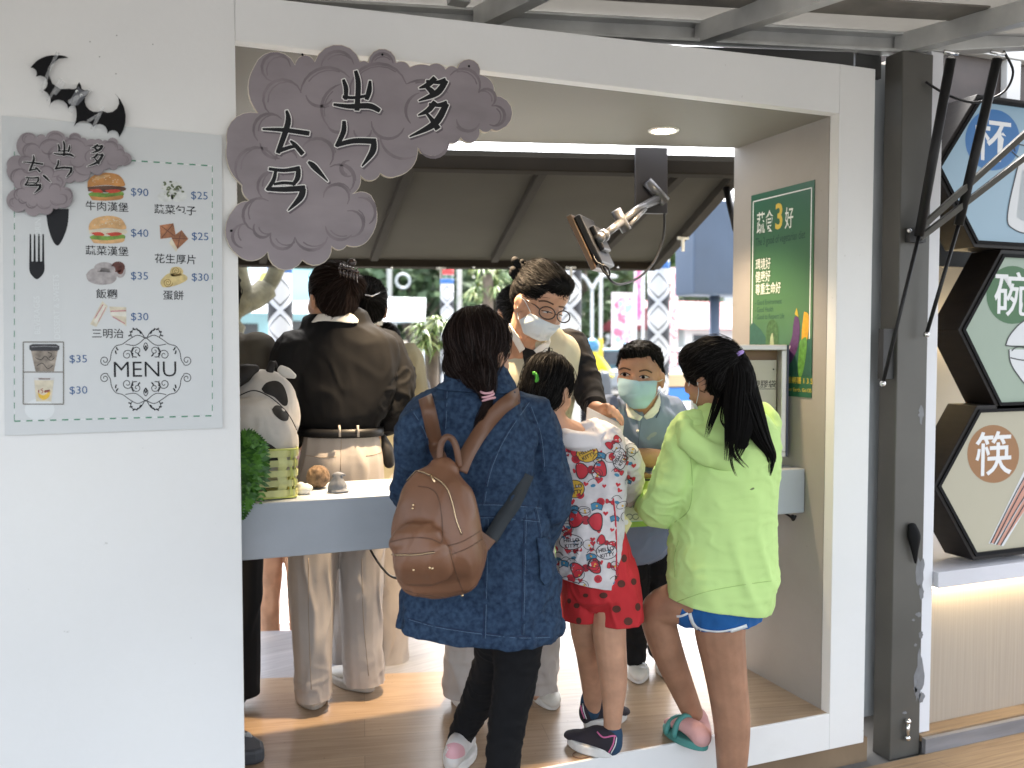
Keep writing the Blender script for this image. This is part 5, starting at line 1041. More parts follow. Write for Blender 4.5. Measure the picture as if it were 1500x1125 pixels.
# ------------------------------------------------------------------ people: helpers
UZ = V((0, 0, 1))
def N(px, py, Y, rw, rd=None):
    p = P(px, py, Y); k = mpp(p); return (p, rw * k, (rd if rd is not None else rw) * k)
def skin(name, c, c2=None): return mat(name, c, .52, var=(14, .22, 10), bump=(150, .3, .0012), sss=.12, spec=.4)
SKA, SKB, SKC = skin('skin_tan', (.42, .225, .135)), skin('skin_light', (.52, .29, .185)), skin('skin_brown', (.36, .19, .115))
HAIRB = mat('hair_black', (.0040, .0034, .0032), .7, spec=.10); HAIRR = mat('hair_dark_brown', (.0100, .0052, .0040), .7, spec=.11)
HAIRB2, HAIRB3, HAIRR2, HAIRR3 = mat('hair_black_sheen', (.010, .008, .0065), .5, spec=.25), mat('hair_black_deep', (.0025, .0022, .0022), .5, spec=.2), mat('hair_brown_sheen', (.022, .011, .008), .5, spec=.25), mat('hair_brown_deep', (.005, .003, .0025), .5, spec=.2)
def face_dir(yaw, pitch):
    y, p = R(yaw), R(pitch); f = (HF * math.cos(y) + RT * math.sin(y)) * math.cos(p) + UZ * math.sin(p); r = (HF * -math.sin(y) + RT * math.cos(y)); return f.normalized(), r.normalized(), r.cross(f).normalized()
def head(mb, c, yaw, pitch, s=1., neck=None, roll=0, nose=1.):
    f, r, u = face_dir(yaw, pitch)
    if roll: q = R(roll); r, u = r * math.cos(q) + u * math.sin(q), u * math.cos(q) - r * math.sin(q)
    E_ = lambda df, dr, du, a, b, d: mb.ell(c + (f * df + r * dr + u * du) * s, (r * a * s, f * b * s, u * d * s), 18, 12)
    E_(-.008, 0, .012, .073, .090, .092); E_(.022, 0, -.035, .064, .068, .082); E_(.040, 0, -.088, .040, .043, .030); E_(.046, 0, .030, .056, .034, .044)
    for q in (-1, 1): E_(.040, q * .034, -.040, .030, .036, .034); E_(-.004, q * .073, -.026, .008, .020, .030); E_(-.012, q * .078, -.018, .006, .012, .018)
    mb.loft([(c + (f * (.080 + .008 * nose) + u * .004) * s, .008 * s, .010 * s), (c + (f * (.080 + .020 * nose) - u * .018) * s, .010 * s, .012 * s), (c + (f * (.078 + .022 * nose) - u * .036) * s, .016 * s, .012 * s)], W=r, seg=10)
    mb.ell(c + (f * .088 - u * .064) * s, (r * .024 * s, f * .010 * s, u * .009 * s), 10, 8)
    if neck is not None: mb.loft([(c + (f * -.02 - u * .05) * s, .050 * s, .052 * s), ((c - (u * .11 + f * .02) * s + neck) / 2, .050 * s, .052 * s), (neck, .058 * s, .056 * s)])
    return f, r, u
def hair_cap(name, parent, m, elems, flow, n=500, steps=9, step=.018, rad=.0009, lift=.0022, seed=0, vox=.006, amp=.0025, keep=None):
    """a mass of hair with single strands lying on it; flow(p) gives the combing direction"""
    mb = MB()
    for e in elems: (mb.ell(*e) if len(e) == 2 else mb.loft(*e))
    o = blob(name, parent, m, mb, vox, 4, [dict(amp=amp, freq=45, axis=UZ, stretch=.25, seed=seed)])
    b = bvh_of([o]); rd = random.Random(seed); off = root_loc(o); fs = o.data.polygons; sm = MB().use(m, True); m2, m3 = (HAIRB2, HAIRB3) if m is HAIRB else (HAIRR2, HAIRR3)
    for _ in range(int(n * 1.7)):
        q = fs[rd.randrange(len(fs))]; p = q.center + off
        if keep and not keep(p): continue
        pts = []; h = lift * (rd.uniform(.2, 1.5) if rd.random() > .07 else rd.uniform(2, 4.5)); jit = V((rd.gauss(0, 1), rd.gauss(0, 1), rd.gauss(0, 1))) * .10
        for k in range(steps):
            loc, nn, _i, _d = b.find_nearest(p)
            if loc is None: break
            pts.append(loc + nn * (h * (.3 + .7 * math.sin(math.pi * min(1, (k + .6) / steps)))))
            d = flow(loc) + jit; d = d - nn * d.dot(nn)
            if d.length < 1e-3: break
            p = loc + d.normalized() * step * rd.uniform(.8, 1.2)
        if len(pts) > 2: L = len(pts); sm.use(m if rd.random() < .6 else m2 if rd.random() < .7 else m3, True); sm.tube(pts, [rad * (1 - .75 * (i / (L - 1)) ** 2) for i in range(L)], 4, False)
    sm.build('strands', o); return o
def lock(mb, pts, r0, n, spread, seed=0, taper=.15, rad=.0014):
    """a lock of loose hair: strands along a line (pixel, pixel, depth, half width px)"""
    rd = random.Random(seed); L = smoothline(pts, 5)
    for _ in range(n):
        a, b = rd.uniform(-1, 1), rd.uniform(-1, 1); ph = rd.uniform(0, 6); out = []
        cut = rd.uniform(.75, 1)
        LL = L[:max(4, int(len(L) * cut))]
        for i, q in enumerate(LL):
            k = mpp(P(q[0], q[1], q[2])); x = q[0] + a * q[3] * spread + math.sin(i * .35 + ph) * .6; out.append(P(x, q[1] + b * 1.2, q[2] - math.sqrt(max(0, 1 - a * a)) * q[3] * k * .7 * (.6 + .4 * b)))
        mb.tube(out, [rad * (1 - (1 - taper) * (i / (len(out) - 1)) ** 2) for i in range(len(out))], 4, False)
def shoe(mb_up, mb_sole, heel, toe, w, h, ankle_h=None):
    """heel and toe points on the ground"""
    d = (toe - heel); L = d.length; f = d.normalized(); s = UZ.cross(f).normalized()
    prof = [(-.02, .62, .95), (.10, .78, 1.0), (.30, .82, .95), (.50, .86, .74), (.70, 1.0, .55), (.88, .92, .44), (1.0, .6, .34)]
    mb_up.loft([(heel + f * (L * t) + UZ * (h * hh * .5 + .012), w * ww * .46, h * hh * .5) for t, ww, hh in prof], W=s, seg=14)
    n = 24; pts = []
    for k in range(n):
        a = 2 * math.pi * k / n; t = .49 - .53 * math.cos(a); ww = .47 + .11 * math.sin(math.pi * max(0, min(1, t)) ** 1.2)
        pts.append(heel + f * (L * t) + s * (w * ww * math.sin(a) * 1.02))
    mb_sole.prism([p + UZ * .001 for p in pts], UZ * .030)
def person(base, label, group=None): return thing('person', base, label, 'person', group)
FAB = lambda n, c, sc=260, st=.25, var=.12, **k: mat(n, c, .85, var=(6, var), bump=(sc, st, .0012), fold=(7, .016), **k)
CREAM = FAB('cream_trousers', (.42, .38, .35)); WHITEC = FAB('white_collar', (.74, .72, .68)); VEST = FAB('cream_vest', (.56, .53, .39)); NAVYP = FAB('black_polo', (.008, .008, .010), spec=.25); SHIRTB = mat('black_satin_shirt', (.0062, .0062, .0070), .8, var=(7, .2), bump=(220, .12), spec=.2, fold=(6, .02))
SNEAK = mat('sneaker_white', (.66, .63, .57), .6, var=(18, .12), bump=(120, .2)); SOLEW = mat('sole_white', (.70, .69, .66), .6, var=(20, .12)); BLKT = FAB('black_trousers', (.006, .006, .007), spec=.25)
MASKW, MASKB = mat('mask_white', (.60, .66, .70), .75, bump=(200, .1)), mat('mask_blue', (.34, .52, .60), .75, bump=(200, .1))
def mask(parent, m, objs, poly, pleats=3, bulge=.011):
    xs, ys = [q[0] for q in poly], [q[1] for q in poly]; cx, cy = sum(xs) / len(xs), sum(ys) / len(ys); hx, hy = (max(xs) - min(xs)) / 2, (max(ys) - min(ys)) / 2
    off = lambda x, y: .004 + bulge * max(0, 1 - ((x - cx) / hx) ** 2 * .9 - ((y - cy) / hy) ** 2 * .9) + .0020 * math.sin((y - cy) / hy * math.pi * pleats + .25 * (x - cx) / hx)
    o = patch('face_mask', parent, m, objs, [poly], off=off, dens=3.2, smooth=6)
    for v in o.data.vertices: pass
    md = o.modifiers.new('solid', 'SOLIDIFY'); md.thickness = .0012; return o
def wire(mb, pts, r=.0011): mb.tube([V(q) for q in smoothline([tuple(p) for p in pts], 5)], r, 6)

# ------------------------------------------------------------------ 1 woman in the denim jacket with the backpack
Y0 = 2.30
w1 = person(V((P(740, 1300, Y0).x, Y0, ZG)), 'woman in a blue denim jacket and black leggings with her back turned')
b = MB(); hc = P(704, 510, Y0 + .01); f, r, u = head(b, hc, 38, -12, 1.02, P(702, 580, Y0 + .0))
b.loft([N(700, 600, Y0, 60, 35), N(696, 680, Y0, 62, 42), N(702, 760, Y0, 60, 42), N(708, 850, Y0, 75, 50), N(708, 900, Y0 + .02, 62, 45)])
b.loft([N(640, 610, Y0, 22), N(610, 660, Y0, 20), N(600, 730, Y0 + .05, 17), N(640, 745, Y0 + .25, 14), N(680, 730, Y0 + .36, 12)])
b.loft([N(770, 615, Y0, 24), N(796, 680, Y0 - .02, 22), N(800, 740, Y0 - .02, 20), N(795, 790, Y0 + .02, 16), N(786, 828, Y0 + .0, 14)])
b.loft([N(712, 890, Y0 + .02, 32), N(728, 945, Y0 + .10, 24), N(708, 1010, Y0 + .22, 19), N(684, 1058, Y0 + .29, 15), N(671, 1092, Y0 + .33, 12)])
b.loft([N(760, 890, Y0, 34), N(755, 990, Y0, 28), N(742, 1070, Y0, 23), N(732, 1190, Y0, 18), N(728, 1270, Y0 + .01, 14), N(728, 1298, Y0 + .02, 14)])
body1 = blob('body', w1, SKB, b, .006, 3)
DEN = mat('denim', (.035, .065, .116), .9, var=(75, .5, 12), bump=(260, .8, .0016), col2=(.0115, .024, .053), spec=.2, fold=(8, .02))
j = MB()
j.loft([N(700, 574, Y0 + .01, 44, 40), N(697, 590, Y0, 70, 44), N(694, 612, Y0, 90, 50), N(693, 660, Y0, 90, 58), N(698, 715, Y0, 88, 60), N(703, 750, Y0, 93, 62), N(706, 830, Y0, 108, 72), N(705, 890, Y0, 118, 80), N(704, 916, Y0, 122, 84)], seg=28)
j.loft([N(700, 551, Y0 + .005, 44, 40), N(701, 562, Y0 + .005, 47, 43), N(702, 576, Y0 + .005, 50, 44)], seg=24)
j.loft([N(640, 605, Y0, 34, 30), N(612, 622, Y0, 32, 32), N(606, 680, Y0 + .01, 28, 30), N(604, 730, Y0 + .06, 26, 27), N(632, 748, Y0 + .22, 22, 22), N(664, 738, Y0 + .33, 18, 18)])
j.loft([N(762, 606, Y0, 36, 32), N(782, 622, Y0, 36, 34), N(798, 680, Y0 - .02, 34, 33), N(803, 730, Y0 - .03, 32, 32), N(797, 772, Y0 + .01, 27, 26), N(790, 805, Y0 + .02, 22, 22)])
def hem1(me):
    for v in me.vertices:
        pass
jacket = blob('denim_jacket', w1, DEN, j, .0065, 3, [dict(amp=.013, freq=6.5, axis=V((.4, 0, 1)), stretch=.3, seed=1), dict(amp=.006, freq=18, axis=V((1, 0, .5)), stretch=.35, seed=2), dict(amp=.008, freq=9, axis=UZ, stretch=.15, seed=9, where=lambda p: max(0, min(1, (.78 - p.z) / .25)))])
# open the skirt at the bottom: cut flat
def flat_cut(o, z, keep_above=True):
    me = o.data; off = root_loc(o); bm = bmesh.new(); bm.from_mesh(me)
    bmesh.ops.bisect_plane(bm, geom=bm.verts[:] + bm.edges[:] + bm.faces[:], plane_co=V((0, 0, z)) - off, plane_no=V((0, 0, -1)), clear_outer=True); bm.to_mesh(me); bm.free()
def tilt_cut(o, q, no):
    me = o.data; off = root_loc(o); bm = bmesh.new(); bm.from_mesh(me)
    bmesh.ops.bisect_plane(bm, geom=bm.verts[:] + bm.edges[:] + bm.faces[:], plane_co=q - off, plane_no=no, clear_outer=True); bm.to_mesh(me); bm.free(); _b.clear()
tilt_cut(jacket, P(704, 932, Y0 - .05), (UZ * -1 - RT * .08).normalized())
md = jacket.modifiers.new('solid', 'SOLIDIFY'); md.thickness = .004; md.offset = -1
DARKST, PALEST = mat('denim_seam_dark', (.010, .022, .06), .9), mat('denim_stitch', (.10, .16, .24), .8)
s1, s2 = MB().use(DARKST, True), MB().use(PALEST, True)
for k, line in enumerate([[(600, 600), (622, 640), (630, 700), (622, 760)], [(652, 572), (649, 640), (644, 690)], [(772, 590), (738, 640), (716, 690), (706, 740)], [(590, 735), (650, 738), (720, 737), (790, 742)], [(592, 752), (650, 757), (720, 756), (788, 762)], [(768, 748), (766, 830), (764, 930)], [(712, 760), (710, 850), (708, 935)], [(596, 905), (640, 917), (700, 926), (760, 932), (822, 930)], [(632, 566), (690, 571), (742, 569)], [(775, 596), (790, 640), (795, 690)], [(782, 742), (790, 780), (788, 800)]]):
    seam(s1, [jacket], line, .0013, .0002); seam(s2, [jacket], [(x + 3.2, y + (2.5 if k in (3, 4, 7, 8) else 0)) for x, y in line], .0007, .0006)
s1.build('seam', jacket); s2.build('stitching', jacket)
patch('jacket_collar', w1, DEN, [jacket, body1], [smoothline([(652, 545), (662, 552), (700, 556), (735, 560), (750, 569), (748, 580), (700, 578), (640, 573), (640, 562), (652, 545)], 3)], off=.007, dens=5, thick=.005, smooth=2)
patch('pocket_flap', jacket, DEN, [jacket], [[(784, 788), (800, 786), (806, 815), (806, 846), (796, 858), (789, 848), (788, 815)]], off=.007, dens=4, thick=.004)
LEG = FAB('black_leggings', (.0045, .0045, .0055), spec=.25); l = MB()
l.loft([N(712, 880, Y0 + .02, 44), N(728, 945, Y0 + .10, 33), N(708, 1010, Y0 + .22, 27), N(684, 1058, Y0 + .29, 21), N(671, 1084, Y0 + .325, 17)]); l.loft([N(756, 870, Y0, 44), N(758, 950, Y0, 37), N(752, 1010, Y0, 31), N(740, 1080, Y0, 27), N(732, 1190, Y0, 22), N(729, 1262, Y0 + .01, 18)]); l.loft([N(722, 850, Y0, 66, 50), N(722, 890, Y0, 66, 48)])
blob('leggings', w1, LEG, l, .007, 4, [dict(amp=.004, freq=26, axis=RT, stretch=.4, seed=4)])
SHW = mat('shoe_white_leather', (.66, .64, .62), .45, var=(20, .08)); PNK = mat('shoe_pink', (.62, .33, .36), .5)
up, so_ = MB(), MB().use(SOLEW); h1 = PZ(664, 1134, 0); shoe(up, so_, h1, h1 + HF * .20 + RT * .03, .088, .095); h2 = V((P(726, 1300, Y0).x, Y0 - .03, ZG)); shoe(up, so_, h2, h2 + HF * .22 + RT * .03, .085, .09)
sh1 = blob('shoe', w1, SHW, up, .005, 3); so_.build('sole', sh1, bevel=.006); patch('heel_tab', sh1, PNK, [sh1], [smoothline([(652, 1092), (665, 1088), (678, 1093), (680, 1106), (665, 1112), (652, 1107), (652, 1092)], 3)], off=.001)
# hair and braid
hf, hr, hu = f, r, u
hd1 = hair_cap('hair', w1, HAIRR, [(hc + (f * -.022 + u * .016), (r * .088, f * .094, u * .098)), (hc + f * -.030 - u * .045, (r * .080, f * .072, u * .075)), ([N(700, 548, Y0 - .075, 26, 18), N(710, 562, Y0 - .085, 17, 14), N(714, 578, Y0 - .09, 9, 9)],)],
    lambda p: (P(712, 575, Y0 - .09) - p).normalized() + V((0, 0, -.5)), 1100, 11, .017, .0009, .003, 3)
h = MB().use(HAIRR, True); lock(h, [(713, 572, Y0 - .095, 8), (714, 590, Y0 - .1, 7), (706, 610, Y0 - .098, 8), (694, 632, Y0 - .092, 3)], 6, 60, 1, 5); lock(h, [(690, 545, Y0 - .08, 20), (705, 560, Y0 - .09, 14), (714, 576, Y0 - .095, 7)], 6, 70, 1, 6); lock(h, [(738, 470, Y0 - .01, 4), (746, 492, Y0 + .0, 4), (744, 512, Y0 + .0, 3)], 4, 22, 1, 7); h.build('braid', hd1)
m = MB().use(mat('scrunchie_pink', (.62, .34, .38), .6), True)
for k in range(3):
    c_ = P(713 + k * 1.5, 573 + k * 6, Y0 - .10); m.tube([c_ + RT * (.016 * math.cos(q * .5)) + UZ * (.005 * math.sin(q * .5 + k)) + HF * (.016 * math.sin(q * .5)) for q in range(13)], .0032, 8)
m.build('hair_band', w1)
m = MB().use(GOLD, True); wire(m, [P(737, 530, Y0 - .035), P(737, 537, Y0 - .036), P(736, 543, Y0 - .036)], .0008); m.ball(P(737, 522, Y0 - .035), .0026, 8, 6); m.ball(P(736, 544, Y0 - .036), .0024, 8, 6); m.build('earring', w1)
# backpack
Yb = 2.10
bk = thing('backpack', P(645, 780, Yb), 'brown leather backpack with gold zips on the back of the woman in denim', 'backpack'); LEA = mat('tan_leather', (.178, .080, .041), .45, var=(5, .22), bump=(160, .22, .001), fold=(6, .012)); LEA2 = mat('tan_leather_strap', (.145, .066, .034), .5, var=(6, .2))
m = MB()
m.loft([N(650, 688, Yb + .03, 24, 18), N(645, 708, Yb + .025, 46, 34), N(641, 745, Yb + .015, 60, 44), N(640, 785, Yb + .01, 66, 50), N(643, 820, Yb + .01, 67, 50), N(645, 846, Yb + .01, 62, 30)], power=2.6, seg=28)
m.loft([N(610, 795, Yb - .055, 36, 26), N(618, 815, Yb - .06, 44, 30), N(622, 836, Yb - .05, 43, 22)], power=2.8, seg=22); m.loft([N(612, 789, Yb - .055, 40, 25), N(612, 797, Yb - .056, 42, 26)], power=2.8)
m.loft([N(690, 800, Yb + .01, 22, 34), N(690, 822, Yb + .01, 22, 34), N(686, 840, Yb + .01, 19, 24)], power=2.5)
pack = blob('main_bag', bk, LEA, m, .005, 2, [dict(amp=.0035, freq=13, axis=UZ, stretch=.5, seed=7)])
zl = MB().use(GOLD, True); zd = MB().use(mat('zip_tape', (.05, .025, .015), .7), True)
main = [(597, 705), (602, 694), (613, 691), (632, 698), (652, 712), (662, 735), (668, 760), (676, 783)]; seam(zd, [pack], main, .0026, .0004); seam(zl, [pack], main, .0011, .0028); fr = [(568, 812), (590, 813), (615, 812), (636, 809)]; seam(zd, [pack], fr, .0030, .0004); seam(zl, [pack], fr, .0012, .003)
for x, y, dx, dy in ((605, 694, -5, 12), (631, 697, 6, 11), (568, 813, -1, 13)):
    a_, b2 = cast([pack], x, y, .005), cast([pack], x + dx, y + dy, .006)
    if a_ and b2: zl.tube([a_, (a_ + b2) / 2, b2], [.0032, .0022, .003], 6)
for x, y in ((606, 740), (605, 745), (629, 831), (606, 834), (677, 871), (633, 832)):
    q = cast([pack], x, y, .002)
    if q: zl.ball(q, .0035, 8, 6)
zl.build('zip', bk); zd.build('zip_tape', bk); s1 = MB().use(mat('leather_seam', (.09, .042, .022), .6), True)
for line in ([(612, 712), (632, 716), (643, 732), (648, 770), (647, 795)], [(567, 795), (600, 788), (628, 789), (646, 796)], [(656, 800), (680, 792), (703, 778)], [(658, 805), (668, 840), (678, 866)], [(576, 858), (610, 869), (650, 874), (684, 866), (712, 842)], [(662, 812), (685, 803), (706, 790)]): seam(s1, [pack], line, .0014, .0001)
s1.build('seam', bk)
def strap3(mb, pts, wpx, thick=.006, dn=None):
    L = [V(q) for q in smoothline([tuple(P(*p)) for p in pts], 6)]; n = len(L); vs = []
    for i, p in enumerate(L):
        t_ = (L[min(i + 1, n - 1)] - L[max(i - 1, 0)]).normalized(); s_ = t_.cross(-HF if dn is None else dn).normalized(); k = mpp(p) * wpx / 2; nn = s_.cross(t_)
        vs += [p - s_ * k - nn * thick / 2, p + s_ * k - nn * thick / 2, p + s_ * k + nn * thick / 2, p - s_ * k + nn * thick / 2]
    fs = [(0, 1, 2, 3), (4 * n - 1, 4 * n - 2, 4 * n - 3, 4 * n - 4)]
    for i in range(n - 1):
        for k in range(4): a = 4 * i; fs.append((a + k, a + 4 + k, a + 4 + (k + 1) % 4, a + (k + 1) % 4))
    mb.add(vs, fs)
def onjk(x, y, o): q = cast([jacket], x, y, o); return (x, y, (q.y if q else Y0 - .1))
m = MB().use(LEA2, True); strap3(m, [onjk(x, y, .012) for x, y in ((623, 582), (627, 598), (631, 615), (635, 635), (639, 655))] + [(644, 672, Yb + .035), (648, 690, Yb + .03)], 21); m.build('shoulder_strap', bk)
m = MB().use(LEA2, True); strap3(m, [onjk(x, y, .009) for x, y in ((760, 579), (755, 582), (746, 588), (730, 601), (706, 630))] + [(686, 662, Yb + .05), (674, 690, Yb + .03)], 22); m.build('shoulder_strap', bk)
m = MB().use(LEA2, True); strap3(m, [(644, 676, Yb + .03), (645, 655, Yb + .03), (652, 641, Yb + .025), (662, 643, Yb + .025), (669, 658, Yb + .02), (673, 684, Yb + .02)], 9, .007); m.build('handle', bk)
m = MB().use(mat('webbing_dark', (.022, .028, .034), .8, bump=(300, .3)), True); strap3(m, [(718, 790, Yb + .05), (735, 762, Yb + .07)] + [onjk(x, y, .006) for x, y in ((752, 738), (764, 712), (772, 694))], 22, .003); m.build('webbing', bk)
m = MB().use(LEA2); m.prism([P(702, 776, Yb + .03), P(726, 793, Yb + .04), P(711, 812, Yb + .03)], HF * .006); m.build('strap_tab', bk, bevel=.0015)

# ------------------------------------------------------------------ 2 girl in the lime hoodie
Y0 = 2.32
g1 = person(V((P(1070, 1290, Y0).x, Y0, ZG)), 'girl in a lime green hoodie and blue shorts with a long ponytail')
b = MB(); hc = P(1043, 548, Y0 + .01); f, r, u = head(b, hc, -44, -12, .96, P(1062, 622, Y0))
b.loft([N(1065, 640, Y0, 48, 32), N(1065, 720, Y0, 48, 34), N(1060, 810, Y0, 50, 38), N(1056, 880, Y0, 54, 42)])
hipL, hipR = (1030, 872), (1062, 872)
b.loft([N(1060, 870, Y0, 42), N(1054, 915, Y0, 38), N(1060, 965, Y0, 33), N(1066, 1008, Y0, 29.5), N(1072, 1060, Y0, 27), N(1072, 1125, Y0, 22), N(1070, 1200, Y0, 15), N(1070, 1262, Y0, 13), N(1072, 1280, Y0 - .02, 14)])
b.loft([N(1030, 876, Y0 + .02, 38), N(996, 882, Y0 + .07, 32), N(966, 893, Y0 + .12, 27), N(966, 915, Y0 + .13, 25.5), N(980, 960, Y0 + .14, 23), N(998, 1005, Y0 + .16, 19), N(1015, 1046, Y0 + .17, 15.5), N(1024, 1072, Y0 + .17, 15), N(1012, 1082, Y0 + .20, 15)])
b.loft([N(1012, 640, Y0, 24), N(985, 700, Y0 + .03, 20), N(962, 752, Y0 + .10, 16), N(952, 735, Y0 + .20, 12), N(948, 715, Y0 + .25, 10)])
for k, (x, y) in enumerate(((940, 697), (946, 695), (952, 697), (958, 700))): b.loft([N(950 + k * 2, 716, Y0 + .25, 4.2), N(x + 1, y + 5, Y0 + .245, 3.9), N(x, y - 1, Y0 + .235, 3.3)], seg=8)
b.loft([N(956, 716, Y0 + .24, 4.5), N(962, 708, Y0 + .225, 4), N(963, 700, Y0 + .22, 3.3)], seg=8)
body2 = blob('body', g1, SKC, b, .0045, 9)
LIME = FAB('lime_fleece', (.53, .75, .27), 380, .45, .05); j = MB()
j.loft([N(1064, 612, Y0 + .01, 52, 44), N(1066, 632, Y0, 70, 50), N(1065, 665, Y0, 75, 56), N(1063, 720, Y0, 75, 58), N(1060, 790, Y0, 77, 62), N(1058, 850, Y0, 79, 64), N(1057, 880, Y0, 76, 62)], seg=28, power=2.3)
j.loft([N(1016, 634, Y0, 34, 34), N(1000, 668, Y0 + .02, 34, 34), N(980, 716, Y0 + .05, 30, 30), N(962, 748, Y0 + .10, 26, 26), N(952, 738, Y0 + .19, 22, 20), N(949, 726, Y0 + .23, 16, 15)])
j.loft([N(1112, 640, Y0 + .01, 26, 32), N(1114, 690, Y0 + .06, 23, 28), N(1112, 745, Y0 + .14, 22, 24), N(1075, 740, Y0 + .26, 20, 20)])
hood = blob('hoodie', g1, LIME, j, .0065, 3, [dict(amp=.008, freq=7, axis=V((-.5, 0, 1)), stretch=.35, seed=12), dict(amp=.003, freq=22, axis=RT, stretch=.4, seed=13), dict(amp=.005, freq=15, axis=RT, stretch=.3, seed=14, where=lambda p: 1 if (p - P(960, 740, Y0 + .12)).length < .14 else 0)])
tilt_cut(hood, P(1060, 892, Y0 - .06), (UZ * -1 + RT * -.14).normalized()); md = hood.modifiers.new('solid', 'SOLIDIFY'); md.thickness = .006; md.offset = -1
k = MB(); k.loft([N(1004, 616, Y0 - .01, 12, 12), N(1006, 640, Y0 - .05, 17, 14), N(1040, 664, Y0 - .085, 20, 16), N(1090, 674, Y0 - .09, 22, 16), N(1124, 655, Y0 - .055, 19, 15), N(1130, 622, Y0 - .0, 16, 14), N(1116, 600, Y0 + .05, 13, 13)], W=UZ, seg=18); k.loft([N(1022, 636, Y0 - .05, 16), N(1065, 645, Y0 - .08, 26, 16), N(1110, 632, Y0 - .05, 20)], W=UZ); k.loft([N(1055, 616, Y0 - .03, 44, 30), N(1064, 640, Y0 - .05, 50, 30)])
blob('hood', hood, LIME, k, .006, 4, [dict(amp=.006, freq=14, axis=RT, stretch=.3, seed=15)])
limeS = mat('lime_seam', (.34, .52, .16), .9); s1 = MB().use(limeS, True)
for line in ([(990, 634), (1008, 660), (1014, 700), (1010, 745), (988, 765)], [(986, 884), (1030, 868), (1080, 858), (1137, 850)], [(994, 792), (988, 815), (989, 845)], [(1000, 612), (1012, 632), (1050, 655)]): seam(s1, [hood], line, .0012, .0001)
s1.build('seam', hood); s1 = MB().use(mat('cuff_lime', (.46, .62, .16), .9), True)
s1.loft([N(950, 726, Y0 + .225, 18, 17), N(948, 713, Y0 + .245, 15, 14)]); s1.build('cuff', hood)
patch('stain_mark', hood, mat('stain_grey', (.16, .22, .09), .9), [hood], [smoothline([(1098, 717), (1103, 714), (1105, 716), (1101, 718), (1098, 717)], 2)], off=.0008, dens=3)
SHB = FAB('blue_shorts', (.010, .105, .33)); s = MB(); s.loft([N(1058, 862, Y0, 66, 54), N(1060, 885, Y0, 60, 52)]); s.loft([N(1062, 870, Y0, 47), N(1055, 915, Y0, 42), N(1055, 950, Y0, 41)]); s.loft([N(1034, 876, Y0 + .02, 44), N(1012, 884, Y0 + .05, 36)])
sh = blob('shorts', g1, SHB, s, .006, 4, [dict(amp=.004, freq=20, axis=UZ, stretch=.3, seed=16)])
tilt_cut(sh, P(1052, 929, Y0 - .08), (UZ * -1 + RT * .12).normalized())
patch('white_trim', sh, WHT, [sh], [strip(smoothline([(1011, 898), (1015, 912), (1026, 922), (1050, 926), (1072, 923), (1094, 916)], 5), 5), strip(smoothline([(988, 902), (998, 902), (1008, 898)], 4), 3)], off=.0025, dens=4, thick=.002)
# ponytail
hair2 = hair_cap('hair', g1, HAIRB, [(hc + (f * -.008 + u * .024), (r * .085, f * .096, u * .090)), (hc + f * .050 + u * .055, (r * .066, f * .046, u * .050)), (hc + f * -.042 - u * .02, (r * .074, f * .062, u * .072)), (P(1076, 524, Y0 - .03), (RT * .022, HF * .022, UZ * .022))], lambda p: (P(1077, 522, Y0 - .04) - p).normalized(), 1000, 9, .016, .0009, .0028, 8)
h = MB(); h.loft([N(1078, 522, Y0 - .045, 14, 12), N(1085, 548, Y0 - .07, 20, 16), N(1084, 590, Y0 - .10, 22, 16), N(1081, 630, Y0 - .13, 17, 12), N(1088, 650, Y0 - .14, 10, 7)]); h.loft([N(1090, 600, Y0 - .10, 16, 12), N(1106, 630, Y0 - .12, 15, 9), N(1124, 662, Y0 - .12, 9, 6), N(1130, 688, Y0 - .12, 3, 3)])
blob('ponytail', hair2, HAIRB, h, .005, 3, [dict(amp=.004, freq=50, axis=UZ, stretch=.12, seed=20)])
h = MB().use(HAIRB, True); lock(h, [(1078, 522, Y0 - .05, 12), (1086, 548, Y0 - .085, 20), (1084, 592, Y0 - .12, 24), (1080, 640, Y0 - .155, 19), (1070, 680, Y0 - .155, 10)], 8, 240, 1, 1); lock(h, [(1084, 540, Y0 - .07, 18), (1096, 590, Y0 - .12, 20), (1114, 640, Y0 - .135, 15), (1130, 670, Y0 - .13, 7), (1126, 702, Y0 - .125, 2)], 8, 150, 1, 2)
lock(h, [(1058, 570, Y0 - .06, 8), (1048, 600, Y0 - .09, 7), (1040, 622, Y0 - .11, 5), (1034, 642, Y0 - .10, 3)], 4, 34, 1, 3); lock(h, [(1074, 640, Y0 - .155, 6), (1076, 665, Y0 - .155, 6), (1096, 688, Y0 - .145, 4)], 4, 26, 1, 4); lock(h, [(1110, 600, Y0 - .09, 4), (1122, 618, Y0 - .09, 4), (1132, 632, Y0 - .08, 3), (1122, 646, Y0 - .10, 3)], 4, 16, 1, 12); lock(h, [(1070, 650, Y0 - .15, 3), (1072, 680, Y0 - .15, 2), (1080, 700, Y0 - .14, 1)], 3, 6, 1, 13); lock(h, [(1062, 585, Y0 - .08, 3), (1058, 615, Y0 - .12, 3), (1068, 632, Y0 - .13, 3)], 3, 10, 1, 14); h.build('loose_strands', hair2)
m = MB().use(mat('band_lilac', (.36, .24, .62), .6), True); c_ = P(1075, 523, Y0 - .045); ax_ = (P(1086, 540, Y0 - .06) - c_).normalized(); a1_ = ax_.orthogonal().normalized(); a2_ = ax_.cross(a1_); m.tube([c_ + a1_ * .030 * math.cos(q * .5) + a2_ * .028 * math.sin(q * .5) for q in range(14)], .0075, 8); m.build('hair_band', g1)
mask(g1, MASKW, [body2], [(1004, 578), (1010, 586), (1018, 594), (1023, 588), (1030, 606), (1026, 614), (1016, 606), (1006, 596)], 2, .006); m = MB().use(MASKW, True)
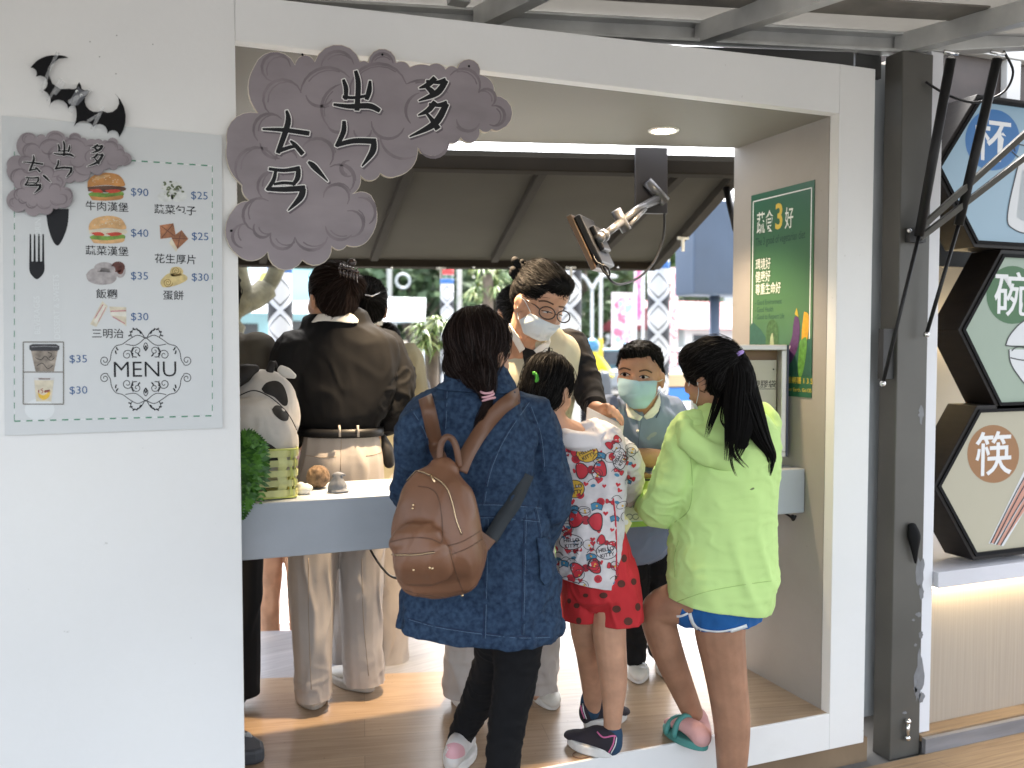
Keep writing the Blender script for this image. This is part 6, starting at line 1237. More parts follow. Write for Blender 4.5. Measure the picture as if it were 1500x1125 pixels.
def ws(mb, objs, line, off=.003, r_=.0013): pts = [cast(objs, x, y, off) for x, y in line]; pts = [p for p in pts if p]; (wire(mb, pts, r_) if len(pts) > 1 else None)
ws(m, [body2], [(1008, 582), (1010, 566), (1013, 552), (1020, 548)]); ws(m, [body2], [(1021, 590), (1024, 574), (1023, 560)]); m.build('mask_strap', g1)
# sandal and sock
SOCK = FAB('sock_pink', (.62, .35, .33)); TEAL = mat('sandal_teal', (.07, .27, .24), .6, var=(10, .15)); h_, t_ = PZ(1030, 1099, 0), PZ(976, 1070, 0); dd = (t_ - h_).normalized(); ss = UZ.cross(dd); Ls = (t_ - h_).length; s = MB(); s.loft([N(1020, 1052, Y0 + .172, 17), N(1024, 1070, Y0 + .17, 18), (h_ + dd * Ls * .06 + UZ * .04, .034, .034)]); s.loft([(h_ + dd * Ls * .10 + UZ * .048, .032, .034), (h_ + dd * Ls * .4 + UZ * .055, .033, .026), (h_ + dd * Ls * .7 + UZ * .045, .036, .018), (h_ + dd * Ls * .9 + UZ * .040, .028, .012)]); blob('sock', g1, SOCK, s, .004, 3); m = MB().use(TEAL); n = 26
m.prism([h_ + dd * (Ls * (.48 - .56 * math.cos(2 * math.pi * q / n))) + ss * (.044 * math.sin(2 * math.pi * q / n)) + UZ * .001 for q in range(n)], UZ * .026); sd_o = m.build('sandal', g1, bevel=.006); m = MB().use(TEAL, True)
for t0 in (.50, .72): m.tube([h_ + dd * (Ls * t0) + ss * (.045 * math.cos(q * math.pi / 10)) + UZ * (.02 + (.060 - .08 * (t0 - .5)) * math.sin(q * math.pi / 10)) for q in range(11)], .010, 8)
m.build('band', sd_o)
up, so_ = MB(), MB().use(TEAL); h2 = V((P(1072, 1290, Y0).x, Y0 - .05, ZG)); shoe(up, so_, h2, h2 + HF * .2 - RT * .05, .08, .06); blob('sandal', g1, TEAL, up, .006, 3); so_.build('sandal_sole', g1)
m = MB().use(BLACK, True); m.tube([P(934, 703, Y0 + .225), P(952, 703, Y0 + .225)], .0032, 8); tag(m.build('pen', base=P(940, 703, Y0 + .225)), 'black pen held by the girl in the lime hoodie', 'pen')
# ------------------------------------------------------------------ 3 little girl in the printed jacket
Y0 = 2.44
g2 = person(V((P(885, 1110, Y0).x, Y0, 0)), 'little girl in a red and white printed jacket with a green hair clip')
b = MB(); hc = P(806, 566, Y0 + .02); f, r, u = head(b, hc, 40, -22, .88, P(838, 640, Y0 + .0))
b.loft([N(850, 650, Y0, 42, 28), N(862, 720, Y0, 36, 28), N(872, 800, Y0 + .0, 38, 32), N(880, 850, Y0, 42, 34)])
b.loft([N(896, 850, Y0 - .01, 26), N(892, 915, Y0 - .01, 25.5), N(895, 955, Y0 - .01, 23), N(899, 1000, Y0, 20), N(898, 1040, Y0 + .01, 15), N(896, 1072, Y0 + .02, 12.5), N(892, 1088, Y0 + .02, 13)])
b.loft([N(858, 850, Y0 + .03, 26), N(857, 915, Y0 + .09, 22.5), N(862, 955, Y0 + .14, 19), N(868, 1000, Y0 + .19, 17), N(868, 1030, Y0 + .22, 13), N(866, 1042, Y0 + .23, 13)])
b.loft([N(890, 650, Y0, 18), N(918, 690, Y0 + .06, 15), N(915, 722, Y0 + .14, 12), N(902, 716, Y0 + .22, 11)])
body3 = blob('body', g2, SKB, b, .0045, 3)
JKT = mat('jacket_white_print', (.60, .57, .58), .75, var=(26, .12), bump=(300, .25), fold=(9, .012)); j = MB()
j.loft([N(846, 640, Y0 + .01, 40, 18), N(853, 652, Y0, 60, 38), N(859, 684, Y0, 60, 44), N(862, 740, Y0, 53, 44), N(863, 800, Y0, 49, 44), N(861, 855, Y0, 50, 44)], seg=26, power=2.2)
j.loft([N(886, 656, Y0, 25, 24), N(910, 672, Y0 + .03, 28, 27), N(919, 700, Y0 + .07, 25, 24), N(914, 724, Y0 + .12, 20, 19)])
j.loft([N(814, 648, Y0, 26, 26), N(800, 690, Y0 + .03, 24, 24), N(800, 730, Y0 + .08, 20, 20)])
jk = blob('printed_jacket', g2, JKT, j, .005, 3, [dict(amp=.005, freq=15, axis=V((.4, 0, 1)), stretch=.4, seed=31), dict(amp=.002, freq=36, axis=RT, stretch=.5, seed=32)])
tilt_cut(jk, P(860, 855, Y0 - .05), (UZ * -1 + RT * -.22).normalized()); md = jk.modifiers.new('solid', 'SOLIDIFY'); md.thickness = .004; md.offset = -1
k = MB(); k.loft([N(812, 628, Y0 + .0, 12), N(830, 642, Y0 - .045, 15), N(864, 650, Y0 - .055, 17), N(892, 650, Y0 - .03, 14), N(902, 644, Y0 + .0, 10)], W=UZ); k.loft([N(846, 638, Y0 + .0, 42, 16), N(854, 652, Y0 - .01, 50, 34)])
hoodw = blob('hood', jk, FAB('hood_white', (.66, .63, .64), 300, .3, .1), k, .005, 4, [dict(amp=.005, freq=16, axis=RT, stretch=.4, seed=33)])
PR, PY, PB, PK = mat('print_red', (.50, .025, .04), .7), mat('print_yellow', (.62, .38, .04), .7), mat('print_blue', (.05, .20, .33), .7), mat('print_ink', (.03, .025, .03), .7)
tg = [jk]
def bow(x, y, s, a):
    c_, s_ = math.cos(a), math.sin(a); T = lambda q: [(x + (px * c_ - py * s_) * s, y + (px * s_ + py * c_) * s) for px, py in q]
    L = smoothline([(-.1, 0), (-.5, -.5), (-.95, -.55), (-1.05, 0), (-.9, .5), (-.45, .45), (-.1, 0)], 3); return [T(L), T([(-px, -py) for px, py in L]), T(ellipse(0, 0, .26, .26, 10))], [T(ellipse(0, 0, .30, .30, 10))], [strip(T(L), s * .07), strip(T([(-px, -py) for px, py in L]), s * .07)]
def heart(x, y, s, a=0):
    q = [(0, .9), (-.8, .05), (-.9, -.45), (-.5, -.75), (0, -.4), (.5, -.75), (.9, -.45), (.8, .05), (0, .9)]; c_, s_ = math.cos(a), math.sin(a); return [(x + (px * c_ - py * s_) * s, y + (px * s_ + py * c_) * s) for px, py in smoothline(q, 3)]
reds, knots, inks, yel, blu, whites = [], [], [], [], [], []
rdp = random.Random(77)
EXTRA = [(rdp.uniform(808, 932), rdp.uniform(650, 860)) for _ in range(70)]
for x, y, s, a in ((866, 688, 21, -.15), (858, 762, 23, .1), (858, 832, 20, -.25), (826, 700, 9, .4), (888, 795, 13, .5), (830, 775, 8, .2), (812, 840, 8, .1), (898, 648, 11, -.7), (906, 690, 7, .5), (834, 660, 11, .3), (870, 660, 6, .6), (893, 735, 6, .2), (846, 806, 6, -.4), (897, 830, 8, .3), (924, 700, 6, .3), (915, 668, 6, 1.2), (826, 738, 7, -.5)):
    a1, a2, a3 = bow(x, y, s, a); reds += a1; knots += a2; inks += a3
for x, y, s, a in ((877, 703, 6.5, .2), (838, 735, 5, -.2), (858, 709, 4, .3), (887, 752, 4, 0), (832, 806, 6, .2), (868, 790, 4, 0), (850, 850, 4, .1), (905, 710, 4, .2), (928, 682, 4, 0), (880, 824, 4, -.3), (816, 765, 4, 0), (842, 690, 4, .4)): reds.append(heart(x, y, s, a))
for i_, (x, y) in enumerate(EXTRA):
    if i_ % 3 == 0: reds.append(heart(x, y, rdp.uniform(2.5, 4.5), rdp.uniform(-.6, .6)))
    elif i_ % 3 == 1: inks.append(strip(smoothline([(x - 8, y), (x - 4, y - 4), (x + 2, y - 5), (x + 7, y)], 3), .8)); blu.append(ellipse(x, y + 5, 4, 2.4, 8, rdp.uniform(-.5, .5)))
    else: e_ = ellipse(x, y, rdp.uniform(6, 10), rdp.uniform(5, 8), 14, rdp.uniform(-.5, .5)); inks.append(strip(e_ + e_[:1], .8)); yel.append(ellipse(x + 1, y + 1, 1.8, 1.8, 6))
# flower wheels and little blue clothes shapes
for x, y, s in ((844, 672, 7), (897, 669, 6), (832, 785, 7), (836, 848, 7), (812, 805, 6), (880, 735, 6), (850, 725, 6), (876, 848, 6)):
    reds.append(ellipse(x, y, s, s, 14)); knots.append(ellipse(x, y, s * .62, s * .62, 12)); reds.append(ellipse(x, y, s * .3, s * .3, 8))
for x, y, s in ((880, 668, 8), (874, 742, 9), (826, 826, 8), (866, 816, 8), (822, 752, 7), (900, 760, 7), (846, 795, 6), (920, 706, 5), (842, 745, 6), (890, 808, 5)):
    blu.append([(x - s, y - s * .4), (x - s * .4, y - s * .7), (x + s * .5, y - s * .6), (x + s, y - s * .2), (x + s * .8, y + s * .6), (x, y + s * .3), (x - s * .8, y + s * .7)]); inks.append(strip([(x - s, y - s * .4), (x - s * .4, y - s * .7), (x + s * .5, y - s * .6), (x + s, y - s * .2), (x + s * .8, y + s * .6), (x, y + s * .3), (x - s * .8, y + s * .7)], 1.0)); yel.append(ellipse(x, y - 1, 1.6, 1.6, 6))
words = []
for x, y, a_, b_, rot, cl in ((860, 664, 16, 13, -.45, 'y'), (842, 716, 14, 13, -.15, 'y'), (907, 672, 10, 16, -1.1, 'w'), (837, 794, 17, 11, -.05, 'w'), (888, 808, 15, 11, -.2, 'w'), (836, 860, 17, 8, -.05, 'y')):
    e_ = ellipse(x, y, a_, b_, 18, 0); (yel if cl == 'y' else whites).append(e_); inks.append(strip(e_ + e_[:1], 1.1)); words.append((x, y, rot, 5.6 if a_ > 11 else 5.0))
for nm, mt, pl, of in (('print_motif', PR, reds, .0010), ('print_motif', PY, yel, .0013), ('print_motif', PB, blu, .0013), ('print_motif', JKT, whites, .0014), ('print_motif', mat('print_knot', (.33, .015, .03), .7), knots, .0016), ('print_outline', PK, inks, .0018)): patch(nm, jk, mt, tg, pl, off=of, dens=7)
m = MB().use(PK)
for x, y, rot, hp in words:
    q = cast(tg, x, y, .003)
    if q is None: continue
    U_ = RT * math.cos(rot) - UP * math.sin(rot); V_ = RT * math.sin(rot) + UP * math.cos(rot)
    for i, w_ in enumerate(('HELLO', 'KITTY')):
        vs, fs = glyphs(w_, .02, 'CENTER'); sc_ = hp * mpp(q) / .73; out = []
        for v in vs:
            pt_ = q + U_ * (v.x * sc_) + V_ * ((v.y + (.12 if i == 0 else -.95)) * sc_); d = (pt_ - CAM).normalized(); h_ = caster(tg).ray_cast(CAM, d); out.append((h_[0] - d * .0035) if h_[0] is not None and (h_[0] - q).length < .05 else pt_ - d * .003)
        m.add(out, fs)
m.build('print_lettering', jk)
m = MB().use(PR, True); seam(m, [jk], [(898, 730), (902, 770), (903, 842)], .003, .0005); m.build('zip_edge', jk)
SHR = FAB('red_shorts', (.52, .022, .028), 260, .3, .1); s = MB(); s.loft([N(878, 800, Y0, 44, 40), N(880, 850, Y0, 52, 46)]); s.loft([N(898, 840, Y0 - .01, 38, 40), N(904, 880, Y0 - .01, 36, 38), N(905, 908, Y0 - .01, 37, 38)]); s.loft([N(856, 840, Y0 + .04, 36, 38), N(852, 890, Y0 + .06, 30, 34), N(852, 912, Y0 + .065, 27, 32)])
sr = blob('shorts', g2, SHR, s, .005, 3, [dict(amp=.005, freq=18, axis=UZ, stretch=.25, seed=34)]); tilt_cut(sr, P(880, 918, Y0 - .04), UZ * -1); md = sr.modifiers.new('solid', 'SOLIDIFY'); md.thickness = .004; md.offset = -1
patch('dots', sr, mat('dot_dark', (.085, .022, .014), .85), [sr], [ellipse(x, y, a_, b_, 16) for x, y, a_, b_ in ((914, 818, 4, 6), (910, 855, 6, 5.5), (884, 872, 6, 4.5), (903, 892, 6.5, 5.5), (877, 906, 6, 5.5), (920, 910, 6.5, 6), (934, 889, 4, 6), (845, 887, 4.5, 4), (848, 909, 4, 5), (834, 880, 3, 4), (928, 852, 4, 5), (898, 846, 6, 4), (866, 858, 5, 4), (922, 790, 4, 5), (858, 872, 4, 3))], off=.0012, dens=4)
def hcap(hc, f, r, u, s, back=-.020, up=.02, w_=.083, d_=.090, h_=.092): return (hc + (f * back + u * up) * s, (r * w_ * s, f * d_ * s, u * h_ * s))
hair3 = hair_cap('hair', g2, HAIRB, [hcap(hc, f, r, u, .90), (hc + f * -.035 - u * .035, (r * .070, f * .060, u * .066))], lambda p: (V((0, 0, -1)) + f * -.5), 800, 9, .014, .0009, .003, 41)
patch('hair_clip', g2, mat('clip_green', (.12, .60, .06), .4), [hair3], [strip(smoothline([(781, 546), (786, 549), (788, 554), (786, 561)], 4), [2, 4, 5, 5, 5, 5, 5, 5, 5, 5, 5, 4, 2])], off=.004, dens=3, thick=.003)
m = MB().use(MASKW, True); ws(m, [body3], [(843, 572), (839, 584), (840, 598), (845, 604)]); m.build('mask_strap', g2)
BLS = FAB('sock_navy', (.015, .05, .10)); SHB_ = mat('shoe_black_knit', (.020, .016, .024), .8, bump=(260, .4)); TRP = mat('trim_pink', (.60, .14, .30), .6)
for (hx, hy, hz, tx, ty, anx, any_, dY) in ((896, 1108, 0, 882, 1116, 896, 1078, .01), (874, 1058, 0, 905, 1040, 866, 1046, .18)):
    pass
def kid_shoe(hpx, yaw, lift, sockpx, sY, lines):
    up, so_ = MB(), MB().use(SOLEW); h_ = PZ(*hpx, 0) + UZ * lift; d = HF * math.cos(R(yaw)) + RT * math.sin(R(yaw)); shoe(up, so_, h_, h_ + d * .165, .074, .082); o = blob('shoe', g2, SHB_, up, .004, 2); so_.build('sole', o, bevel=.006)
    s = MB(); s.loft([N(sockpx[0], sockpx[1], sY, 15.5), N(sockpx[0] - 1, sockpx[1] + 16, sY, 16)]); blob('sock', g2, BLS, s, .004, 2)
    m = MB().use(TRP, True)
    for L in lines: seam(m, [o], L, .0026, .0005)
    m.build('trim', o); m2 = MB().use(WHT, True)
    for L in lines[:1]: seam(m2, [o], [(x + 3, y + 1) for x, y in L], .0018, .0008)
    m2.build('stripe', o)
kid_shoe((893, 1110), -48, .0, (897, 1074), Y0 + .015, [[(900, 1078), (898, 1090), (892, 1102)], [(875, 1072), (884, 1080), (900, 1078), (912, 1085)]])
kid_shoe((858, 1066), 62, .0, (866, 1024), Y0 + .235, [[(850, 1025), (852, 1040), (856, 1052)], [(848, 1022), (866, 1030), (880, 1026)]])

# ------------------------------------------------------------------ 4 boy behind the counter
Y0 = 2.76
b1 = person(V((P(938, 990, 3.0).x, 3.0, 0)), 'boy in a blue grey polo shirt and pale blue face mask leaning on the counter')
b = MB(); hc = P(937, 548, Y0 - .05); f, r, u = head(b, hc, 203, -8, 1.02, P(944, 612, Y0 + .03), roll=-4, nose=.4)
b.loft([N(938, 625, Y0 + .04, 44, 26), N(936, 690, Y0 + .10, 42, 30), N(934, 760, Y0 + .2, 40, 32), N(934, 800, Y0 + .24, 36, 30)])
b.loft([N(984, 612, Y0 + .02, 20), N(992, 650, Y0 - .03, 17), N(980, 672, Y0 - .09, 15.5), N(945, 670, Y0 - .13, 14), N(915, 668, Y0 - .12, 11), N(897, 664, Y0 - .10, 10)])
b.loft([N(884, 612, Y0 + .02, 19), N(876, 650, Y0 - .02, 16), N(880, 672, Y0 - .08, 14), N(905, 678, Y0 - .10, 12)])
b.loft([N(926, 790, 3.0, 22), N(928, 870, 3.01, 18), N(930, 960, 3.02, 13)]); b.loft([N(958, 790, 3.02, 22), N(962, 870, 3.04, 18), N(966, 955, 3.05, 13)])
body4 = blob('body', b1, SKA, b, .0045, 3)
POLO = FAB('polo_blue_grey', (.185, .24, .36), 300, .3, .08); j = MB()
j.loft([N(942, 592, Y0 + .03, 40, 30), N(939, 610, Y0 + .03, 60, 36), N(937, 650, Y0 + .05, 56, 38), N(936, 700, Y0 + .1, 52, 38), N(935, 790, Y0 + .22, 50, 38)], seg=26)
j.loft([N(978, 604, Y0 + .03, 27, 26), N(990, 630, Y0 - .01, 25, 24), N(988, 650, Y0 - .05, 23, 21)]); j.loft([N(890, 604, Y0 + .03, 27, 26), N(880, 630, Y0, 25, 24), N(878, 650, Y0 - .03, 22, 21)])
po_ = blob('polo_shirt', b1, POLO, j, .005, 3, [dict(amp=.005, freq=14, axis=V((.4, 0, 1)), stretch=.35, seed=51)])
patch('collar', po_, WHITEC, [po_, body4], [[(918, 590), (930, 603), (941, 610), (937, 617), (920, 612), (915, 600)], [(941, 610), (955, 594), (964, 576), (967, 590), (964, 604), (956, 612), (946, 615)]], off=.006, dens=3.5, thick=.003, smooth=1)
s1 = MB().use(mat('polo_dark', (.09, .12, .18), .9), True); seam(s1, [po_], [(939, 616), (936, 640), (934, 662)], .001, .0003); seam(s1, [po_], [(966, 580), (966, 600), (961, 612)], .0022, .0015); s1.build('placket', po_)
m = MB().use(WHITEC, True); q = cast([po_], 934, 631, .002); m.ball(q, .0055, 10, 6); m.build('button', po_); patch('badge', po_, mat('badge_grey', (.28, .32, .36), .8), [po_], [ellipse(956, 637, 7, 3, 12, -.5), ellipse(950, 642, 3, 3, 8)], off=.001, dens=3)
hairb = hair_cap('hair', b1, HAIRB, [(hc + f * -.026 + u * .040, (r * .080, f * .086, u * .076)), (hc + f * -.05 - u * .01, (r * .076, f * .055, u * .060)), (hc + f * .035 + u * .082, (r * .055, f * .040, u * .026))], lambda p: (u * .8 + f * .8 + (p - hc).normalized() * .4), 900, 4, .010, .0009, .002, 52, .005, .003)
m = MB().use(HAIRB); rd = random.Random(9)
_bb = bvh_of([hairb])
for k in range(1500):
    d = V((rd.gauss(0, 1), rd.gauss(0, 1), rd.gauss(0, 1))).normalized(); p = hc + u * .035 + d * .2; h_ = _bb.ray_cast(p, -d)
    if h_[0] is None or (h_[0] - hc).dot(u) < -.01: continue
    t_ = (d + f * .5 + V((rd.gauss(0, .3), rd.gauss(0, .3), rd.gauss(0, .3)))).normalized(); s_ = t_.orthogonal().normalized() * .0012; m.add([h_[0] - d * .003 - s_, h_[0] - d * .003 + s_, h_[0] + t_ * rd.uniform(.005, .012)], [(0, 1, 2)])
m.build('bristles', hairb, fixn=False)
mask(b1, MASKB, [body4], [(901, 551), (916, 553), (935, 558), (962, 557), (961, 572), (955, 586), (945, 598), (928, 599), (917, 592), (908, 578), (903, 565)], 3, .012)
m = MB().use(MASKW, True); ws(m, [body4], [(961, 559), (966, 558), (970, 556)]); ws(m, [body4], [(956, 584), (964, 576), (969, 568)]); m.build('mask_strap', b1)
BROW, EYEW, IRIS = mat('brow_dark', (.03, .018, .013), .9), mat('eye_white', (.50, .46, .43), .35), mat('iris_dark', (.010, .007, .006), .15)
def face_bits(par, objs, eyes, brows, lids):
    patch('eye', par, EYEW, objs, [smoothline([(x - w_, y + .2), (x, y - h_), (x + w_, y), (x, y + h_ * .8), (x - w_, y + .2)], 3) for x, y, w_, h_, ix in eyes], off=.0012, dens=1.6); patch('iris', par, IRIS, objs, [ellipse(x + ix, y, h_ * 1.05, h_ * .95, 12) for x, y, w_, h_, ix in eyes], off=.0018, dens=1.6)
    patch('eyelid', par, BROW, objs, [strip(smoothline(q, 4), 1.3) for q in lids], off=.0022, dens=1.6); patch('eyebrow', par, mat('brow_soft', (.085, .045, .028), .9), objs, [strip(smoothline(q, 4), 2.4) for q in brows], off=.0010, dens=2)
face_bits(b1, [body4], [(916.5, 548.5, 6.5, 2.6, -1), (943.5, 552.5, 6.5, 2.6, -1.5)], [[(906, 542), (914, 539), (924, 542)], [(936, 544), (946, 542), (955, 546)]], [[(909, 548.5), (916, 545.4), (924, 549.5)], [(936, 552), (943, 549.4), (951, 552.8)]])
TR = MB(); TR.loft([N(926, 770, 2.99, 28, 26), N(928, 860, 3.01, 23, 22), N(930, 945, 3.02, 17, 17), N(930, 960, 3.02, 17, 17)]); TR.loft([N(958, 770, 3.01, 28, 26), N(962, 860, 3.03, 23, 22), N(966, 950, 3.05, 17, 17)]); TR.loft([N(940, 745, 2.98, 42, 32), N(941, 790, 3.0, 42, 32)]); blob('trousers', b1, BLKT, TR, .006, 4, [dict(amp=.004, freq=20, axis=RT, stretch=.4, seed=53)])
for hp, dx in (((932, 975), -.02), ((968, 972), .02)):
    up, so_ = MB(), MB().use(SOLEW); h_ = PZ(*hp, 0); shoe(up, so_, h_, h_ - HF * .20 + RT * dx, .08, .085); o = blob('shoe', b1, SNEAK, up, .005, 2); so_.build('sole', o, bevel=.006); m = MB().use(WHT, True)
    for k in range(4): c_ = h_ - HF * (.10 + .02 * k) + UZ * (.075 - .009 * k); m.tube([c_ - RT * .022, c_ + UZ * .006, c_ + RT * .022], .003, 6)
    m.build('lace', o)

# ------------------------------------------------------------------ 5 woman with glasses and mask
Y0 = 2.80
w2 = person(V((P(745, 1020, 2.98).x, 2.98, 0)), 'woman with glasses and white face mask in a cream vest bending over the counter')
b = MB(); hc = P(792, 438, Y0 - .14); f, r, u = head(b, hc, 140, -30, 1.07, P(768, 505, Y0 - .03), roll=4, nose=.2)
b.loft([N(772, 520, Y0, 66, 30), N(768, 580, Y0 + .04, 60, 40), N(750, 680, Y0 + .14, 56, 42), N(735, 780, Y0 + .2, 60, 46)])
b.loft([N(838, 515, Y0, 24), N(858, 565, Y0 - .05, 20), N(866, 590, Y0 - .12, 15), N(874, 600, Y0 - .20, 12), N(886, 602, Y0 - .235, 11)])
for k, (x, y, x2, y2) in enumerate(((886, 598, 892, 596), (893, 601, 899, 600), (899, 606, 905, 606), (904, 612, 910, 613))): b.loft([N(880 + k * 3, 598 + k * 3, Y0 - .23, 5), N(x, y - 3, Y0 - .262, 4.8), N(x2 - 1, y2 - 1, Y0 - .292, 4.5), N(x2 + 1, y2 + 8, Y0 - .305, 3.9)], seg=8)
b.loft([N(872, 604, Y0 - .2, 6), N(880, 612, Y0 - .215, 5), N(889, 616, Y0 - .225, 4.2)], seg=8)
b.loft([N(712, 520, Y0 + .02, 24), N(690, 590, Y0, 20), N(700, 650, Y0 - .08, 15), N(730, 680, Y0 - .14, 12)])
b.loft([N(705, 780, 3.0, 34), N(690, 900, 3.0, 24), N(682, 1010, 3.0, 16)]); b.loft([N(770, 780, 2.96, 34), N(785, 900, 2.94, 24), N(788, 1010, 2.93, 16)])
body5 = blob('body', w2, SKB, b, .0048, 3)
j = MB(); j.loft([N(772, 500, Y0 - .02, 56, 28), N(775, 520, Y0, 78, 36), N(772, 570, Y0 + .03, 74, 46), N(754, 680, Y0 + .13, 68, 50), N(738, 800, Y0 + .2, 72, 52)], seg=26)
ve = blob('vest', w2, VEST, j, .006, 3, [dict(amp=.006, freq=10, axis=UZ, stretch=.35, seed=61)])
j = MB(); j.loft([N(832, 508, Y0, 30, 28), N(852, 550, Y0 - .04, 27, 26), N(865, 582, Y0 - .11, 21, 20), N(871, 594, Y0 - .17, 17, 16)]); j.loft([N(716, 512, Y0 + .02, 30, 28), N(692, 580, Y0, 27, 26), N(700, 640, Y0 - .08, 21, 20)])
blob('polo_sleeves', w2, NAVYP, j, .006, 4, [dict(amp=.005, freq=18, axis=RT, stretch=.4, seed=62)])
patch('polo_front', ve, NAVYP, [ve, body5], [smoothline([(764, 505), (780, 512), (800, 504), (806, 520), (792, 560), (786, 590), (780, 590), (770, 545), (764, 505)], 2)], off=.003, dens=5)
patch('collar', ve, WHITEC, [ve, body5], [[(736, 446), (744, 447), (748, 470), (762, 492), (770, 510), (762, 517), (752, 496), (740, 468)], [(778, 512), (796, 500), (803, 488), (806, 500), (800, 516), (788, 520)]], off=.008, dens=3.5, thick=.003, smooth=2)
m = MB().use(WHITEC, True); q = cast([ve], 772, 511, .006); m.ball(q, .0055, 8, 6); m.build('button', ve)
hair5 = hair_cap('hair', w2, HAIRB, [(hc + f * -.014 + u * .038, (r * .085, f * .096, u * .086)), (hc + f * .040 + u * .078, (r * .066, f * .048, u * .038)), (hc + f * -.05 - u * .005, (r * .078, f * .06, u * .07)), (hc + f * -.098 + u * .035, (r * .045, f * .04, u * .045))], lambda p: ((hc + f * -.10 + u * .03) - p).normalized(), 1200, 10, .017, .0009, .0020, 63, .006, .0012)
m = MB().use(BLACKM, True); rd = random.Random(3)
for k in range(16): c_ = P(758 + rd.uniform(-9, 9), 393 + rd.uniform(-12, 12), Y0 - .10); m.ball(c_, rd.uniform(.008, .015), 8, 6)
m.build('scrunchie', hair5)
mask(w2, MASKW, [body5], [(760, 468), (778, 457), (792, 464), (812, 471), (820, 472), (817, 484), (813, 491), (800, 497), (790, 498), (780, 494), (770, 487)], 3, .017)
m = MB().use(MASKW, True); ws(m, [body5], [(778, 458), (774, 449), (768, 440), (763, 436)]); ws(m, [body5], [(761, 468), (759, 458), (759, 450)]); m.build('mask_strap', w2)
face_bits(w2, [body5], [(801, 457, 7, 1.8, 1), (823, 463, 5, 1.8, 1)], [[(789, 441), (800, 441), (811, 446)], [(818, 449), (826, 450), (833, 453)]], [[(793, 455), (801, 456), (809, 459)], [(818, 460), (823, 462), (829, 464)]])
GLF = mat('glasses_brown', (.035, .018, .012), .3); m = MB().use(GLF, True)
def lens(cx, cy, a_, b_, rot, dy): 
    q = cast([body5], cx, cy, .0); yy = (q.y if q else Y0 - .25) - dy; return [P(x, y, yy - (x - cx) * .0012) for x, y in ellipse(cx, cy, a_, b_, 22, rot)]
l1, l2 = lens(801.5, 458.5, 12, 9, .25, .016), lens(825.5, 464, 9.5, 8.5, .25, .012); m.tube(l1 + l1[:1], .0022, 6); m.tube(l2 + l2[:1], .0022, 6); m.tube([l1[0], (l1[0] + l2[11]) / 2 + UZ * .002, l2[11]], .002, 6); e_ = cast([body5], 765, 436, .005); m.tube([l1[12], P(784, 447, l1[12].y - .004) , e_ or P(766, 437, Y0 - .1)], .0022, 6); m.build('glasses', w2)
TR = MB(); TR.loft([N(738, 770, 2.99, 72, 44), N(740, 830, 2.98, 70, 44)]); TR.loft([N(708, 800, 3.0, 44, 40), N(694, 900, 3.0, 35, 34), N(678, 980, 3.0, 30, 30), N(674, 1050, 3.0, 27, 27)]); TR.loft([N(770, 800, 2.96, 44, 40), N(784, 900, 2.94, 35, 34), N(789, 985, 2.93, 28, 28), N(790, 1050, 2.93, 26, 26)]); trw2 = blob('trousers', w2, CREAM, TR, .006, 4, [dict(amp=.007, freq=10, axis=UZ, stretch=.3, seed=64), dict(amp=.006, freq=16, axis=RT, stretch=.35, seed=65, where=lambda p: max(0, min(1, (.35 - p.z) / .25)))]); tilt_cut(trw2, V((0, 0, .045)), UZ * -1)
for hp, d in (((672, 1012), V(-HF * .20 + RT * .06)), ((788, 1008), V(-HF * .21 + RT * .05))):
    up, so_ = MB(), MB().use(SOLEW); h_ = PZ(*hp, 0); shoe(up, so_, h_, h_ + d, .085, .085); o = blob('shoe', w2, SNEAK, up, .005, 2); so_.build('sole', o, bevel=.006); m = MB().use(WHT, True); dn = d.normalized(); sd_ = UZ.cross(dn)
    for k in range(4): c_ = h_ + dn * (.09 + .022 * k) + UZ * (.078 - .010 * k); m.tube([c_ - sd_ * .022, c_ + UZ * .006, c_ + sd_ * .022], .003, 6)
    m.build('lace', o)
q = P(868, 596, Y0 - .16); ax_ = (P(880, 602, Y0 - .22) - q).normalized(); a1_ = ax_.orthogonal().normalized(); a2_ = ax_.cross(a1_); m = MB().use(BLACK, True); m.tube([q + ax_ * .012 + a1_ * .031 * math.cos(t * .45) + a2_ * .031 * math.sin(t * .45) for t in range(15)], .007, 8); tag(m.build('wristwatch', base=q), 'black wristwatch on the wrist of the woman with glasses', 'watch')
m = MB().use(mat('white_card', (.66, .64, .60), .6)); c1_, c2_, c3_, c4_ = P(860, 596, 2.545), P(914, 623, 2.515), P(912, 640, 2.515), P(858, 620, 2.545); m.prism([c1_, c2_, c3_, c4_], HF * .008); tag(m.build('white_card', base=P(890, 615, 2.57), bevel=.003), 'white card held in the hand of the woman with glasses', 'card')

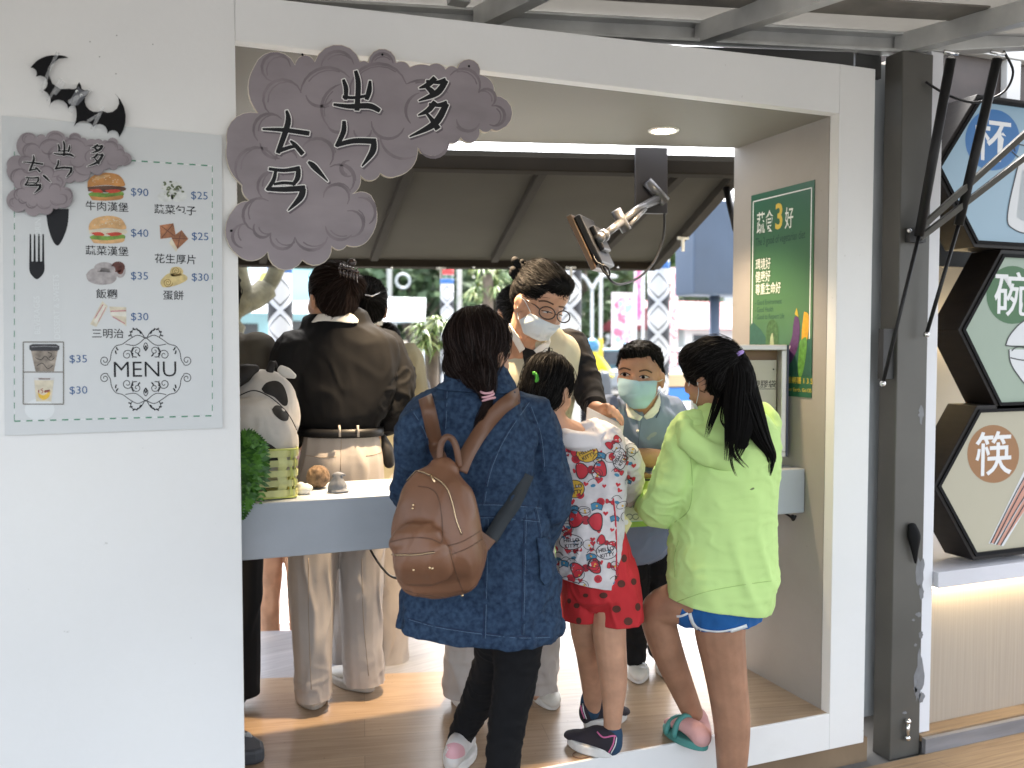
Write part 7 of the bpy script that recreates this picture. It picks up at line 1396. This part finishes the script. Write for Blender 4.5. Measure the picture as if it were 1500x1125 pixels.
# ------------------------------------------------------------------ 6 woman in the black shirt
Y0 = 3.15
w3 = person(V((P(492, 1020, Y0).x, Y0, 0)), 'woman in a black long sleeved shirt and cream trousers seen from behind')
b = MB(); hc = P(484, 432, Y0); f, r, u = head(b, hc, -42, -6, 1.02, P(492, 488, Y0 + .0))
b.loft([N(495, 510, Y0, 74, 34), N(497, 570, Y0, 68, 42), N(500, 640, Y0, 50, 38), N(498, 700, Y0, 56, 42)])
b.loft([N(425, 520, Y0, 25), N(412, 580, Y0 + .02, 22), N(420, 640, Y0 + .12, 16), N(440, 650, Y0 + .25, 13)]); b.loft([N(566, 520, Y0, 26), N(580, 575, Y0 - .02, 22), N(576, 608, Y0 - .0, 18), N(562, 622, Y0 + .1, 15), N(555, 632, Y0 + .2, 12)])
b.loft([N(466, 720, Y0, 34), N(460, 850, Y0, 26), N(458, 990, Y0, 17)]); b.loft([N(532, 720, Y0 + .02, 34), N(530, 850, Y0 + .05, 26), N(532, 980, Y0 + .09, 17)])
body6 = blob('body', w3, SKB, b, .006, 3)
j = MB(); j.loft([N(492, 478, Y0 + .0, 52, 32), N(494, 498, Y0, 82, 40), N(497, 525, Y0, 90, 46), N(498, 570, Y0, 82, 50), N(499, 606, Y0, 68, 50), N(500, 620, Y0, 58, 44)], seg=28)
j.loft([N(432, 512, Y0, 32, 30), N(418, 545, Y0 + .01, 29, 28), N(414, 600, Y0 + .03, 26, 25), N(424, 640, Y0 + .12, 22, 20)]); j.loft([N(560, 512, Y0, 34, 32), N(576, 550, Y0 - .01, 31, 30), N(580, 590, Y0 - .02, 27, 26), N(570, 612, Y0 + .02, 23, 22), N(556, 622, Y0 + .12, 18, 18)])
sh6 = blob('shirt', w3, SHIRTB, j, .0065, 3, [dict(amp=.009, freq=5.5, axis=V((.55, 0, 1)), stretch=.22, seed=71), dict(amp=.003, freq=14, axis=V((-.5, 0, 1)), stretch=.35, seed=72), dict(amp=.007, freq=18, axis=RT, stretch=.4, seed=73, where=lambda p: 1 if (p - P(576, 590, Y0)).length < .15 else 0)])
patch('collar', w3, WHITEC, [sh6, body6], [smoothline([(459, 474), (466, 464), (476, 459), (500, 458), (518, 462), (525, 476), (500, 474), (478, 472), (459, 474)], 2)], off=.010, dens=4, thick=.004, smooth=2)
m = MB().use(BLACK, True); m.loft([N(500, 625, Y0, 62, 52), N(500, 637, Y0, 62, 52)], cap=False, seg=28); m.build('belt', w3)
TR = MB(); TR.loft([N(500, 640, Y0, 56, 46), N(500, 670, Y0, 62, 52), N(498, 710, Y0 + .01, 66, 54), N(497, 745, Y0 + .01, 64, 50)]); TR.loft([N(464, 740, Y0, 38, 46), N(459, 815, Y0, 37, 42), N(458, 920, Y0, 31, 36), N(459, 1005, Y0, 26, 30), N(459, 1060, Y0, 25, 28)]); TR.loft([N(532, 740, Y0 + .02, 38, 46), N(530, 815, Y0 + .04, 34, 42), N(530, 920, Y0 + .07, 29, 36), N(534, 985, Y0 + .085, 30, 34), N(535, 1050, Y0 + .09, 30, 34)])
tr6 = blob('trousers', w3, CREAM, TR, .006, 3, [dict(amp=.006, freq=9, axis=UZ, stretch=.2, seed=74), dict(amp=.005, freq=18, axis=RT, stretch=.35, seed=75, where=lambda p: max(0, min(1, (.22 - p.z) / .2)))])
tilt_cut(tr6, V((0, 0, .05)), (UZ * -1).normalized())
s1 = MB().use(mat('trouser_seam', (.33, .27, .21), .9), True)
for L in ([(452, 818), (452, 900), (456, 1010)], [(530, 818), (532, 900), (540, 990)], [(448, 667), (470, 670), (492, 669)], [(536, 668), (552, 665), (562, 660)], [(500, 640), (499, 690)]): seam(s1, [tr6], L, .0014, .0002)
for x in (497, 524): 
    s1.use(CREAM); strap = [cast([tr6], x, 644, .004), P(x, 627, Y0 - .125)]; s1.tube([P(x, 623, Y0 - .132), P(x + 1, 640, Y0 - .130)], .004, 6)
s1.build('seam', tr6)
for hp, d in (((461, 1040), V(HF * .18 - RT * .06)), ((543, 1014), V(HF * .16 - RT * .17))):
    up, so_ = MB(), MB().use(mat('sole_beige', (.40, .36, .31), .7)); h_ = PZ(*hp, 0); shoe(up, so_, h_, h_ + d, .098, .085); o = blob('shoe', w3, SNEAK, up, .005, 2); so_.build('sole', o, bevel=.006)
hair6 = hair_cap('hair', w3, HAIRR, [(hc + f * -.020 + u * .022, (r * .083, f * .092, u * .092)), (hc + f * -.05 - u * .03, (r * .074, f * .058, u * .07)), (P(518, 420, Y0 - .05), (RT * .042, HF * .045, UZ * .050))], lambda p: (P(513, 404, Y0 - .09) - p).normalized(), 1000, 9, .017, .0009, .0025, 76)
m = MB().use(mat('claw_clip', (.035, .022, .022), .12, coat=.6), True); cq = P(511, 400, Y0 - .135)
for k in range(6):
    c_ = cq + RT * (-.028 + .011 * k) + UZ * (.004 - .003 * k); m.tube([c_ + UZ * .012, c_ - HF * .012, c_ - UZ * .020 + HF * .004], [.004, .0045, .002], 6); m.tube([c_ + UZ * .012, c_ - HF * .004 + UZ * .022, c_ + UZ * .03 + HF * .012], [.004, .004, .002], 6)
m.tube([cq + RT * -.035 + UZ * .014, cq + UZ * .016 - HF * .006, cq + RT * .035], .006, 8); m.ell(cq + RT * .01 + UZ * .036, (RT * .016, HF * .006, UZ * .012)); m.build('hair_claw', w3)
m = MB().use(mat('pouch_black', (.015, .014, .014), .6), True); m.loft([N(562, 640, Y0 - .02, 4, 8), N(568, 660, Y0 - .03, 9, 12), N(570, 678, Y0 - .03, 8, 10)]); m.build('hip_pouch', w3)

# ------------------------------------------------------------------ 7 people farther back
def helper_person(px, foot_y_px, Y, ground, top_px, label, top_m, leg_m, hair_m, yaw, sw=84, shirt=None, extra_hair=None, sk=SKB, shoe_m=None, group=None, legdx=18, armsleeve=None):
    """a standing figure: head top, shoulders, waist and legs in proportion to its height"""
    base = V((P(px, 500, Y).x, Y, ground)); t = person(base, label, group); ztop = P(px, top_px, Y).z; Hh = ztop - ground; k = Hh / 1.62; bx = base.x
    q = lambda dx, z, a, d, dy=0: (V((bx, Y, ground)) + RT * (dx * k) + HF * (dy * k) + UZ * (z * k), a * k, d * k)
    b = MB(); hc = q(0, 1.50, 0, 0)[0]; f, r, u = head(b, hc, yaw, -6, 1.0 * max(.86, min(1.03, k + .1)), q(0, 1.33, 0, 0)[0])
    b.loft([q(0, 1.28, .14, .07), q(0, 1.1, .13, .09), q(0, .95, .12, .09), q(0, .82, .14, .10)])
    for s_ in (-1, 1): b.loft([q(s_ * .17, 1.27, .045, .045), q(s_ * .20, 1.05, .04, .04), q(s_ * .19, .85, .032, .032, .06), q(s_ * .15, .78, .028, .028, .18)]); b.loft([q(s_ * .08, .85, .075, .075), q(s_ * .085, .45, .055, .055), q(s_ * .09, .08, .034, .034)])
    bo = blob('body', t, sk, b, .009, 3)
    j = MB(); j.loft([q(0, 1.36, .08, .07), q(0, 1.31, .15, .09), q(0, 1.22, .185, .105), q(0, 1.0, .165, .115), q(0, .78, .17, .12)], seg=24)
    for s_ in (-1, 1): j.loft([q(s_ * .165, 1.28, .065, .065), q(s_ * .205, 1.05, .056, .056), q(s_ * .195, .88, .045, .045, .05), q(s_ * .17, .82, .038, .038, .12)])
    so = blob('shirt', t, top_m, j, .008, 4, [dict(amp=.007, freq=9, axis=UZ, stretch=.35, seed=int(px))])
    TR = MB(); TR.loft([q(0, .90, .15, .11), q(0, .76, .165, .12)])
    for s_ in (-1, 1): TR.loft([q(s_ * .085, .80, .10, .10), q(s_ * .09, .45, .078, .08), q(s_ * .095, .12, .066, .075), q(s_ * .095, -.04, .062, .07)])
    tb_ = blob('trousers', t, leg_m, TR, .008, 4, [dict(amp=.006, freq=10, axis=UZ, stretch=.25, seed=int(px) + 1)]); tilt_cut(tb_, V((0, 0, ground + .04)), UZ * -1)
    for s_ in (-1, 1):
        up, sl = MB(), MB().use(SOLEW); h_ = q(s_ * .10, 0, 0, 0, -.03)[0]; yd = HF * math.cos(R(yaw)) + RT * math.sin(R(yaw)); shoe(up, sl, h_, h_ + yd * (.22 * k), .085 * k, .085 * k); o = blob('shoe', t, shoe_m or SNEAK, up, .007, 2); sl.build('sole', o)
    hh = hair_cap('hair', t, hair_m, [(hc + f * -.020 + u * .022, (r * .084, f * .092, u * .092)), (hc + f * -.05 - u * .03, (r * .074, f * .058, u * .07))] + ([(hc + f * -.09 + u * .03, (r * .05, f * .045, u * .05))] if extra_hair else []), lambda p: ((hc - f * .11 + u * .02) - p).normalized(), 450, 8, .018, .0013, .003, int(px), .008)
    return t, so, bo, hh, hc, f, r, u
GREYV = FAB('olive_vest', (.33, .31, .22)); GZ = -.062
t, so, bo, hh, hc, f, r, u = helper_person(538, 960, 3.62, GZ, 402, 'woman in an olive beige vest behind the one in black, with a hair slide', GREYV, CREAM, HAIRB, -8, extra_hair=True)
patch('collar', t, WHITEC, [so, bo], [smoothline([(522, 478), (530, 466), (548, 464), (560, 470), (566, 480), (545, 476), (522, 478)], 2)], off=.012, dens=4, thick=.004, smooth=1)
m = MB().use(CHROME, True); m.tube([P(533, 431, 3.46), P(545, 434, 3.45), P(556, 428, 3.47)], .003, 6); m.build('hair_slide', hh); patch('back_print', so, mat('print_lime', (.30, .42, .04), .8), [so], [strip(smoothline([(574, 514), (580, 518), (584, 522)], 3), 4), ellipse(583, 535, 1.5, 3, 8)], off=.002, dens=3)
helper_person(752, 965, 3.72, GZ, 415, 'dark haired person standing behind the woman with glasses', VEST, CREAM, HAIRB, -30, extra_hair=True)
OLV = FAB('olive_shirt', (.065, .058, .045)); helper_person(309, 1005, 3.34, -.0, 372, 'person in an olive shirt and black trousers half hidden by the white wall', OLV, BLKT, HAIRB, -60, shoe_m=mat('shoe_black', (.015, .015, .016), .3))
kid = helper_person(412, 930, 4.55, ZG, 560, 'child with bare legs and pink shoes beyond the woman in black', FAB('kid_shirt', (.5, .3, .32)), SKB, HAIRB, 20, shoe_m=mat('shoe_rose', (.55, .33, .34), .6))
helper_person(566, 930, 4.6, ZG, 470, 'person in blue jeans standing beyond the counter behind the trousers', FAB('grey_top', (.12, .12, .13)), FAB('jeans_pale', (.12, .19, .27), 300, .4, .3), HAIRB, 15, shoe_m=mat('shoe_black', (.015, .015, .016), .5))
